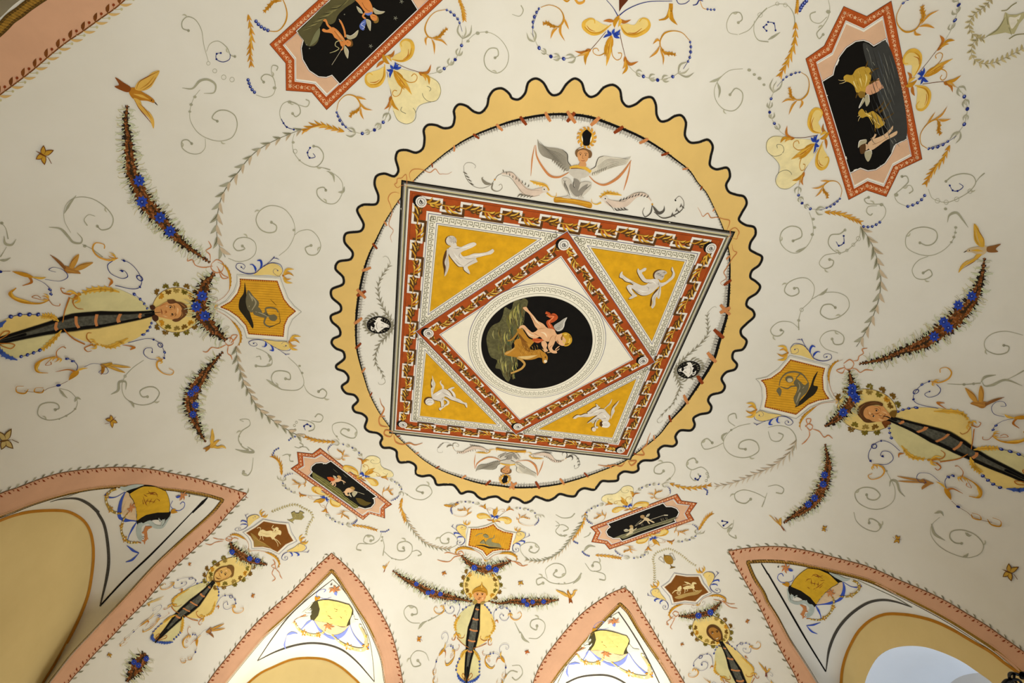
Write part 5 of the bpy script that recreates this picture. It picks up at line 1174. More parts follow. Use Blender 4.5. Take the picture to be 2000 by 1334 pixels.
def shield(lbl, zz, sc, poly, ang_, dark, sides, cups, arcs, leaf, scene):
    with thing('painted_shield', lbl, 'painted shield', 'shields on the vault', z=2):
        with M(zz):
            P = pts(poly); cx, cy = sum(p[0] for p in P)/len(P), sum(p[1] for p in P)/len(P); k = sc/6.67
            Fp('l', [(cx+(x-cx)*1.1, cy+(y-cy)*1.1) for x, y in P], g=6*sc)
            S('n' if dark else 'h', .5*sc, [(cx+(x-cx)*1.16, cy+(y-cy)*1.16) for x, y in P], sm=False, closed=True)
            with part('shield_field', .1, 'brown field' if dark else 'orange striped field'):
                Fp('#7d4a12' if dark else '#dda32a', P, g=6*sc)
                if not dark: stripes('#8a5014', .38*sc, P, ang_, 4.7*sc if sc < 9 else 2.2*sc)
                S('X' if not dark else '#a8826a', 1.0*sc, P, sm=False, closed=True)
                if not dark:
                    Q = resample(P+[P[0]], int(plen(P)/(4.2*sc))); 
                    for q in Q: l = math.hypot(cx-q[0], cy-q[1]); D('#a04a1a', q[0]+(cx-q[0])/l*.8*sc, q[1]+(cy-q[1])/l*.8*sc, 1.5*sc)
            with part('scene', .3, 'small painted scene'):
                for c, w, p in scene:
                    if w == 0: Fl(c, p, g=200)
                    elif w == -1: Lf(c, p[0], p[1])
                    else: S(c, w, p)
            for c3 in sides:
                with M(warp(SM, c3)), part('blue_scroll', .1, 'blue side scroll'):
                    Fl('Q', '500,235 640,130 740,90 830,120 878,190 850,255 700,240', g=200)
                    S('n', (4, 6, 8, 8, 12, 9, 6, 5), '840,250 880,190 850,110 760,85 680,100 590,160 520,215 420,225 320,190 270,140 290,95 350,95 390,130 370,165 340,140'); S('n', 4, '850,260 790,240 755,195 780,160 820,180'); D('n', 340, 140, 10); D('n', 815, 185, 10)
                    S('u', (4, 30, 16, 6), '525,210 525,160 490,110 450,105'); S('u', (4, 26, 30, 8), '580,170 605,110 590,55 545,55'); S('n', (6, 6, 12), '640,130 720,60 775,5'); S('n', (3, 10, 3), '760,25 800,25 835,42')
            for x, y, a, l in cups:
                with part('leaf_cup', .15, 'gold leaf cup'): cup(x, y, a, l)
            for p in arcs:
                with part('gold_arc', .15, 'gold leafy arc'):
                    S('o', (.6*sc, .9*sc, .5*sc), p); Q = resample(spline(pts(p), 10), 20); sd = (Q[12][0]-cx)*-(Q[13][1]-Q[11][1])+(Q[12][1]-cy)*(Q[13][0]-Q[11][0])
                    Ac('d', 4.6*sc, Q[7:18:3]+[Q[18]], 8, 1 if sd < 0 else -1, .95); S('y', (.2*sc, 1.2*sc, .2*sc), Q[9:17:3])
                    S('o', (.4*sc, .4*sc), Q[17:])
            with part('centre_leaf', .2, 'gold leaf at the tip'):
                x, y, a, l = leaf; cup(x, y, a, l, 'd'); 
                for sd in (1, -1):
                    f = lambda u, v: (x+math.cos(a)*u*l-math.sin(a)*v*sd*l, y+math.sin(a)*u*l+math.cos(a)*v*sd*l)
                    S('b', (.3*sc, .4*sc, .4*sc), [f(-.1, .1), f(-.35, .9), f(-.1, 1.9), f(.5, 2.0), f(.7, 1.6), f(.5, 1.4)]); D('b', *f(.5, 1.4), .7*sc)
G1 = '#6f674c'; G2 = '#a79c7c'; G3 = '#2a2418'
shield('orange striped shield with a reclining draped figure, left of the scalloped ring', Z(420, 500, 6.67), 6.67,
 '325,295 810,322 838,400 900,560 970,650 1050,715 950,800 905,900 890,1045 435,1012 400,900 300,790 180,705 70,662 200,590 290,480 325,380', .06, 0,
 [[(870,260), (340,140), (780,0)], [(955,1115), (500,1135), (935,1290)]], [(885,250,.05,170), (965,1112,.15,170)],
 ['0,600 120,520 190,420 195,300 170,190 110,110 30,75', '10,700 150,780 270,900 330,1020 320,1130 260,1190'], (-10, 655, 0, 60),
 [(G3, 0, '385,340 400,420 420,600 460,760 500,900 490,940 430,850 370,770 310,680 320,560 370,480'), (G1, 0, '430,440 500,520 570,600 560,660 520,700 470,730 430,700 400,600 405,520'), (G2, (10, 24, 10), '440,480 480,560 440,660'), (G2, (10, 20, 10), '480,520 530,600 480,700'), (G1, 0, '500,690 560,660 600,700 620,740 660,720 700,760 780,760 810,800 780,840 720,830 690,790 650,800 560,780 500,750'), (G1, (24, 20, 14), '680,780 660,680 740,670 800,690 820,730'), (G1, (24, 20, 14), '660,790 640,870 700,915 760,905'), (G2, (6, 12, 6), '520,720 600,740 700,790'), (G3, (3, 7, 5), '830,700 840,780 845,860 790,890 700,930'), (G3, (3, 6, 3), '800,640 760,600 720,560')])
shield('orange striped shield with a seated draped woman, right of the scalloped ring', Z(1430, 660, 7.41), 7.41,
 '845,312 1340,435 1310,560 1320,740 1360,820 1405,875 1250,900 1100,960 925,1105 470,995 500,850 490,720 460,650 420,610 560,580 700,480', .12, 0,
 [[(830,215), (1370,270), (1000,0)], [(375,1045), (815,1215), (340,1260)]], [(805,210,3.1,190), (350,1035,3.1,190)],
 ['1520,890 1440,760 1400,600 1410,470 1480,360 1600,310', '1480,920 1280,950 1130,1050 1010,1170 980,1280 1010,1334'], (1530, 905, 2.9, 60),
 [(G3, 0, '1240,480 1180,560 1130,700 1060,820 960,930 910,1000 1000,960 1100,880 1200,800 1240,700 1180,680'), (G1, 0, '890,650 930,590 980,620 1050,680 1100,640 1110,700 1080,780 1000,860 940,980 910,950 890,860 920,800 940,720'), (G2, (8, 26, 8), '1040,700 980,800 930,930'), (G2, (6, 16, 6), '960,640 980,700 950,780'), (G1, 0, '780,560 830,545 880,570 880,620 850,640 800,635 770,600'), ('#c9b78c', 0, '800,585 850,580 875,610 845,635 805,628'), (G1, (10, 22, 24, 10), '680,690 700,600 780,510 900,485 1010,520 1080,600 1110,660'), (G1, (18, 16, 12), '920,690 850,700 800,730 700,700'), (G1, (14, 18), '940,620 930,580 980,520'), (G1, 0, '640,760 680,710 715,760 690,840 665,800')])
shield('small orange striped shield with a reclining figure, above the helmeted head', Z(870, 970, 9.53), 9.53,
 '475,600 640,595 780,560 895,510 960,590 1080,650 1255,685 1190,990 1020,985 880,1010 765,1095 700,1000 580,940 430,905', 1.72, 0,
 [[(395,545), (265,855), (105,540)], [(1330,650), (1315,985), (1580,715)]], [(400,525,-1.6,110), (1340,640,-1.5,100)],
 ['740,1190 650,1060 500,980 330,950 220,980 190,1050 240,1090', '780,1190 900,1090 1050,1050 1200,1050 1310,1110 1330,1170 1290,1210'], (755, 1200, -1.57, 60),
 [(G3, (6, 24, 34, 20, 6), '560,900 700,910 820,945 960,950 1090,965'), ('#8c8660', 0, '640,860 700,800 740,840 800,780 860,770 860,830 940,860 1000,870 1040,940 940,930 820,920 760,880'), ('#8c8660', 0, '700,710 750,690 800,720 800,760 750,760 715,740'), (G3, (4, 8, 4), '700,710 740,690 790,720'), ('#8c8660', (10, 16, 8), '560,730 620,690 700,680'), ('#8c8660', (16, 14), '840,780 900,760 910,710'), (G3, (4, 8, 4), '640,860 710,800 760,900')])
HB = '#e8d39a'; HS = '#b98f4a'
shield('brown shield with a pale rider on a galloping horse, lower left of the ring', Z(460, 980, 10.26), 9,
 '565,388 780,430 1010,455 1060,620 1155,775 1000,850 840,1000 700,930 550,895 370,900 360,790 300,690 215,620 400,510', 0, 1,
 [[(500,290), (60,540), (190,250)], [(1300,820), (990,1120), (1470,1010)]], [(520,285,-.9,150), (1310,810,-.8,170)],
 ['250,960 260,850 190,740 90,690 0,650 -80,660 -140,700', '280,980 450,970 620,1010 780,1090 870,1200 860,1300 800,1340'], (250, 985, -.7, 60),
 [('#9a7a3a', 0, '300,620 420,700 480,780 600,840 760,960 640,900 480,880 375,890 370,800 330,700'), (HS, (4, 20, 8), '340,680 450,760 600,840'), (HB, 0, '450,650 480,580 540,550 620,580 700,570 780,590 830,560 880,560 915,590 900,660 850,650 800,690 740,750 700,700 620,700 540,680 480,680'), (HB, (18, 14, 10, 8), '730,720 790,760 840,830 850,890'), (HB, (16, 12, 8), '760,720 850,780 905,850'), (HB, (16, 10, 8), '480,660 500,720 480,750'), (HB, (14, 10, 8), '540,680 550,740 560,760'), (HB, (6, 12, 10), '490,580 500,520 450,510 430,530'), (HB, (24, 28, 20), '740,600 780,560 760,520'), (HB, 0, '790,520 830,500 865,530 850,560 800,560'), (HB, (12, 12), '760,560 730,510 760,460'), (HS, (3, 6, 3), '500,600 600,640 700,640'), (HS, (3, 6, 3), '740,600 800,600 860,590')])
shield('brown shield with a pale winged horse drawing a cart, lower right of the ring', Z(1250, 1060, 7.411), 6.6,
 '520,465 680,490 845,490 890,590 990,715 890,760 800,845 650,830 490,860 460,760 355,640 450,570', 0, 1,
 [[(255,655), (365,930), (100,755)], [(905,445), (1115,690), (1145,425)]], [(900,430,-2.0,110), (245,640,-2.2,110)],
 ['830,910 730,890 600,890 480,950 420,1030 440,1080 490,1095', '860,900 900,820 1000,770 1130,760 1230,800 1250,850 1200,870'], (848, 905, -1.9, 50),
 [('#b39355', 0, '500,790 620,740 760,710 900,680 840,740 700,770 560,810'), (HB, 0, '620,650 680,620 740,610 760,570 800,570 820,590 780,600 790,650 740,660 640,670'), (HB, (10, 6), '650,660 650,710 640,725'), (HB, (10, 6), '680,660 690,690 670,700'), (HB, (10, 6), '770,650 800,690 840,690'), (HB, (8, 6), '760,650 780,700'), (HB, (4, 26, 10), '640,560 690,580 740,600'), (HB, (4, 8), '620,610 690,600'), (HB, 0, '540,660 590,620 600,670 550,690'), (HB, (8, 14, 6), '465,730 510,690 600,690'), (HB, (7, 7), [(562+26*math.cos(i*.55), 722+26*math.sin(i*.55)) for i in range(13)]), (HB, 4, '540,722 585,722'), (HB, 4, '562,700 562,745'), (HS, (3, 5, 3), '640,640 700,640 760,620')])
# top shield, only its tip is in the frame
with thing('painted_shield', 'dark brown tip of a shield with thin blue lines at the top edge', 'painted shield', 'shields on the vault', z=2):
    with M(T(2, 0)):
        Fl('#5f2c12', '828,-60 835,0 836,90 860,50 905,0 920,-60', sm=False, g=100); S('n', (4, 5, 8), '735,-5 790,60 828,125'); S('n', (8, 6, 4), '828,125 900,70 1040,15 1250,5'); S('n', (6, 5), '1280,-10 1300,25 1350,25 1385,0'); cup(830, 180, -1.57, 0.1); 
# lit pieces of gold hanging beside it
def scrolls(): pass
# ================================================================ halo, head and vine ring
def leaf5(c, x, y, r, a=0):
    for h in range(5): Lv(c, r*.75, x-math.cos(a)*r*.2, y-math.sin(a)*r*.2, a+(h-2)*.85, r*1.05, 0)
def halo(lbl, zz, cx, cy, rx_, ry_, rot, sc, n_in=9, gap=()):
    with thing('painted_halo', lbl, 'painted disc', 'vine-ringed discs behind the heads', z=1):
        with M(zz):
            E = [(cx+rx_*math.cos(t)*math.cos(rot)-ry_*math.sin(t)*math.sin(rot), cy+rx_*math.cos(t)*math.sin(rot)+ry_*math.sin(t)*math.cos(rot)) for t in [i*2*PI/48 for i in range(48)]]
            Fl('Q', E, g=6*sc)
            with part('vine_ring', .1, 'brown vine ring'): S('a', (1.0*sc), E, closed=True)
            with part('vine_leaves', .15, 'olive and gold vine leaves'):
                for i in range(0, 48, 3):
                    a = math.atan2(E[i][1]-cy, E[i][0]-cx)
                    if any(abs((a-g+PI) % (2*PI)-PI) < .55 for g in gap): continue
                    for k in ((1, .86) if i % 2 else (1.1, .8)):
                        x, y = cx+(E[i][0]-cx)*(1.12 if k >= 1 else .84), cy+(E[i][1]-cy)*(1.12 if k >= 1 else .84)
                        leaf5(['O', 'a', 'd', 'v'][(i+int(k*10)) % 4], x+sc*((i*7) % 5-2)*.6, y+sc*((i*5) % 5-2)*.6, (rx_+ry_)*.075, (a if k >= 1 else a+PI)+((i*3) % 5-2)*.2)
            with part('tendrils', .1, 'thin tendrils'):
                for i in range(1, 48, 7):
                    x, y = E[i]; dx, dy = (x-cx)/rx_, (y-cy)/rx_; S('N', .35*sc, [(x, y), (x+dx*70, y+dy*90), (x+dx*110+20, y+dy*90), (x+dx*90, y+dy*60), (x+dx*150, y+dy*130)])
ZL, ZR, ZB, ZC, ZD = Z(260, 520, 8.34), Z(1640, 720, 9.53), Z(870, 1080, 10.26), Z(380, 1040, 11.12), Z(1310, 1150, 11.11)
halo('pale yellow disc ringed with vine leaves behind the sideways head on the left', ZL, 700, 710, 390, 365, 0, 8.34, gap=(0, PI))
halo('pale yellow disc ringed with vine leaves behind the sideways head on the right', ZR, 510, 770, 555, 390, .12, 9.53, gap=(2.8, .4))
halo('small pale yellow disc ringed with vine leaves behind the helmeted head', ZB, 718, 650, 363, 345, 0, 10.26, gap=(-1.57, 1.57))
halo('small pale yellow disc ringed with vine leaves behind the lower left head', ZC, 745, 850, 520, 285, -.38, 11.12, gap=(-.9,))
halo('small pale yellow disc ringed with vine leaves behind the lower right head', ZD, 880, 900, 425, 310, .42, 11.11, gap=(-2.2,))
def head(lbl, zz, face, hair, shade, hi, feat, extra=(), sk='#d99a5c'):
    with thing('painted_portrait', lbl, 'painted head', 'painted heads', z=5):
        with M(zz):
            Fl(sk, face, g=200)
            for w, p in hi: S('#efc088', (2, w, 2), p)
            for w, p in shade: S('#a8622c', (2, w, 2), p)
            with part('hair', .1, 'brown hair'):
                for c, p in hair: Fl(c, p, g=200) if isinstance(p, str) else S(c, p[0], p[1])
            with part('face_features', .2, 'eyes, nose and mouth'):
                for c, w, p in feat: S(c, w, p) if w else D(c, *p)
            for nm, c, w, p in extra:
                with part(nm, .15): S(c, w, p) if w else Fl(c, p, g=200)
head('sideways young face with parted brown hair and pipe at the mouth, on the left', ZL,
 '350,680 420,640 500,590 560,570 640,590 720,590 790,640 800,720 790,790 730,840 640,860 560,850 480,830 400,810 350,770',
 [('#6b4426', '560,580 550,545 600,535 660,535 700,565 780,580 850,620 885,680 885,740 850,800 790,850 730,890 670,895 630,870 660,850 730,835 780,780 780,710 790,690 750,620 700,590 640,600 590,600'), ('#a87840', ((4, 14, 4), '760,600 830,650 850,690')), ('#a87840', ((4, 14, 4), '790,730 800,790 760,830')), ('#3f2814', ((3, 6, 3), '720,580 790,640 880,700')), ('#3f2814', ((3, 6, 3), '640,560 690,570 720,600'))],
 [(10, '420,650 500,610 560,590'), (12, '500,760 540,740 520,700'), (8, '570,690 600,700 640,690')], [(30, '660,640 720,690 710,780'), (24, '520,640 560,640'), (18, '470,790 560,820')],
 [('K', 0, (600, 660, 14)), ('K', 0, (630, 770, 14)), ('w', 0, (590, 652, 6)), ('#4d3018', (3, 9, 3), '565,640 600,630 645,665'), ('#4d3018', (3, 9, 3), '600,800 640,790 670,760'), ('#6b3f1c', (3, 10, 3), '650,620 670,650 665,690'), ('#6b3f1c', (3, 10, 3), '680,740 690,780 670,810'), ('#7a2f18', (5, 13, 5), '445,685 462,740 460,775'), ('K', (4, 6, 14), '455,738 380,745 300,750'), ('#a05a28', (4, 9, 4), '500,715 530,735 510,755')],
 [('grape_bunch', '#4a2a18', 0, '260,640 310,620 350,650 340,690 290,700'), ('grape_bunch', '#4a2a18', 0, '300,800 350,780 400,810 400,860 350,890 310,860')])
head('sideways old man face with brown hair blowing a fringed horn, on the right', ZR,
 '440,770 500,710 600,680 700,690 800,690 850,740 900,800 950,860 960,900 900,940 830,970 700,980 600,980 530,960 460,880',
 [('#5c3a1c', '400,670 500,620 620,600 730,610 810,650 800,690 730,670 620,670 540,690 470,740 445,800 450,860 500,920 560,940 620,975 680,980 540,1000 460,980 400,920 340,850 320,770 360,700'), ('#8c6234', ((4, 16, 10, 4), '480,650 400,720 370,800 420,900')), ('#8c6234', ((4, 12, 4), '560,640 660,630 760,650'))],
 [(22, '640,830 700,830 760,800'), (12, '740,880 800,920 870,930'), (10, '700,700 760,740 760,790'), (8, '520,760 540,840 600,900')], [(40, '520,760 560,820 600,850'), (26, '780,790 850,810 900,850'), (24, '700,900 780,950 850,940'), (18, '720,840 790,860 800,880')],
 [('K', 0, (690, 770, 17)), ('K', 0, (635, 875, 17)), ('w', 0, (700, 760, 7)), ('w', 0, (645, 880, 7)), ('#4d3018', (4, 12, 4), '650,740 690,735 730,770'), ('#4d3018', (4, 12, 4), '580,850 610,835 640,850'), ('#6b3f1c', (4, 8, 4), '720,850 770,870 800,850'), ('K', (6, 14, 24), '800,910 850,880 940,910'), ('#7a2f18', (4, 12, 4), '800,880 830,870 860,840')],
 [('vine_leaf', 'M', 0, '790,990 850,960 930,970 960,1010 900,1050 860,1100 820,1050'), ('vine_leaf', 'a', 0, '930,830 980,780 1070,780 1060,850 1030,900 960,880')])
head('small upright face in a golden spiked helmet blowing a fringed horn', ZB, '555,790 640,770 760,780 820,800 810,880 780,950 720,1000 640,1000 590,930',
 [('#b98424', '535,810 540,760 600,700 680,660 710,640 730,575 745,640 790,690 835,750 845,830 820,850 800,800 720,780 640,775 580,790 555,820'), ('#e3bd5c', ((4, 26, 10), '720,620 730,700 760,740')), ('#6b4210', ((4, 8, 4), '560,770 680,745 820,780'))],
 [(14, '570,860 590,930 640,980'), (12, '800,860 780,920'), (8, '680,860 690,900')], [(26, '680,800 700,850'), (24, '730,930 760,880')],
 [('K', 0, (640, 828, 13)), ('K', 0, (738, 825, 13)), ('#4d3018', (3, 8, 3), '610,810 640,800 665,815'), ('#4d3018', (3, 8, 3), '710,808 740,798 770,812'), ('#8a3f20', (3, 10, 3), '660,880 690,895 720,880'), ('#6b2a14', (4, 14, 4), '640,915 670,920 700,912')],
 [('vine_leaf', 'O', 0, '540,960 600,930 640,960 620,1010 570,1020'), ('vine_leaf', 'O', 0, '700,990 760,960 800,980 760,1020 720,1030')])
head('small bearded face with curly brown hair tilted to the right, lower left corner', ZC, '420,960 440,880 500,800 600,740 720,750 790,830 790,930 700,1000 560,1050 450,1050',
 [('#7a5424', '700,720 780,700 850,740 855,830 830,940 770,970 800,900 790,840 750,780 700,760'), ('#7a5424', ((10, 26, 24, 14), '410,960 450,850 560,760 720,720')), ('#6b4a1c', ((14, 34, 30, 8), '410,950 430,1040 520,1055 640,1010')), ('#6b4a1c', ((6, 14, 8), '640,1020 740,970 800,900'))],
 [(12, '600,1000 680,980 740,920'), (10, '520,860 540,920 500,950'), (8, '460,850 520,820 560,820')], [(28, '640,790 720,840'), (24, '500,890 540,950'), (20, '600,960 660,950')],
 [('K', 0, (578, 858, 15)), ('K', 0, (662, 905, 15)), ('w', 0, (583, 850, 6)), ('#3f2c10', (4, 12, 4), '545,840 580,820 600,850'), ('#3f2c10', (4, 12, 4), '630,890 670,870 700,895'), ('#6b4a1c', (4, 14, 4), '440,950 510,990 580,1000'), ('#7a2f18', (4, 10, 4), '460,980 500,1000 540,1005'), ('#a8622c', (3, 8, 3), '520,880 560,950 590,970')], sk='#dcae62')
head('small dark bearded face tilted to the left blowing a horn, lower right corner', ZD, '800,880 850,810 950,800 1040,860 1100,950 1110,1050 1060,1110 980,1120 900,1040 840,980',
 [('#5a3a18', '775,900 800,820 870,775 960,780 1050,840 1110,940 1130,1040 1130,1110 1090,1100 1090,980 1020,880 930,830 860,840 820,900 850,980 920,1060 970,1120 960,1130 860,1060 790,980'), ('#4a3014', ((6, 24, 24, 6), '960,1080 990,1130 1060,1120 1110,1060')), ('#4a3014', ((6, 14, 6), '950,1060 1000,1060 1060,1040'))],
 [(24, '840,900 870,960 920,1000'), (14, '980,920 990,980 960,1010'), (12, '1060,960 1080,1040')], [(26, '880,870 960,870'), (22, '990,960 1010,1010')],
 [('K', 0, (905, 950, 17)), ('w', 0, (912, 958, 8)), ('K', 0, (1010, 925, 15)), ('#2f1e0c', (4, 14, 4), '870,940 900,915 950,940'), ('#2f1e0c', (4, 12, 4), '970,920 1010,895 1040,920'), ('#e9e0c4', (4, 16, 4), '970,1080 1010,1070 1040,1050'), ('K', (4, 12, 22), '1040,1080 1070,1120 1100,1170')], sk='#a87430')
# ================================================================ ovals, fringed horn and satellites (traced on the lowest group)
Z8 = Z(860, 1160, 7.667)
OVS = dict(m=(575,90), c=(455,825), e=(383,1330), lb=(335,230), rb=(750,270), lk=(215,320), rk=(850,410), ls=(230,430), rs=(800,430), lo=(240,650), ro=(700,700), lbb=(245,1080), rbb=(588,1080), lr=(215,110), rr=(912,192), rc=(930,980), rS=(690,1000), rB=(977,1100), lc=(20,870), lS=(190,940), lB=(-60,1010))
def lower_sat():
    S('d', (6, 14, 26, 20, 6), '690,920 668,1000 700,1078 770,1112 818,1068'); Lf('y', 16, '680,1030 740,1100 800,1100'); S('o', (5, 6, 6), '700,930 640,905 628,865 652,855'); S('o', 5, '690,960 730,1020 742,990 715,975'); cup(700, 925, .9, 60)
    S('n', 4, '730,895 790,882 850,895 900,940'); D('n', 748, 893, 12); D('n', 792, 884, 12); D('U', 750, 890, 5); D('U', 794, 881, 5)
    Lf('d', 42, '900,930 925,970 968,1035'); Lf('y', 22, '905,945 900,900 915,862'); S('o', (3, 16, 14, 4), '960,1005 920,962 860,965 832,1030'); S('n', 4, '890,880 888,800 945,748 1008,760 1024,800 990,830 976,800')
    S('b', 4, '970,1040 977,1100 968,1165 975,1200 950,1260 905,1310'); D('n', 977, 1100, 14); D('U', 980, 1096, 6); S('d', (5, 14, 5, 5), '960,1190 985,1220 950,1255 920,1225 945,1185'); S('d', (5, 18, 5, 5), '905,1275 930,1320 890,1360 840,1330 860,1285')
def ovals(lbl, dst, tile=None, sat=True, lowr=True):
    if dst is None: mp = Z8
    else: ks = list(dst); mp = warp([OVS[k] for k in ks], [tile(q) for q in dst.values()])
    with thing('painted_oval_pendant', 'pale ovals with beads and gold leaves ' + lbl, 'painted ornament', 'oval pendants below the heads', z=2):
        with M(mp):
            Fl('P', '575,100 450,160 340,250 270,330 238,430 232,560 270,680 350,760 445,820 450,600 500,350 560,150', g=110); Fl('Q', '580,100 650,160 740,260 790,350 815,450 790,560 740,650 640,740 475,812 470,640 520,380', g=110)
            Fl('Q', '440,830 350,900 280,1000 245,1100 250,1200 300,1290 380,1330 400,1100 430,900', g=110); Fl('P', '470,830 530,890 580,1000 600,1100 580,1200 500,1290 385,1330 410,1050', g=110)
            with part('bead_arc', .1, 'dark blue beads'):
                for p, n, r in (('500,148 420,180 335,232', 4, 13), ('668,165 715,215 757,282', 4, 13), ('287,972 262,1030 243,1082 237,1138', 4, 15), ('585,1008 589,1060 588,1115 583,1165', 4, 15)): Bd(p, r, n)
            with part('acanthus', .15, 'gold acanthus'):
                for p in ('300,320 243,400 222,480 235,560', '760,360 800,440 802,520 755,600', '410,830 350,872 308,950', '490,830 540,900 590,995'): Ac('y', 34, p, 6, 0, 1.0, 'd')
                S('o', (5, 18, 6), '240,365 218,320 188,330'); S('o', (5, 18, 6), '812,415 848,395 866,432')
                for p in ('240,600 295,658 345,652 366,608', '232,640 205,690 172,682 182,655', '700,690 645,695 600,660 610,622', '718,680 722,760 765,758 772,728'): S('o', (14, 9, 5), p)
                S('o', (12, 8), '250,660 350,760 430,805'); S('o', (12, 8), '690,740 600,782 488,812'); cup(245, 590, 1.4, 90); cup(735, 640, 2.0, 90); D('d', 237, 580, 13); D('d', 738, 628, 13)
            with part('blue_acanthus', .15, 'blue acanthus'):
                Ac('#3f5aa8', 34, '250,1180 285,1262 372,1328', 5, 0, 1.0); Ac('#3f5aa8', 34, '600,1205 520,1285 398,1330', 6, 0, 1.0)
                S('o', 8, '370,1300 325,1222 340,1190 358,1215 375,1290'); S('o', 8, '408,1305 480,1222 462,1188 440,1210 405,1290')
            if sat:
                with part('bead_scroll', .1, 'blue beaded scroll'):
                    S('n', 5, '250,320 290,230 288,165 240,108 150,90 90,110 62,150'); S('n', 8, [(217+22*math.cos(i*.6), 110+22*math.sin(i*.6)) for i in range(12)]); D('n', 72, 135, 10); D('n', 285, 155, 9)
                    S('n', 5, '60,210 95,275 160,292 208,245 192,190 150,188 145,220'); D('n', 150, 205, 10)
                with part('bead_scroll', .1, 'blue beaded scroll'):
                    S('n', 5, '800,380 800,285 835,232 905,190 980,202 1042,252'); S('n', 8, [(915+24*math.cos(i*.6), 195+24*math.sin(i*.6)) for i in range(12)]); D('n', 835, 232, 11); D('n', 995, 208, 14); D('U', 995, 208, 7); D('n', 1042, 256, 11)
                    S('n', 5, '1030,335 990,390 930,392 888,340 910,295 945,320'); D('n', 945, 322, 8)
                with part('gold_scroll', .1, 'gold scroll'): S('q', (8, 16, 12, 8, 6), '45,165 55,235 15,290 -50,290 -95,235 -70,190 -40,210'); cup(45, 180, 2.2, 60)
                with part('gold_scroll', .1, 'gold scroll'): S('q', (8, 16, 12, 8, 6), '1045,270 1052,342 1108,385 1180,370 1215,310 1190,270 1150,292'); cup(1045, 290, 1.6, 60)
                with part('gold_and_blue_scroll', .1, 'gold and blue scroll'): lower_sat()
                with M(warp('690,1000 930,980 977,1100', '190,940 20,870 -60,1010')), part('gold_and_blue_scroll', .1, 'gold and blue scroll'): lower_sat()
    with thing('painted_horn', 'long black-fringed grey horn with orange bands ' + lbl, 'painted horn', 'fringed horns', z=4):
        with M(mp):
            P = '578,85 555,210 518,430 480,640 448,830 415,1020 383,1330'; W = (10, 55, 112, 100, 52, 26, 6)
            S('C', W, P); Q = resample(spline(pts(P), 6), 150); rnd = random.Random(9)
            for c, k0 in (('K', 0), ('j', 1)):
                for i in range(150):
                    w = wprof(W, i/149); a = ang(Q, i)
                    for sd in (1, -1):
                        if c == 'K':
                            b = a+sd*1.2; x, y = Q[i][0]+math.cos(a+sd*1.57)*w*.42, Q[i][1]+math.sin(a+sd*1.57)*w*.42; Lv('K', 12, x, y, b, 30+w*.2)
                        elif w > 30:
                            u = rnd.uniform(-.4, .4)*w; x, y = Q[i][0]-math.sin(a)*u, Q[i][1]+math.cos(a)*u; S('j', (1, 5, 1), [(x, y), (x+rnd.uniform(-12, 12), y+rnd.uniform(4, 16))])
            for i in range(149):
                w = wprof(W, i/149)
                if w < 30: D('K', Q[i][0], Q[i][1], max(3, w*.42))
            with part('orange_band', .2, 'orange band'):
                pass
            for t in (.12, .24, .37, .5, .63):
                i = int(t*149); w = wprof(W, t)*.56; a = ang(Q, i); q = Q[i]
                with part('orange_band', .2, 'orange band'): S('F', 24, [(q[0]-math.sin(a)*w, q[1]+math.cos(a)*w-6), (q[0]+8, q[1]+6), (q[0]+math.sin(a)*w, q[1]-math.cos(a)*w-6)])
ovals('under the helmeted head', None)
ovals('left of the sideways face on the left', dict(m=(1200,1105), c=(470,1205), e=(-60,1335), lb=(1050,960), rb=(1130,1265), lk=(865,850), ls=(780,920), lo=(540,970), rk=(1030,1375), rs=(900,1350), ro=(700,1340), lbb=(150,1120), rbb=(240,1420), lr=(1085,830), rr=(1245,1350), rc=(570,1580), rS=(340,1480), rB=(445,1665), lc=(170,800), lS=(290,1010)), T(0, 1))
ovals('right of the old man face on the right', dict(m=(930,590), c=(1590,865), e=(2100,1120), lb=(960,750), rb=(1135,515), lk=(1025,880), ls=(1110,890), lo=(1330,940), rk=(1340,480), rs=(1440,545), ro=(1590,665), lbb=(1760,1110), rbb=(1920,865), lr=(830,815), rr=(1155,390), rc=(1990,590), rS=(1830,760), lc=(1410,1180), lS=(1600,1110), lB=(1490,1285)), T(3, 2))
ovals('below the curly-haired head at lower left', dict(m=(1665,540), c=(1405,800), e=(1205,1010), lb=(1540,555), rb=(1705,640), lk=(1415,600), ls=(1370,660), lo=(1330,735), rk=(1700,740), rs=(1665,750), ro=(1560,830), lbb=(1215,910), rbb=(1385,960), lr=(1485,515), rr=(1800,655), rc=(1530,1010), rS=(1440,1000), rB=(1520,1090), lc=(1120,860), lS=(1190,880), lB=(1035,930)), T(0, 3))
ovals('below the dark bearded head at lower right', dict(m=(1630,1010), c=(1825,1390), e=(2000,1650), lb=(1575,1100), rb=(1730,1060), lk=(1555,1205), ls=(1580,1230), lo=(1655,1310), rk=(1825,1130), rs=(1850,1180), ro=(1885,1275), lbb=(1870,1540), rbb=(1990,1480), lr=(1470,1130), rr=(1790,1025)), T(2, 3))
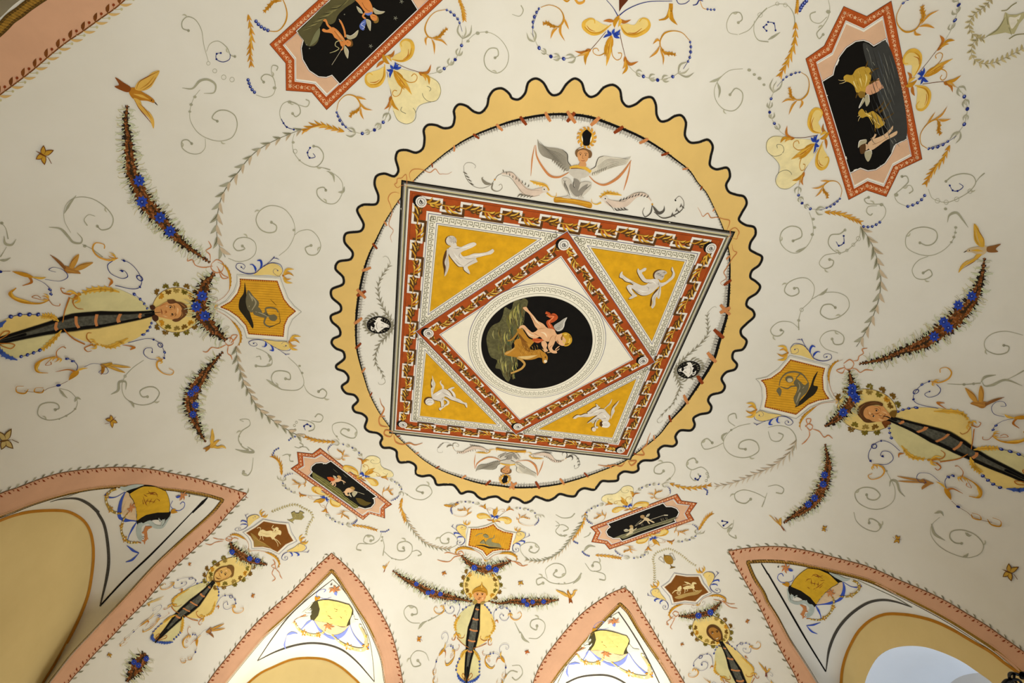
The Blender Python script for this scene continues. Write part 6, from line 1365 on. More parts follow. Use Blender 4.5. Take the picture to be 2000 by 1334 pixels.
# ================================================================ garlands
def garland(lbl, mp, p, w, fl, grp='flower garlands', fr=None, **k):
    """fl: blossom positions in the same coordinates as p"""
    with thing('painted_garland', lbl, 'painted garland', grp, z=3):
        P = spline(pts(p), 8); L = plen(P); fs = []; d = 0; acc = [0]
        for a, b in zip(P, P[1:]): d += math.hypot(b[0]-a[0], b[1]-a[1]); acc.append(d)
        for x, y in pts(fl):
            i = min(range(len(P)), key=lambda j: math.hypot(P[j][0]-x, P[j][1]-y)); a = ang(P, i); t = acc[i]/L
            fs.append((t, (-(x-P[i][0])*math.sin(a)+(y-P[i][1])*math.cos(a))/max(.1, wprof(w, t))))
        with M(mp): Gar(p, w, fs, fl=fr, **k)
I_ = lambda p: p
garland('thick crescent garland with three blue flowers between the left head and its shield', ZL, '1310,120 1180,280 1110,500 1090,690 1160,850 1290,1010 1500,1190', (50, 230, 300, 330, 290, 220, 50), '1110,510 1025,690 1170,810', fr=85)
garland('thick crescent garland with four blue flowers between the right head and its shield', ZR, '175,30 215,220 245,400 240,560 170,690 50,830 -100,960 -260,1060', (30, 150, 210, 250, 270, 230, 160, 30), '240,380 235,480 300,590 60,810', fr=85)
garland('small crescent garland over the helmeted head', ZB, '330,60 470,190 620,280 760,320 900,310 1060,250 1300,160', (40, 150, 210, 240, 220, 150, 30), '605,300 885,280 1010,325', fr=62)
garland('small garland above the curly-haired head at lower left', ZC, '770,220 850,370 1000,480 1170,570 1350,630 1560,690', (80, 220, 250, 220, 170, 30), '815,420 1205,560 1370,600', fr=62)
garland('small garland above the dark bearded head at lower right', ZD, '180,585 350,590 520,580 680,550 850,500 980,390 1090,290', (30, 120, 170, 180, 220, 140, 30), '610,570 865,500', fr=70)
garland('long curved garland held by the bird at upper left', Z(0, 0, .25), '988,860 980,960 1000,1080 1008,1200 1024,1336 1080,1440 1140,1580 1240,1700 1320,1790 1430,1900 1550,1985 1630,2040', (20, 60, 88, 110, 130, 150, 160, 150, 125, 85, 40, 8), '1088,1416 1112,1584 1260,1708 1324,1800', fr=44) if False else garland('long curved garland held by the bird at upper left', I_, '248,207 245,235 249,268 252,300 256,334 268,362 284,396 310,425 332,450 358,475 388,497 408,511', (5, 15, 22, 27, 32, 36, 38, 36, 30, 20, 10, 2), '272,354 278,396 315,427 331,450', fr=11)
garland('short curved garland hanging below the left ribbon knot', I_, '434,688 412,712 392,738 377,765 371,787 375,805 383,828 392,848 400,861', (2, 10, 20, 29, 34, 32, 25, 14, 2), '380,762 370,771 381,792 376,808', fr=7.5)
garland('long curved garland held by the bird at right', I_, '1923,505 1916,545 1898,588 1872,618 1840,645 1800,672 1762,685 1730,699 1680,710', (3, 18, 32, 38, 38, 30, 18, 12, 2), '1899,576 1873,594 1838,632 1848,643 1824,657', fr=10)
garland('short curved garland hanging below the right ribbon knot', I_, '1612,868 1618,905 1613,935 1604,958 1590,980 1570,996 1550,1007 1532,1020', (2, 14, 23, 27, 27, 22, 15, 3), '1610,930 1607,948 1591,972 1578,985', fr=7.5)
garland('small garland left of the helmeted head, hung from a bird', I_, '768,1115 790,1130 815,1143 840,1156 870,1164 895,1169 930,1176', (2, 11, 19, 23, 20, 9, 2), '818,1142 838,1158 850,1157 863,1160', fr=5)
garland('small straight garland right of the helmeted head, hung from a bird', I_, '955,1174 975,1178 1000,1174 1030,1176 1055,1175 1090,1171', (2, 8, 17, 21, 18, 3), '1024,1173 1031,1180 1040,1175 1064,1174', fr=5)
garland('bushy dark flower bunch hanging below the lower left pendant', I_, '282,1277 275,1288 266,1302 255,1318 248,1330', (14, 34, 36, 24, 6), '258,1296 283,1288 268,1300', fr=6)
# ribbon knots of the shields
def knot(lbl, mp, paths, w=1.0):
    with thing('painted_ribbon', lbl, 'painted ribbon', 'thin orange ribbons at the shields', z=3):
        with M(mp):
            for p in paths: S('F', (3*w, 8*w, 5*w, 9*w, 4*w), p)
knot('thin ribbon knot above left shield arc', T(0, 1), ['1650,720 1690,690 1740,720 1730,780 1680,790 1645,755 1650,720', '1640,700 1635,650 1605,620 1645,590 1625,545', '1660,740 1580,750 1520,730 1500,690 1460,700 1465,675', '1690,740 1740,810 1780,830 1735,835 1700,760'])
knot('thin ribbon knot below left shield arc', T(0, 2), ['1750,0 1780,30 1820,10 1800,-30 1760,-20', '1770,20 1700,50 1650,45 1610,80 1580,75', '1780,30 1775,90 1800,110 1810,140', '1790,0 1810,-50 1850,-50 1830,-20 1800,10'])
knot('thin ribbon knot above right shield arc', T(3, 2), ['590,180 610,215 650,210 670,170 640,140 590,170', '665,150 700,145 710,115 745,90 735,60 775,50', '650,205 690,215 720,240 760,220 820,225', '600,210 580,245 535,225 600,200'])
knot('thin ribbon knot below right shield arc', T(3, 2), ['290,650 330,690 350,660 320,640 290,665', '320,690 325,730 290,780 265,800', '345,680 400,700 440,745 470,730 505,755', '310,650 300,605 335,605 320,645'])
knot('small ribbon knots under the lowest orange shield', T(1, 3), ['1600,320 1560,330 1500,315 1470,320', '1610,340 1550,350 1510,385 1460,385 1415,372', '1575,310 1590,340 1620,330 1600,305 1575,315', '1940,350 1990,380 2060,400 2080,420', '2010,380 2050,410 2080,420 2120,410'], .8)
knot('small ribbon knots above the curly-haired head at lower left', T(0, 3), ['1760,200 1790,215 1830,200 1860,210', '1750,215 1700,210 1660,200', '1740,225 1680,235 1640,255 1600,245', '1780,190 1760,215 1800,225 1810,200 1780,190'], .7)
knot('ribbon tails right of the small garland at lower left', T(1, 3), ['130,370 150,400 120,420 150,440 140,370', '140,440 125,480 150,520 125,540', '150,440 180,470 190,500 205,520'], .7)
knot('small ribbon knots under the lower right brown shield', T(2, 3), ['1250,790 1280,815 1300,790 1270,775 1250,795', '1260,810 1230,840 1205,860 1220,880 1200,875', '1275,815 1250,870 1235,900 1250,915', '1570,680 1620,690 1660,700 1640,680', '1660,700 1700,715 1740,715', '1650,700 1700,740 1760,750'], .7)
# ================================================================ laurel sprays, grey scrolls, plumes, birds, butterflies
def laurel(lbl, mp, p, n, l0, l1, w, ca='g', cb='#c9b598', st='h', a0=.5):
    with thing('painted_laurel_spray', lbl, 'painted spray', 'laurel sprays on the vault', z=1):
        with M(mp): Lau(p, n, l0, l1, w, ca, cb, st, a0, stem=w*.22); Lau(p, n, l0*.8, l1*.8, w*.35, '#77735a', '#a89a7c', st, a0, stem=w*.1)
laurel('long grey-green laurel spray curving down to the left shield', I_, '590,252 562,263 525,280 500,296 480,316 467,334 448,357 433,384 425,417 423,447 426,474 440,502', 15, 18, 27, 8)
laurel('long laurel spray running from the left shield to the lower left panel', I_, '461,676 464,705 476,745 490,772 502,794 525,815 550,832 575,847 594,854', 14, 20, 18, 7)
laurel('long grey-green laurel spray curving down to the right shield', T(3, 1), '720,430 795,540 840,650 868,750 880,850 868,980 832,1100 790,1200 735,1300 690,1370', 11, 105, 85, 30)
laurel('pale thin laurel spray from the right shield to the lower right panel', I_, '1556,858 1545,880 1522,902 1500,915 1465,930 1430,944 1395,950', 15, 22, 14, 3.5, '#cbb8a0', '#d3c5ae', '#c2ab90')
laurel('small laurel spray right of the lower left panel', I_, '787,1000 797,1020 810,1040 830,1060 855,1070 880,1072', 16, 12, 11, 3)
laurel('small laurel spray left of the lower right panel', I_, '1140,1018 1120,1045 1100,1072 1075,1090 1048,1096 1026,1092', 18, 13, 11, 3)
laurel('pale yellow leaf wreath around the urn at the upper right corner', T(3, 0), '1740,-10 1690,50 1610,110 1570,190 1590,260 1660,300 1700,290', 12, 50, 45, 20, '#c9b98a', '#b8a878', '#a89a6a', .9)
laurel('pale yellow leaf wreath below the urn at the upper right corner', T(3, 0), '1660,280 1600,340 1590,430 1650,490 1750,490 1870,440 2010,365', 15, 52, 48, 20, '#c9b98a', '#b8a878', '#a89a6a', .9)
laurel('small pale leaf wreath over the basket at lower left', Z(460, 980, 10.26), '720,200 900,130 1080,70 1220,60 1360,130 1490,200 1550,300 1490,420 1430,560 1410,680', 26, 55, 50, 18, 'N', '#c2b060', 'N', .7)
laurel('small pale leaf wreath over the urn at lower right', Z(1250, 1060, 7.411), '210,580 210,460 205,330 190,230 230,150 320,110 400,85 480,110 600,180 720,280 820,340', 34, 30, 28, 10, 'N', '#cbb878', 'N', .9)
# urns and basket
with thing('painted_basket', 'small woven basket on a foot between the brown shield and its wreath', 'painted basket', z=3):
    with M(Z(460, 980, 10.26)):
        Fl('#a89a60', '1110,220 1180,190 1200,220 1270,220 1290,180 1380,220 1330,250 1380,300 1320,360 1200,350 1150,330 1130,280', sm=False, g=200); Fl('#a89a60', '1160,330 1190,350 1140,390 1165,425 1035,350 1080,355', sm=False, g=200)
        for k in range(9): S('#4a431f', 5, [(1130+k*26, 225), (1150+k*24, 290), (1160+k*20, 345)])
        S('#3a3418', 7, '1110,220 1180,190 1200,220 1270,220 1290,180 1380,220'); S('#3a3418', 7, '1035,350 1165,425')
with thing('painted_urn', 'small golden urn with two angular handles above the lower right brown shield', 'painted urn', z=3):
    with M(Z(1250, 1060, 7.411)):
        Fl('#a07a2c', '345,190 390,180 440,190 480,250 470,300 430,310 380,290 345,230', g=200); Fl('#c9a450', '390,200 430,210 450,260 420,270 395,240', g=200); S('#6b4f1c', (10, 8, 14), '440,310 450,340 470,350'); Fl('#7a5f24', '430,375 450,345 500,345 515,355', sm=False, g=200); S('#6b4f1c', (14, 10), '345,170 360,195')
        with part('handle', .1): S('#5f5433', 4, '265,230 300,195 335,230 355,290 320,270 265,230', sm=False)
        with part('handle', .1): S('#5f5433', 4, '425,155 470,150 510,240 490,250 470,200 450,190 425,155', sm=False)
with thing('painted_urn', 'pale olive diamond-shaped urn cut off by the right edge at the top', 'painted urn', z=3):
    with M(T(3, 0)):
        Fl('#b9b184', '1700,280 1780,230 1830,170 1850,90 1880,110 1940,110 2000,90 2020,110 1960,180 1920,260 1890,260 1850,250', sm=False, g=200); S('#8c865c', (4, 9, 4), '1860,100 1870,180 1900,270'); S('#8c865c', (4, 8, 4), '1700,285 1790,225 1850,130'); S('#8c865c', 7, '1820,80 1860,75 1900,40 1940,15'); S('#8c865c', 7, '1880,300 1930,270 2000,260'); Fl('#e6dfcc', '1880,130 1930,130 1970,110 1930,190 1900,220', g=200)
SCR = {
 'beside the top left gold plume': (T(0,0), ['1625,478 1590,350 1570,230 1520,150 1460,130 1420,170 1425,220 1470,238', '1610,400 1640,340 1700,320 1770,370 1800,430 1832,440'], 'c1625,493,14 c1675,552,16 c1745,602,18 c1810,620,18', '1722,412 1690,418 1688,460 1740,482 1790,460 1796,420'),
 'below the loop of the top left corner, with a thick hooked leaf': (T(0,0), ['t1420,685 1500,690 1560,630 1620,620 1680,660 1670,720 1590,728', '1560,700 1520,750 1490,820 1480,880 1485,940 1540,1030 1620,1080 1720,1100 1810,1070 1850,980 1830,900 1760,860 1690,870 1655,920 1695,945', '1600,1080 1600,1150 1560,1195 1480,1195 1420,1150 1420,1100 1460,1090 1495,1120'], 'd1520,755,13 d1490,815,13 d1480,870,11', None),
 'hanging at the left end of the top left panel': (T(1,0), ['0,740 70,760 130,740 150,690 130,600 70,580 40,610 60,640', '150,640 120,560 130,510 170,520 160,550'], 'd145,685,15', None),
 'under the lower tip of the top left panel': (T(1,0), ['240,1000 195,930 185,870 210,810 260,790 330,820 345,880 310,910 285,885', '260,790 340,820 400,830 415,790 388,775'], 'd262,795,15', '295,1010 240,990 215,960 197,925'),
 'with a blue curl below the left gold plume': (T(1,0), ['300,1040 285,1100 290,1170 330,1240 400,1290 470,1300 520,1250 525,1200 490,1150 450,1140', '460,1300 520,1308 580,1325'], 'c305,1180,16 d290,1110,12 d340,1250,9', '422,1152 402,1190 418,1230 462,1222 445,1195'),
 'right of the top left panel, ending in a big curl': (T(1,0), ['1640,330 1700,270 1760,250 1840,260 1920,320 1970,420 1950,520 1880,570 1800,530 1780,450 1820,380 1880,380 1890,430 1865,450'], 'd1730,258,16 d1800,250,12 d1655,320,13', None),
 'small curl at the top edge left of the hanging spray': (T(2,0), ['0,110 60,125 88,80 70,40'], '', None),
 'double curl at the top edge right of the hanging spray': (T(2,0), ['1760,270 1690,250 1675,180 1720,100 1780,100 1795,150 1765,175', '1770,268 1850,230 1930,120 1990,60', '1890,160 1888,250 1920,310 2000,325'], 'c1935,115,18', '1985,190 1962,210 1985,238'),
 'large open scroll above the right side of the scalloped ring': (T(2,0), ['1800,535 1700,548 1640,590 1600,640 1578,700 1590,780 1650,850 1730,862 1790,800 1795,720 1745,688 1700,738', 't1540,640 1600,620 1640,590', 't1600,640 1620,700 1612,760'], 'd1850,545,15 d1890,580,13 d1930,610,16 d1965,660,12', None),
 'left of the right star panel at the top edge': (T(3,0), ['0,60 80,30 150,40 200,110 210,220', 't0,310 50,280 95,250'], 'c72,28,14 c135,38,15', '0,170 45,180 58,235'),
 'small triple curl between plume and right star panel': (T(3,0), ['470,0 482,60 470,130 430,200 380,260 400,300 430,268', '460,130 400,180 340,160 330,110 372,90'], 'd470,90,18', None),
 'below the left spray of the right star panel': (T(3,1), ['320,320 345,390 350,490 300,590 220,640 150,620 95,550 110,470 180,430 250,450 262,510 195,545', 't215,630 270,610 300,590'], 'd352,375,13 d362,440,13 d345,495,13', None),
 'with a blue curl left of the right laurel spray': (T(3,1), ['718,440 718,490 705,530 665,575 615,618 558,640 500,610 470,560 490,500 560,490 600,460', '540,640 440,660 400,720 440,760 500,740 510,700 480,690'], 'c705,527,17 c665,575,13 c615,618,10 c558,640,9', '590,505 590,560 552,582 532,550'),
 'small double curl under the right star panel': (T(3,1), ['870,400 910,350 918,300 890,262 830,258 770,250 752,220 785,205', '850,270 780,280 770,320 800,345 815,330'], 'd885,262,15', None),
 'small double curl right of the lower tip of the right star panel': (T(3,1), ['1080,275 1010,240 990,190 1050,130 1095,80 1080,40 1045,42', '1050,125 1110,112 1130,150 1100,175'], 'd1000,185,17', None),
 'beaded loop with a blue curl at upper right': (T(3,1), ['1250,140 1280,210 1320,230 1390,245 1470,220 1575,155 1620,90 1600,40 1530,20 1440,40 1388,80', '1620,90 1650,50 1690,15'], 'c1322,232,18 c1390,243,17 c1472,220,18 c1576,157,17 d1385,295,13', '1418,112 1440,150 1478,155 1522,120 1490,95'),
 'large double scroll left of the right bird': (T(3,1), ['t1400,400 1415,345 1470,325 1520,380 1562,440', '1465,440 1450,520 1420,570 1350,630 1260,660 1150,640 1080,590 1078,510 1130,455 1230,438 1310,470 1320,520 1290,565 1240,580 1185,560', '1250,665 1170,700 1125,770 1150,830 1220,845 1280,810 1260,770 1210,795'], 'd1465,440,12 d1462,480,10 d1450,515,12 d1430,555,10', None),
 'tall triple scroll above the right shield': (T(3,1), ['260,1080 340,1000 360,900 310,840 240,835 150,880 130,940 180,975 240,950 230,910 205,915', '340,1000 440,950 550,950 620,990 632,1060 570,1130 480,1155 410,1110 430,1050 490,1040 525,1065', '260,1080 240,1160 240,1240', '240,1225 180,1180 80,1180 20,1240 40,1280 90,1285 122,1250 100,1240', 't400,970 440,945 465,915'], 'c262,1082,14 d240,1165,12', None),
 'open loop above the right knot': (T(3,1), ['545,1420 440,1380 405,1320 440,1265 520,1245 590,1290 580,1345 520,1350 500,1310'], '', None),
 'pale loop at the right edge above the birds': (T(3,1), ['1990,1280 1850,1250 1740,1275 1690,1330 1700,1390 1790,1430 1870,1410 1880,1370 1840,1360'], '', None),
 'hooked grey leaf right of the old man face': (T(3,2), ['t1660,320 1690,280 1780,260', 't1670,310 1690,345 1750,340 1850,300 1985,345', '1400,330 1530,335 1660,325', '1870,295 1940,260 2000,225'], 'd1530,335,13 d1605,330,12', None),
 'curling scroll below the knot of the right shield': (T(3,2), ['0,700 30,770 90,775 118,730 80,712', '0,670 80,655 170,680 218,750 200,850', '0,1130 70,1120 122,1150 110,1185 62,1178'], '', None),
 'loop with a hooked leaf below the right pendant': (T(3,2), ['900,970 950,1060 990,1150 980,1240 900,1300 800,1305 700,1250 680,1180 740,1140 830,1150 875,1200 840,1235 780,1225 770,1195', 't950,1130 960,1085 1000,1090 1030,1170 1070,1210'], 'd925,1010,9', None),
 'big loose loop with a leaf above the left face': (T(0,1), ['550,480 500,380 510,270 580,210 700,210 820,280 882,370 860,440 790,458 758,430', '740,352 690,340 655,380 680,425', 't500,330 540,260 592,190'], '', None),
 'fish-like grey leaf left of the left face': (T(0,1), ['t380,438 470,450 530,510 570,555 630,560 640,530 600,480', '640,570 720,610 800,670'], 'd660,585,14', None),
 'grey tulip leaf at the left edge': (T(0,1), ['0,400 40,440 62,530', 't30,505 40,565 90,575 125,530', '50,590 20,640 0,670', 't-10,695 40,695 82,675'], 'd12,405,14', None),
 'above the left shield, ending in two curls': (T(1,1), ['180,660 250,600 300,500 300,420 270,350 210,290 110,270 30,310 0,380 30,450 90,480 150,470 160,430 120,400', '300,500 340,470 420,460 480,510 505,590 470,650 410,650 385,600 430,580'], 'd295,460,11', None),
 'large curl below the left laurel start': (T(1,1), ['550,0 620,30 672,90 670,180 620,250 550,250 480,190 480,140 530,128 545,150', 't560,0 600,30 612,85', 't640,165 680,160 690,120'], '', None),
 'small curl between laurel and left shield': (T(0,1), ['1780,680 1850,705 1940,690 1992,640 1990,560 1930,520 1850,530 1820,580 1850,620 1910,605 1890,585'], '', None),
 'loop with a hooked leaf below the left face': (T(0,2), ['1120,145 1030,210 970,280 950,350 970,430 1040,480 1120,495 1200,470 1242,400 1210,360 1150,355 1090,390 1110,430 1150,430', 't865,412 920,380 930,315 980,315 980,375', 't1045,515 1030,480 1000,460'], 'c975,270,10', None),
 'beaded loop under the left pendant': (T(0,2), ['460,365 545,390 600,460 590,520 530,570 450,605 360,610 295,570 310,500 380,475 450,490 460,520 430,532', 't460,370 500,420 525,440', 't580,470 600,440 630,450'], 'd585,525,9 d515,580,9 d460,605,7', None),
 'small scroll right of the lower left garland': (T(0,2), ['1900,625 1870,610 1940,610 1950,650 1885,700 1860,760 1890,820 1930,845', 't1835,840 1890,855 1980,862 1930,820', '1975,905 1970,960 1960,1010 1930,1045 1890,1032 1900,1015'], 'd1865,740,7 d1880,800,7', None),
 'double scroll below the left shield': (T(1,2), ['250,120 330,200 370,290 370,340 330,375 250,380 170,360 120,290 140,240 200,228 262,250 265,295 230,290', '370,330 400,390 460,430 530,440 552,400 520,370 488,390', 't80,295 130,330 200,375'], 'd340,190,10 d360,245,10', None),
 'faint loop beside the lower end of the left shield': (T(1,2), ['0,50 70,80 122,130 120,180 60,195 0,190', 't90,100 115,130 100,160', '0,120 30,115 38,140'], '', None),
 'small curls with blue beads above the lower left panel': (T(1,2), ['330,610 400,620 455,650 450,685 410,700', '430,620 505,625 522,585 485,565 460,590'], 'c315,630,9 c300,655,9 c305,690,9', '425,660 400,645 375,660 385,690'),
 'round curl above the gold fan of the lower left panel': (T(1,2), ['650,770 600,700 600,650 660,630 740,650 788,700 770,750 720,748 660,710 680,680 722,690'], 'd630,740,8', None),
 'loop right of the lower left panel': (T(1,2), ['1160,1180 1230,1225 1310,1232 1372,1180 1350,1130 1280,1125 1250,1160 1300,1180'], 'd1180,1195,7', None),
 'small curls at the left end of the lower left panel': (T(1,2), ['300,820 335,830 368,810 340,788', '340,820 390,825 415,850', '205,890 250,880 265,900', '262,890 265,930 292,935'], 'd265,885,8', None),
 'triple curl below the right shield': (T(2,2), ['1860,640 1770,660 1700,700 1660,750 1650,800 1680,860 1750,900 1850,900 1925,850 1910,790 1850,765 1780,790 1770,830 1822,840', '1650,790 1590,820 1500,838 1478,790 1520,757 1562,790', '1740,660 1690,620 1690,580 1740,562 1752,600', 't1650,780 1640,740 1680,710'], 'd1710,690,9', None),
 'curl above the right end of the lower right panel': (T(2,2), ['1200,1090 1250,1050 1272,1000 1250,950 1180,945 1115,980 1112,1022 1160,1032 1182,1010'], 'd1230,1070,9 d1215,1080,8', None),
 'beaded curl with a blue spot above the gold plume': (T(2,2), ['1520,1085 1532,1030 1480,980 1400,1000 1362,970 1372,930 1420,910 1442,940', '1400,1000 1390,1050 1425,1085 1465,1060 1450,1030'], 'c1515,1085,9 c1530,1055,9 c1520,1030,9', '1468,1050 1450,1078 1430,1070'),
 'faint loop below the pale laurel': (T(2,2), ['1980,1220 1900,1180 1800,1158 1738,1190 1750,1240 1820,1262 1862,1230', '1990,1180 1970,1240 1950,1290'], '', None),
 'beaded curl at the top of the lower left star panel tip': (T(1,3), ['980,160 960,215 900,250 840,230 858,185 910,190 920,215 895,225', '870,250 800,250 785,290 822,300', '985,200 1000,260 990,340'], 'd985,195,8 d980,225,8', None),
 'double curl right of the small bird': (T(1,3), ['1000,310 1060,360 1150,372 1212,320 1215,260 1170,230 1108,250 1110,300 1160,302 1150,280', '1215,310 1260,300 1290,330 1262,342'], 'd1060,362,6 d1090,370,6', None),
 'curl with a hooked leaf left of the big oval': (T(1,3), ['1480,770 1400,820 1340,850', '1280,868 1210,862 1165,820 1155,770 1190,732 1250,750 1255,795 1218,802', 't1265,915 1300,870 1335,850'], 'd1370,828,6', None),
 'faint curl near the bottom edge left of the pendant': (T(1,3), ['1350,1160 1320,1100 1250,1085 1205,1140 1230,1205 1285,1192 1262,1160'], '', None),
 'loop left of the lowest shield': (T(1,3), ['1500,290 1570,250 1560,195 1500,160 1437,200 1450,242 1502,240 1500,212'], '', None),
 'loop right of the lowest shield': (T(2,3), ['110,365 70,310 65,270 110,240 180,245 212,285 180,320 132,300 150,275'], '', None),
 'double curl above the far right lunette': (T(2,3), ['545,480 480,545 400,562 300,550 240,512 192,530 200,568 242,555', '275,520 262,450 330,402 400,420 418,480 370,512 322,490 345,458', 't540,475 520,520 475,560'], 'd365,560,7 d410,555,7', None),
 'small beaded curls left of the urn': (T(2,3), ['570,400 620,460 690,450 682,400 640,390 628,420', '640,460 722,490 725,530 680,525', 't555,310 600,265 650,270'], '', None),
 'curl right of the helmeted pendant': (T(2,3), ['20,860 60,940', '130,985 200,985 250,930 255,870 210,835 152,850 145,895 190,920 195,890', 't70,940 90,990 135,1020'], 'd62,940,8', None),
 'curl at the bottom edge beside the far right lunette': (T(2,3), ['0,1200 60,1200 82,1260 30,1312 0,1290'], '', None),
 'beaded curl with a blue bead chain right of the pendant': (T(1,3), ['1900,1480 1940,1300 1990,1240 2040,1250'], '', None),
 'small curls right of the lower right panel': (T(2,3), ['1730,60 1720,120 1690,170 1750,205 1742,180', '1600,80 1660,130 1720,90', 't1680,160 1695,130 1720,125'], '', '1640,70 1680,80 1650,105'),
 'pale loop left of the lowest star panel': (T(2,3), ['340,70 370,100 340,150 380,185 430,180', '340,110 400,100 440,130 400,150'], 'c380,180,7 c410,185,7', None),
 'small curl below the right garland bird': (T(3,3), ['670,0 690,70 760,130 850,150 880,110 830,60 790,55 790,85', 't860,90 880,110 870,135'], '', None),
 'large spiral above the right lunette': (T(3,3), ['1340,40 1280,100 1270,170 1330,260 1450,330 1570,355 1660,320 1682,260 1620,180 1510,140 1430,155 1420,200 1460,240 1512,245', 't1275,90 1300,170 1382,222', 't1300,10 1350,0 1370,30', 't1540,160 1570,185 1590,180', 't1520,350 1550,340 1565,320'], '', None),
 'curls at the left edge of the lowest big shield scroll': (T(2,3), ['340,20 390,45 460,40 490,10', '560,200 600,180 612,160'], '', None),
}
for i, (k, (mp, paths, dots, blue)) in enumerate(SCR.items()):
    y = mp((0, 0))[1]; x0 = mp(tuple(pts(paths[0].lstrip('t'))[0])); c = 'g' if x0[1] < 640 else 'g'
    with thing('painted_scroll', 'thin grey-green scroll, ' + k, 'painted scroll', 'grey-green scrolls', z=1):
        with M(mp):
            for p in paths:
                if p[0] == 't': S(c, (3, 20, 15, 3), p[1:])
                else:
                    P = pts(p); S(c, (3.2, 4.2, 5, 7.5, 8.5), P)
                    if len(P) > 5: D(c, P[-1][0], P[-1][1], 11); a = ang(P, len(P)//2); q = P[len(P)//2]; Lv('G', 11, q[0], q[1], a+.5, 45, .2)
            for d in dots.split():
                v = [float(t) for t in d[1:].split(',')]
                if d[0] == 'd': D(c, v[0], v[1], v[2], v[2]*.8)
                else: S(c, 3.2, [(v[0]+v[2]*math.cos(h*.7), v[1]+v[2]*math.sin(h*.7)) for h in range(10)])
            if blue:
                with part('blue_curl', .1, 'small blue curl'):
                    S('n', (4, 6, 4), blue); B_ = pts(blue)
                    for q in B_[:3]: D('n', q[0], q[1], 8)
# gold plumes at the panel corners
PLU = {'left of the top left panel': (T(0,0), '1935,110 1962,270 1950,400 1962,520', 40), 'below the top left panel': (T(1,0), '690,1025 600,1000 480,975 365,1020', 42), 'left of the right star panel': (T(3,0), '215,170 205,330 150,480 85,600', 44),
 'under the right spray of the right star panel': (T(3,0), '1418,1130 1370,1230 1280,1340 1225,1440', 40), 'under the right star panel': (T(3,1), '440,318 560,332 640,362 725,400', 36), 'above the lower left panel': (T(1,2), '620,782 540,778 450,765 380,740', 26),
 'at the left tip of the lower left panel': (T(1,2), '200,1040 190,960 160,915 125,895', 26), 'right of the lower left panel': (T(1,2), '1142,1220 1130,1280 1145,1334 1165,1400', 26), 'below the lower left panel': (T(1,3), '750,100 850,115 945,142', 20),
 'above the lower right panel': (T(2,2), '1230,1105 1340,1138 1450,1138 1560,1115', 28), 'below the left end of the lower right panel': (T(2,3), '650,335 740,342 850,360', 22), 'left of the lower right panel': (T(2,3), '575,0 560,70 520,150 470,215', 24),
 'right of the lower right panel': (T(2,3), '1455,140 1490,80 1520,40 1560,10', 24), 'at the top edge left of the right panel': (T(3,0), '230,-30 228,30 222,90', 24), 'at the top edge above the left spray': (T(1,0), '1580,-20 1610,60 1625,150', 30), 'left of the lowest shield spray': (T(1,2), '1465,1275 1520,1280 1570,1262', 20)}
for k, (mp, p, w) in PLU.items():
    with thing('painted_plume', 'spiky golden leaf plume ' + k, 'painted plume', 'gold plumes', z=2):
        with M(mp):
            P = resample(spline(pts(p), 6), 9); PLD = 0
            for i in range(7, -1, -1):
                a = ang(P, i)
                for sd in (1, -1): Lv('d' if sd > 0 else 'q', w*.4, P[i][0], P[i][1], a+PLD+sd*.36, w*2.1*(1-.3*abs(i-4)/4), -.08*sd)
            S('o', (w*.1, w*.3, w*.1), P); Lf('y', w*.25, [P[1], P[4], P[7]])
BDS = {'left of the top left panel': (T(0,0), '1935,622 1945,655 1960,690 1985,718', 13), 'at the left corner of the top left panel': (T(1,0), '0,165 25,195 60,220 93,235', 14), 'left of the right star panel, at the top edge': (T(3,0), '298,5 268,38 245,78', 15), 'below the right plume at upper right': (T(3,1), '1222,190 1192,228 1145,258 1090,275', 12),
 'under the right star panel': (T(3,1), '745,432 800,435 838,420 872,398', 11), 'above the lower left panel': (T(1,2), '322,738 285,745 258,768', 7), 'at the left tip of the lower left panel': (T(1,2), '175,832 145,850 130,885', 7), 'below the lower left panel': (T(1,3), '975,152 1010,152 1035,138', 6), 'left of the lower right panel': (T(2,3), '470,205 485,230 510,242', 7), 'under the lower right panel': (T(2,3), '550,310 570,330 600,342', 7), 'right of the plume above the lower right panel': (T(2,2), '1500,1145 1525,1165 1520,1190', 7)}
for k, (mp, p, r) in BDS.items():
    with thing('painted_bead_string', 'short string of blue beads ' + k, 'painted beads', 'blue bead strings', z=2):
        with M(mp): Bd(p, r, 5)
with thing('painted_gold_sprig', 'gold acanthus sprig on a ring at the top edge, left of the star panel', 'painted ornament', z=2):
    with M(T(1, 0)): S('d', (5, 12, 6), '95,240 170,240 225,180 242,110 225,30 200,-20'); Ac('d', 26, '200,5 140,10 100,50 55,100', 5, 0, 1.0, 'o')
with thing('painted_gold_sprig', 'gold leaf cup hanging from the blue line at the top edge', 'painted ornament', z=2):
    with M(T(2, 0)): S('d', (30, 34, 20, 8), '1240,25 1235,80 1200,140 1145,155'); Lf('d', 34, '1240,60 1245,140 1292,195'); Lf('y', 18, '1230,60 1225,110 1230,150')
with thing('painted_gold_sprig', 'gold curls cut off by the top edge above the hanging spray', 'painted ornament', z=2):
    with M(T(2, 0)): S('q', (16, 22, 12), '490,-10 520,22 560,10 565,-15'); S('d', (8, 16, 8), '400,-5 430,8 450,-5'); S('n', (6, 10, 5), '1410,38 1440,30 1460,0 1490,5'); S('q', (4, 5, 5), '1465,0 1490,60 1530,72'); Bd('1525,68 1550,72 1578,72', 9, 3)
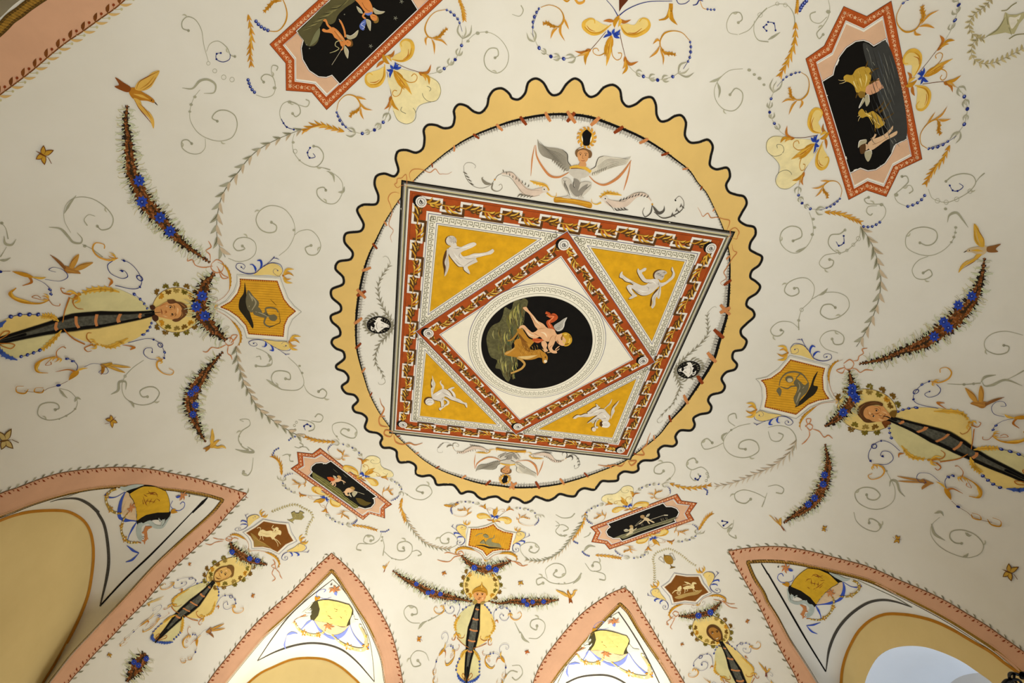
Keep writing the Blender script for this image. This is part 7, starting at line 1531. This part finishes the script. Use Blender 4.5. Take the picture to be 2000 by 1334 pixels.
def bird(lbl, tile, dst, c=('#b87a22', '#8a4a18', '#dcae50')):
    with thing('painted_bird', lbl, 'painted bird', 'painted birds', z=4):
        with M(affine('1230,820 895,640 1240,550 1195,995', [tile(q) for q in pts(dst)])):
            Fl(c[0], '1000,690 1050,680 1110,715 1170,750 1205,785 1200,800 1150,785 1090,780 1040,770 1010,735', g=200); Lf('#3a2410', 8, '1200,790 1230,822'); S(c[2], (3, 22, 3), '1040,730 1100,745 1160,772')
            with part('tail', .1): Fl(c[1], '895,600 960,640 1020,685 1000,715 940,700 890,670 925,660', g=200)
            with part('wing', .1): Fl(c[2], '1050,690 1080,630 1140,600 1190,560 1242,548 1210,620 1170,680 1110,705', g=200); S(c[1], (2, 7, 2), '1060,690 1085,635 1150,595 1240,550'); S(c[0], (2, 8, 2), '1090,690 1150,650 1200,590'); S(c[1], (2, 5, 2), '1110,700 1170,660 1215,600')
            with part('wing', .1): Fl(c[2], '1040,760 1090,780 1110,830 1170,880 1200,940 1195,1000 1160,920 1120,880 1070,820', g=200); S(c[1], (2, 7, 2), '1045,770 1075,830 1130,900 1180,960'); S(c[0], (2, 8, 2), '1080,800 1130,850 1180,920')
            D('K', 1180, 778, 5)
def bird2(lbl, tile, dst, c=('#b07a38', '#8f5f30', '#c99440')):
    with thing('painted_bird', lbl, 'painted bird', 'painted birds', z=4):
        with M(affine('625,792 388,650 608,648 722,710', [tile(q) for q in pts(dst)])):
            Fl(c[0], '490,735 530,740 580,755 610,775 625,795 600,795 560,792 520,790 498,775', g=200); S(c[2], (2, 10, 2), '510,765 550,775 595,785')
            with part('tail', .1): S(c[1], (3, 12, 18, 22), '385,650 430,680 470,715 505,755'); S(c[1], (2, 8, 10), '400,665 445,705 500,760')
            with part('wing', .1): Fl(c[2], '535,745 550,700 575,665 612,646 605,690 585,730 565,755', g=200); S(c[1], (2, 6, 2), '540,745 555,700 610,648')
            with part('wing', .1): Fl(c[2], '575,760 610,730 660,712 724,710 690,735 640,762 600,770', g=200); S(c[1], (2, 6, 2), '580,758 620,730 722,710')
bird('large golden bird in flight holding the long garland at upper left', T(0,0), '1230,820 895,640 1240,550 1195,995')
bird('pale golden bird with spread wings holding the long garland at right', T(3,1), '1550,630 1805,600 1598,412 1472,790', ('#cdb48a', '#8f5f30', '#d9a93c'))
bird('golden bird with curled wing at the lower end of the left garland', T(0,2), '1700,740 1590,845 1665,690 1775,845', ('#d3a040', '#a8742a', '#dcb04c'))
bird2('brown bird flying left above the left pendant', T(0,1), '625,795 388,650 608,648 722,710')
bird2('olive gold bird flying up below the left face', T(0,2), '885,140 770,282 1002,185 985,250', ('#b98a2c', '#a8701c', '#d3a445'))
bird2('brown long-tailed bird right of the old man face', T(3,2), '1575,478 1850,435 1650,340 1555,365', ('#b07a38', '#8f5f30', '#c99440'))
bird2('brown bird flying upward below the right pendant', T(3,2), '1200,1050 1212,1175 995,1038 1030,1095', ('#b07a38', '#b07a38', '#b98440'))
bird('golden bird at the lower end of the right garland', T(3,3), '0,80 132,152 122,22 35,-10')
bird('small golden bird holding the left small garland beside the helmeted head', T(1,3), '1072,432 1000,472 965,405 1012,362')
bird('small golden bird holding the straight garland beside the helmeted head', T(2,3), '418,618 458,712 350,600 522,598')
bird2('small pale bird left of the lower left pendant', T(0,3), '1195,672 1150,752 1278,638 1262,690', ('#dcb864', '#b98a3a', '#e3c478'))
bird2('small golden bird right of the lower left pendant', T(0,3), '1645,880 1665,1000 1756,862 1745,912')
bird('small golden bird at the bottom edge right of the lower right pendant', T(2,3), '1965,1240 1985,1290 1930,1150 2030,1200')
bird('small golden bird at the bottom edge right of the far right lunette', T(2,3), '1520,1320 1555,1350 1490,1282 1550,1310')
def fly(lbl, tile, x, y, r, a=0, c=('#c99a34', '#7a4516')):
    with thing('painted_butterfly', lbl, 'painted butterfly', 'painted butterflies', z=4):
        with M(tile):
            for da, l in ((-.9, 1), (-2.0, .8), (.9, .85), (2.1, .7)):
                for q, w, cc in ((1, .46, c[1]), (.86, .34, c[0])): Lv(cc, r*w, x, y, a+da, r*q*l, 0)
            S(c[1], (1, r*.14, 1), [(x-math.cos(a)*r*.7, y-math.sin(a)*r*.7), (x, y), (x+math.cos(a)*r*.5, y+math.sin(a)*r*.5)]); S(c[1], r*.04+.8, [(x+math.cos(a)*r*.5, y+math.sin(a)*r*.5), (x+math.cos(a+.3)*r, y+math.sin(a+.3)*r)])
fly('large golden butterfly with folded wings left of the upper left garland', T(0,0), 330, 1205, 95, .5)
fly('small brown dragonfly-like insect below the left face', T(0,2), 868, 612, 62, 2.4)
fly('pale gold moth cut off by the left edge', T(0,2), 30, 770, 110, -.15, ('#c9b070', '#6b4a20'))
fly('large gold butterfly with patterned wings near the right edge', T(3,3), 1885, 468, 88, .4, ('#c9a040', '#6b4216'))
fly('small gold butterfly above the peak of the right lunette band', T(3,3), 438, 128, 34, .2)
fly('small orange butterfly with folded wings above the right lunette', T(3,3), 1015, 210, 44, 3.3)
fly('tiny orange butterfly left of the helmeted head garland', T(1,3), 1465, 475, 26, 1.2, ('#c9802c', '#8a4a1c'))
fly('small orange butterfly left of the big oval', T(1,3), 1270, 992, 32, .1, ('#d9902c', '#8a4a1c'))
fly('tiny gold butterfly above the straight garland', T(2,3), 65, 550, 30, 1.4)
fly('tiny red butterfly right of the helmeted pendant', T(2,3), 115, 1090, 26, 1.2, ('#c9682c', '#8a4a1c'))
fly('tiny brown butterfly left of the lower right halo', T(2,3), 1325, 1030, 20, 1.2, ('#b9782c', '#8a4a1c'))
fly('tiny brown butterfly right of the lower right garland', T(2,3), 1835, 850, 24, .5, ('#b9782c', '#8a4a1c'))
fly('tiny orange butterfly left of the lower left halo', T(0,3), 1475, 405, 20, .3, ('#c9802c', '#8a4a1c'))
fly('tiny orange butterfly right of the lower left halo', T(0,3), 1970, 652, 24, .3, ('#c9802c', '#8a4a1c'))
fly('tiny gold butterfly left of the dark flower bunch', T(0,3), 850, 1112, 28, 2.0)
# ================================================================ wrought iron lamp arm in the bottom right corner (real metal, in front of the vault)
iron = paint('#0b0a09', .3, 30, rough=.45)
def at_depth(p, d): r = ray(p); return CAMP + Vector((r[0], -r[1], -r[2]))*d
def tube(name, P, r, parent=None):
    cu = bpy.data.curves.new(name, 'CURVE'); cu.dimensions = '3D'; cu.bevel_depth = r; cu.bevel_resolution = 4; sp = cu.splines.new('NURBS'); sp.points.add(len(P)-1)
    for q, v in zip(sp.points, P): q.co = (*v, 1)
    sp.use_endpoint_u = True; sp.order_u = 3; cu.resolution_u = 10
    o = bpy.data.objects.new(name, cu); COL.objects.link(o); dg = bpy.context.evaluated_depsgraph_get(); me = bpy.data.meshes.new_from_object(o.evaluated_get(dg)); bpy.data.objects.remove(o)
    me.materials.clear(); me.materials.append(iron); me.polygons.foreach_set('use_smooth', [True]*len(me.polygons))
    o = bpy.data.objects.new(name, me); COL.objects.link(o)
    if parent: o.parent = parent
    return o
zi = Z(1880, 1250, 15.88); DD = 2.3
lampo = bpy.data.objects.new('wrought_iron_chandelier', None); COL.objects.link(lampo); settag(lampo, 'black wrought iron scrolls of a chandelier poking into the bottom right corner', 'chandelier')
for i, (p, r, dz) in enumerate([('1470,1200 1440,1100 1480,1030 1600,1035 1800,1090 1950,1120', 28, 0), ('1470,1200 1440,1270 1380,1334 1300,1420', 26, 0), ('1600,1050 1590,1140 1600,1230 1680,1334 1740,1480', 22, .03), ('1500,1230 1650,1220 1750,1240 1830,1334 1880,1460', 24, .02), ('1780,1080 1800,1180 1850,1200 1960,1120', 20, .04), ('1250,1400 1300,1310 1400,1250 1500,1270 1560,1334 1600,1450', 34, -.03), ('1850,1060 1950,1040 2100,1120 2150,1350', 40, .0)]):
    tube('iron_scroll', [at_depth(zi(q), DD+dz+.02*k) for k, q in enumerate(pts(p))], r/15.88*DD/FPX, lampo)
c_ = at_depth((2010, 1400), DD+.1)
tube('stem', [at_depth((2012, 1322), DD+.1), c_, c_+Vector((0, 0, -.5))], .012, lampo)
tube('hoop', [c_+Vector((.16*math.cos(t*.45), .16*math.sin(t*.45), -.1)) for t in range(15)], .01, lampo)
print('ART verts', STAT)
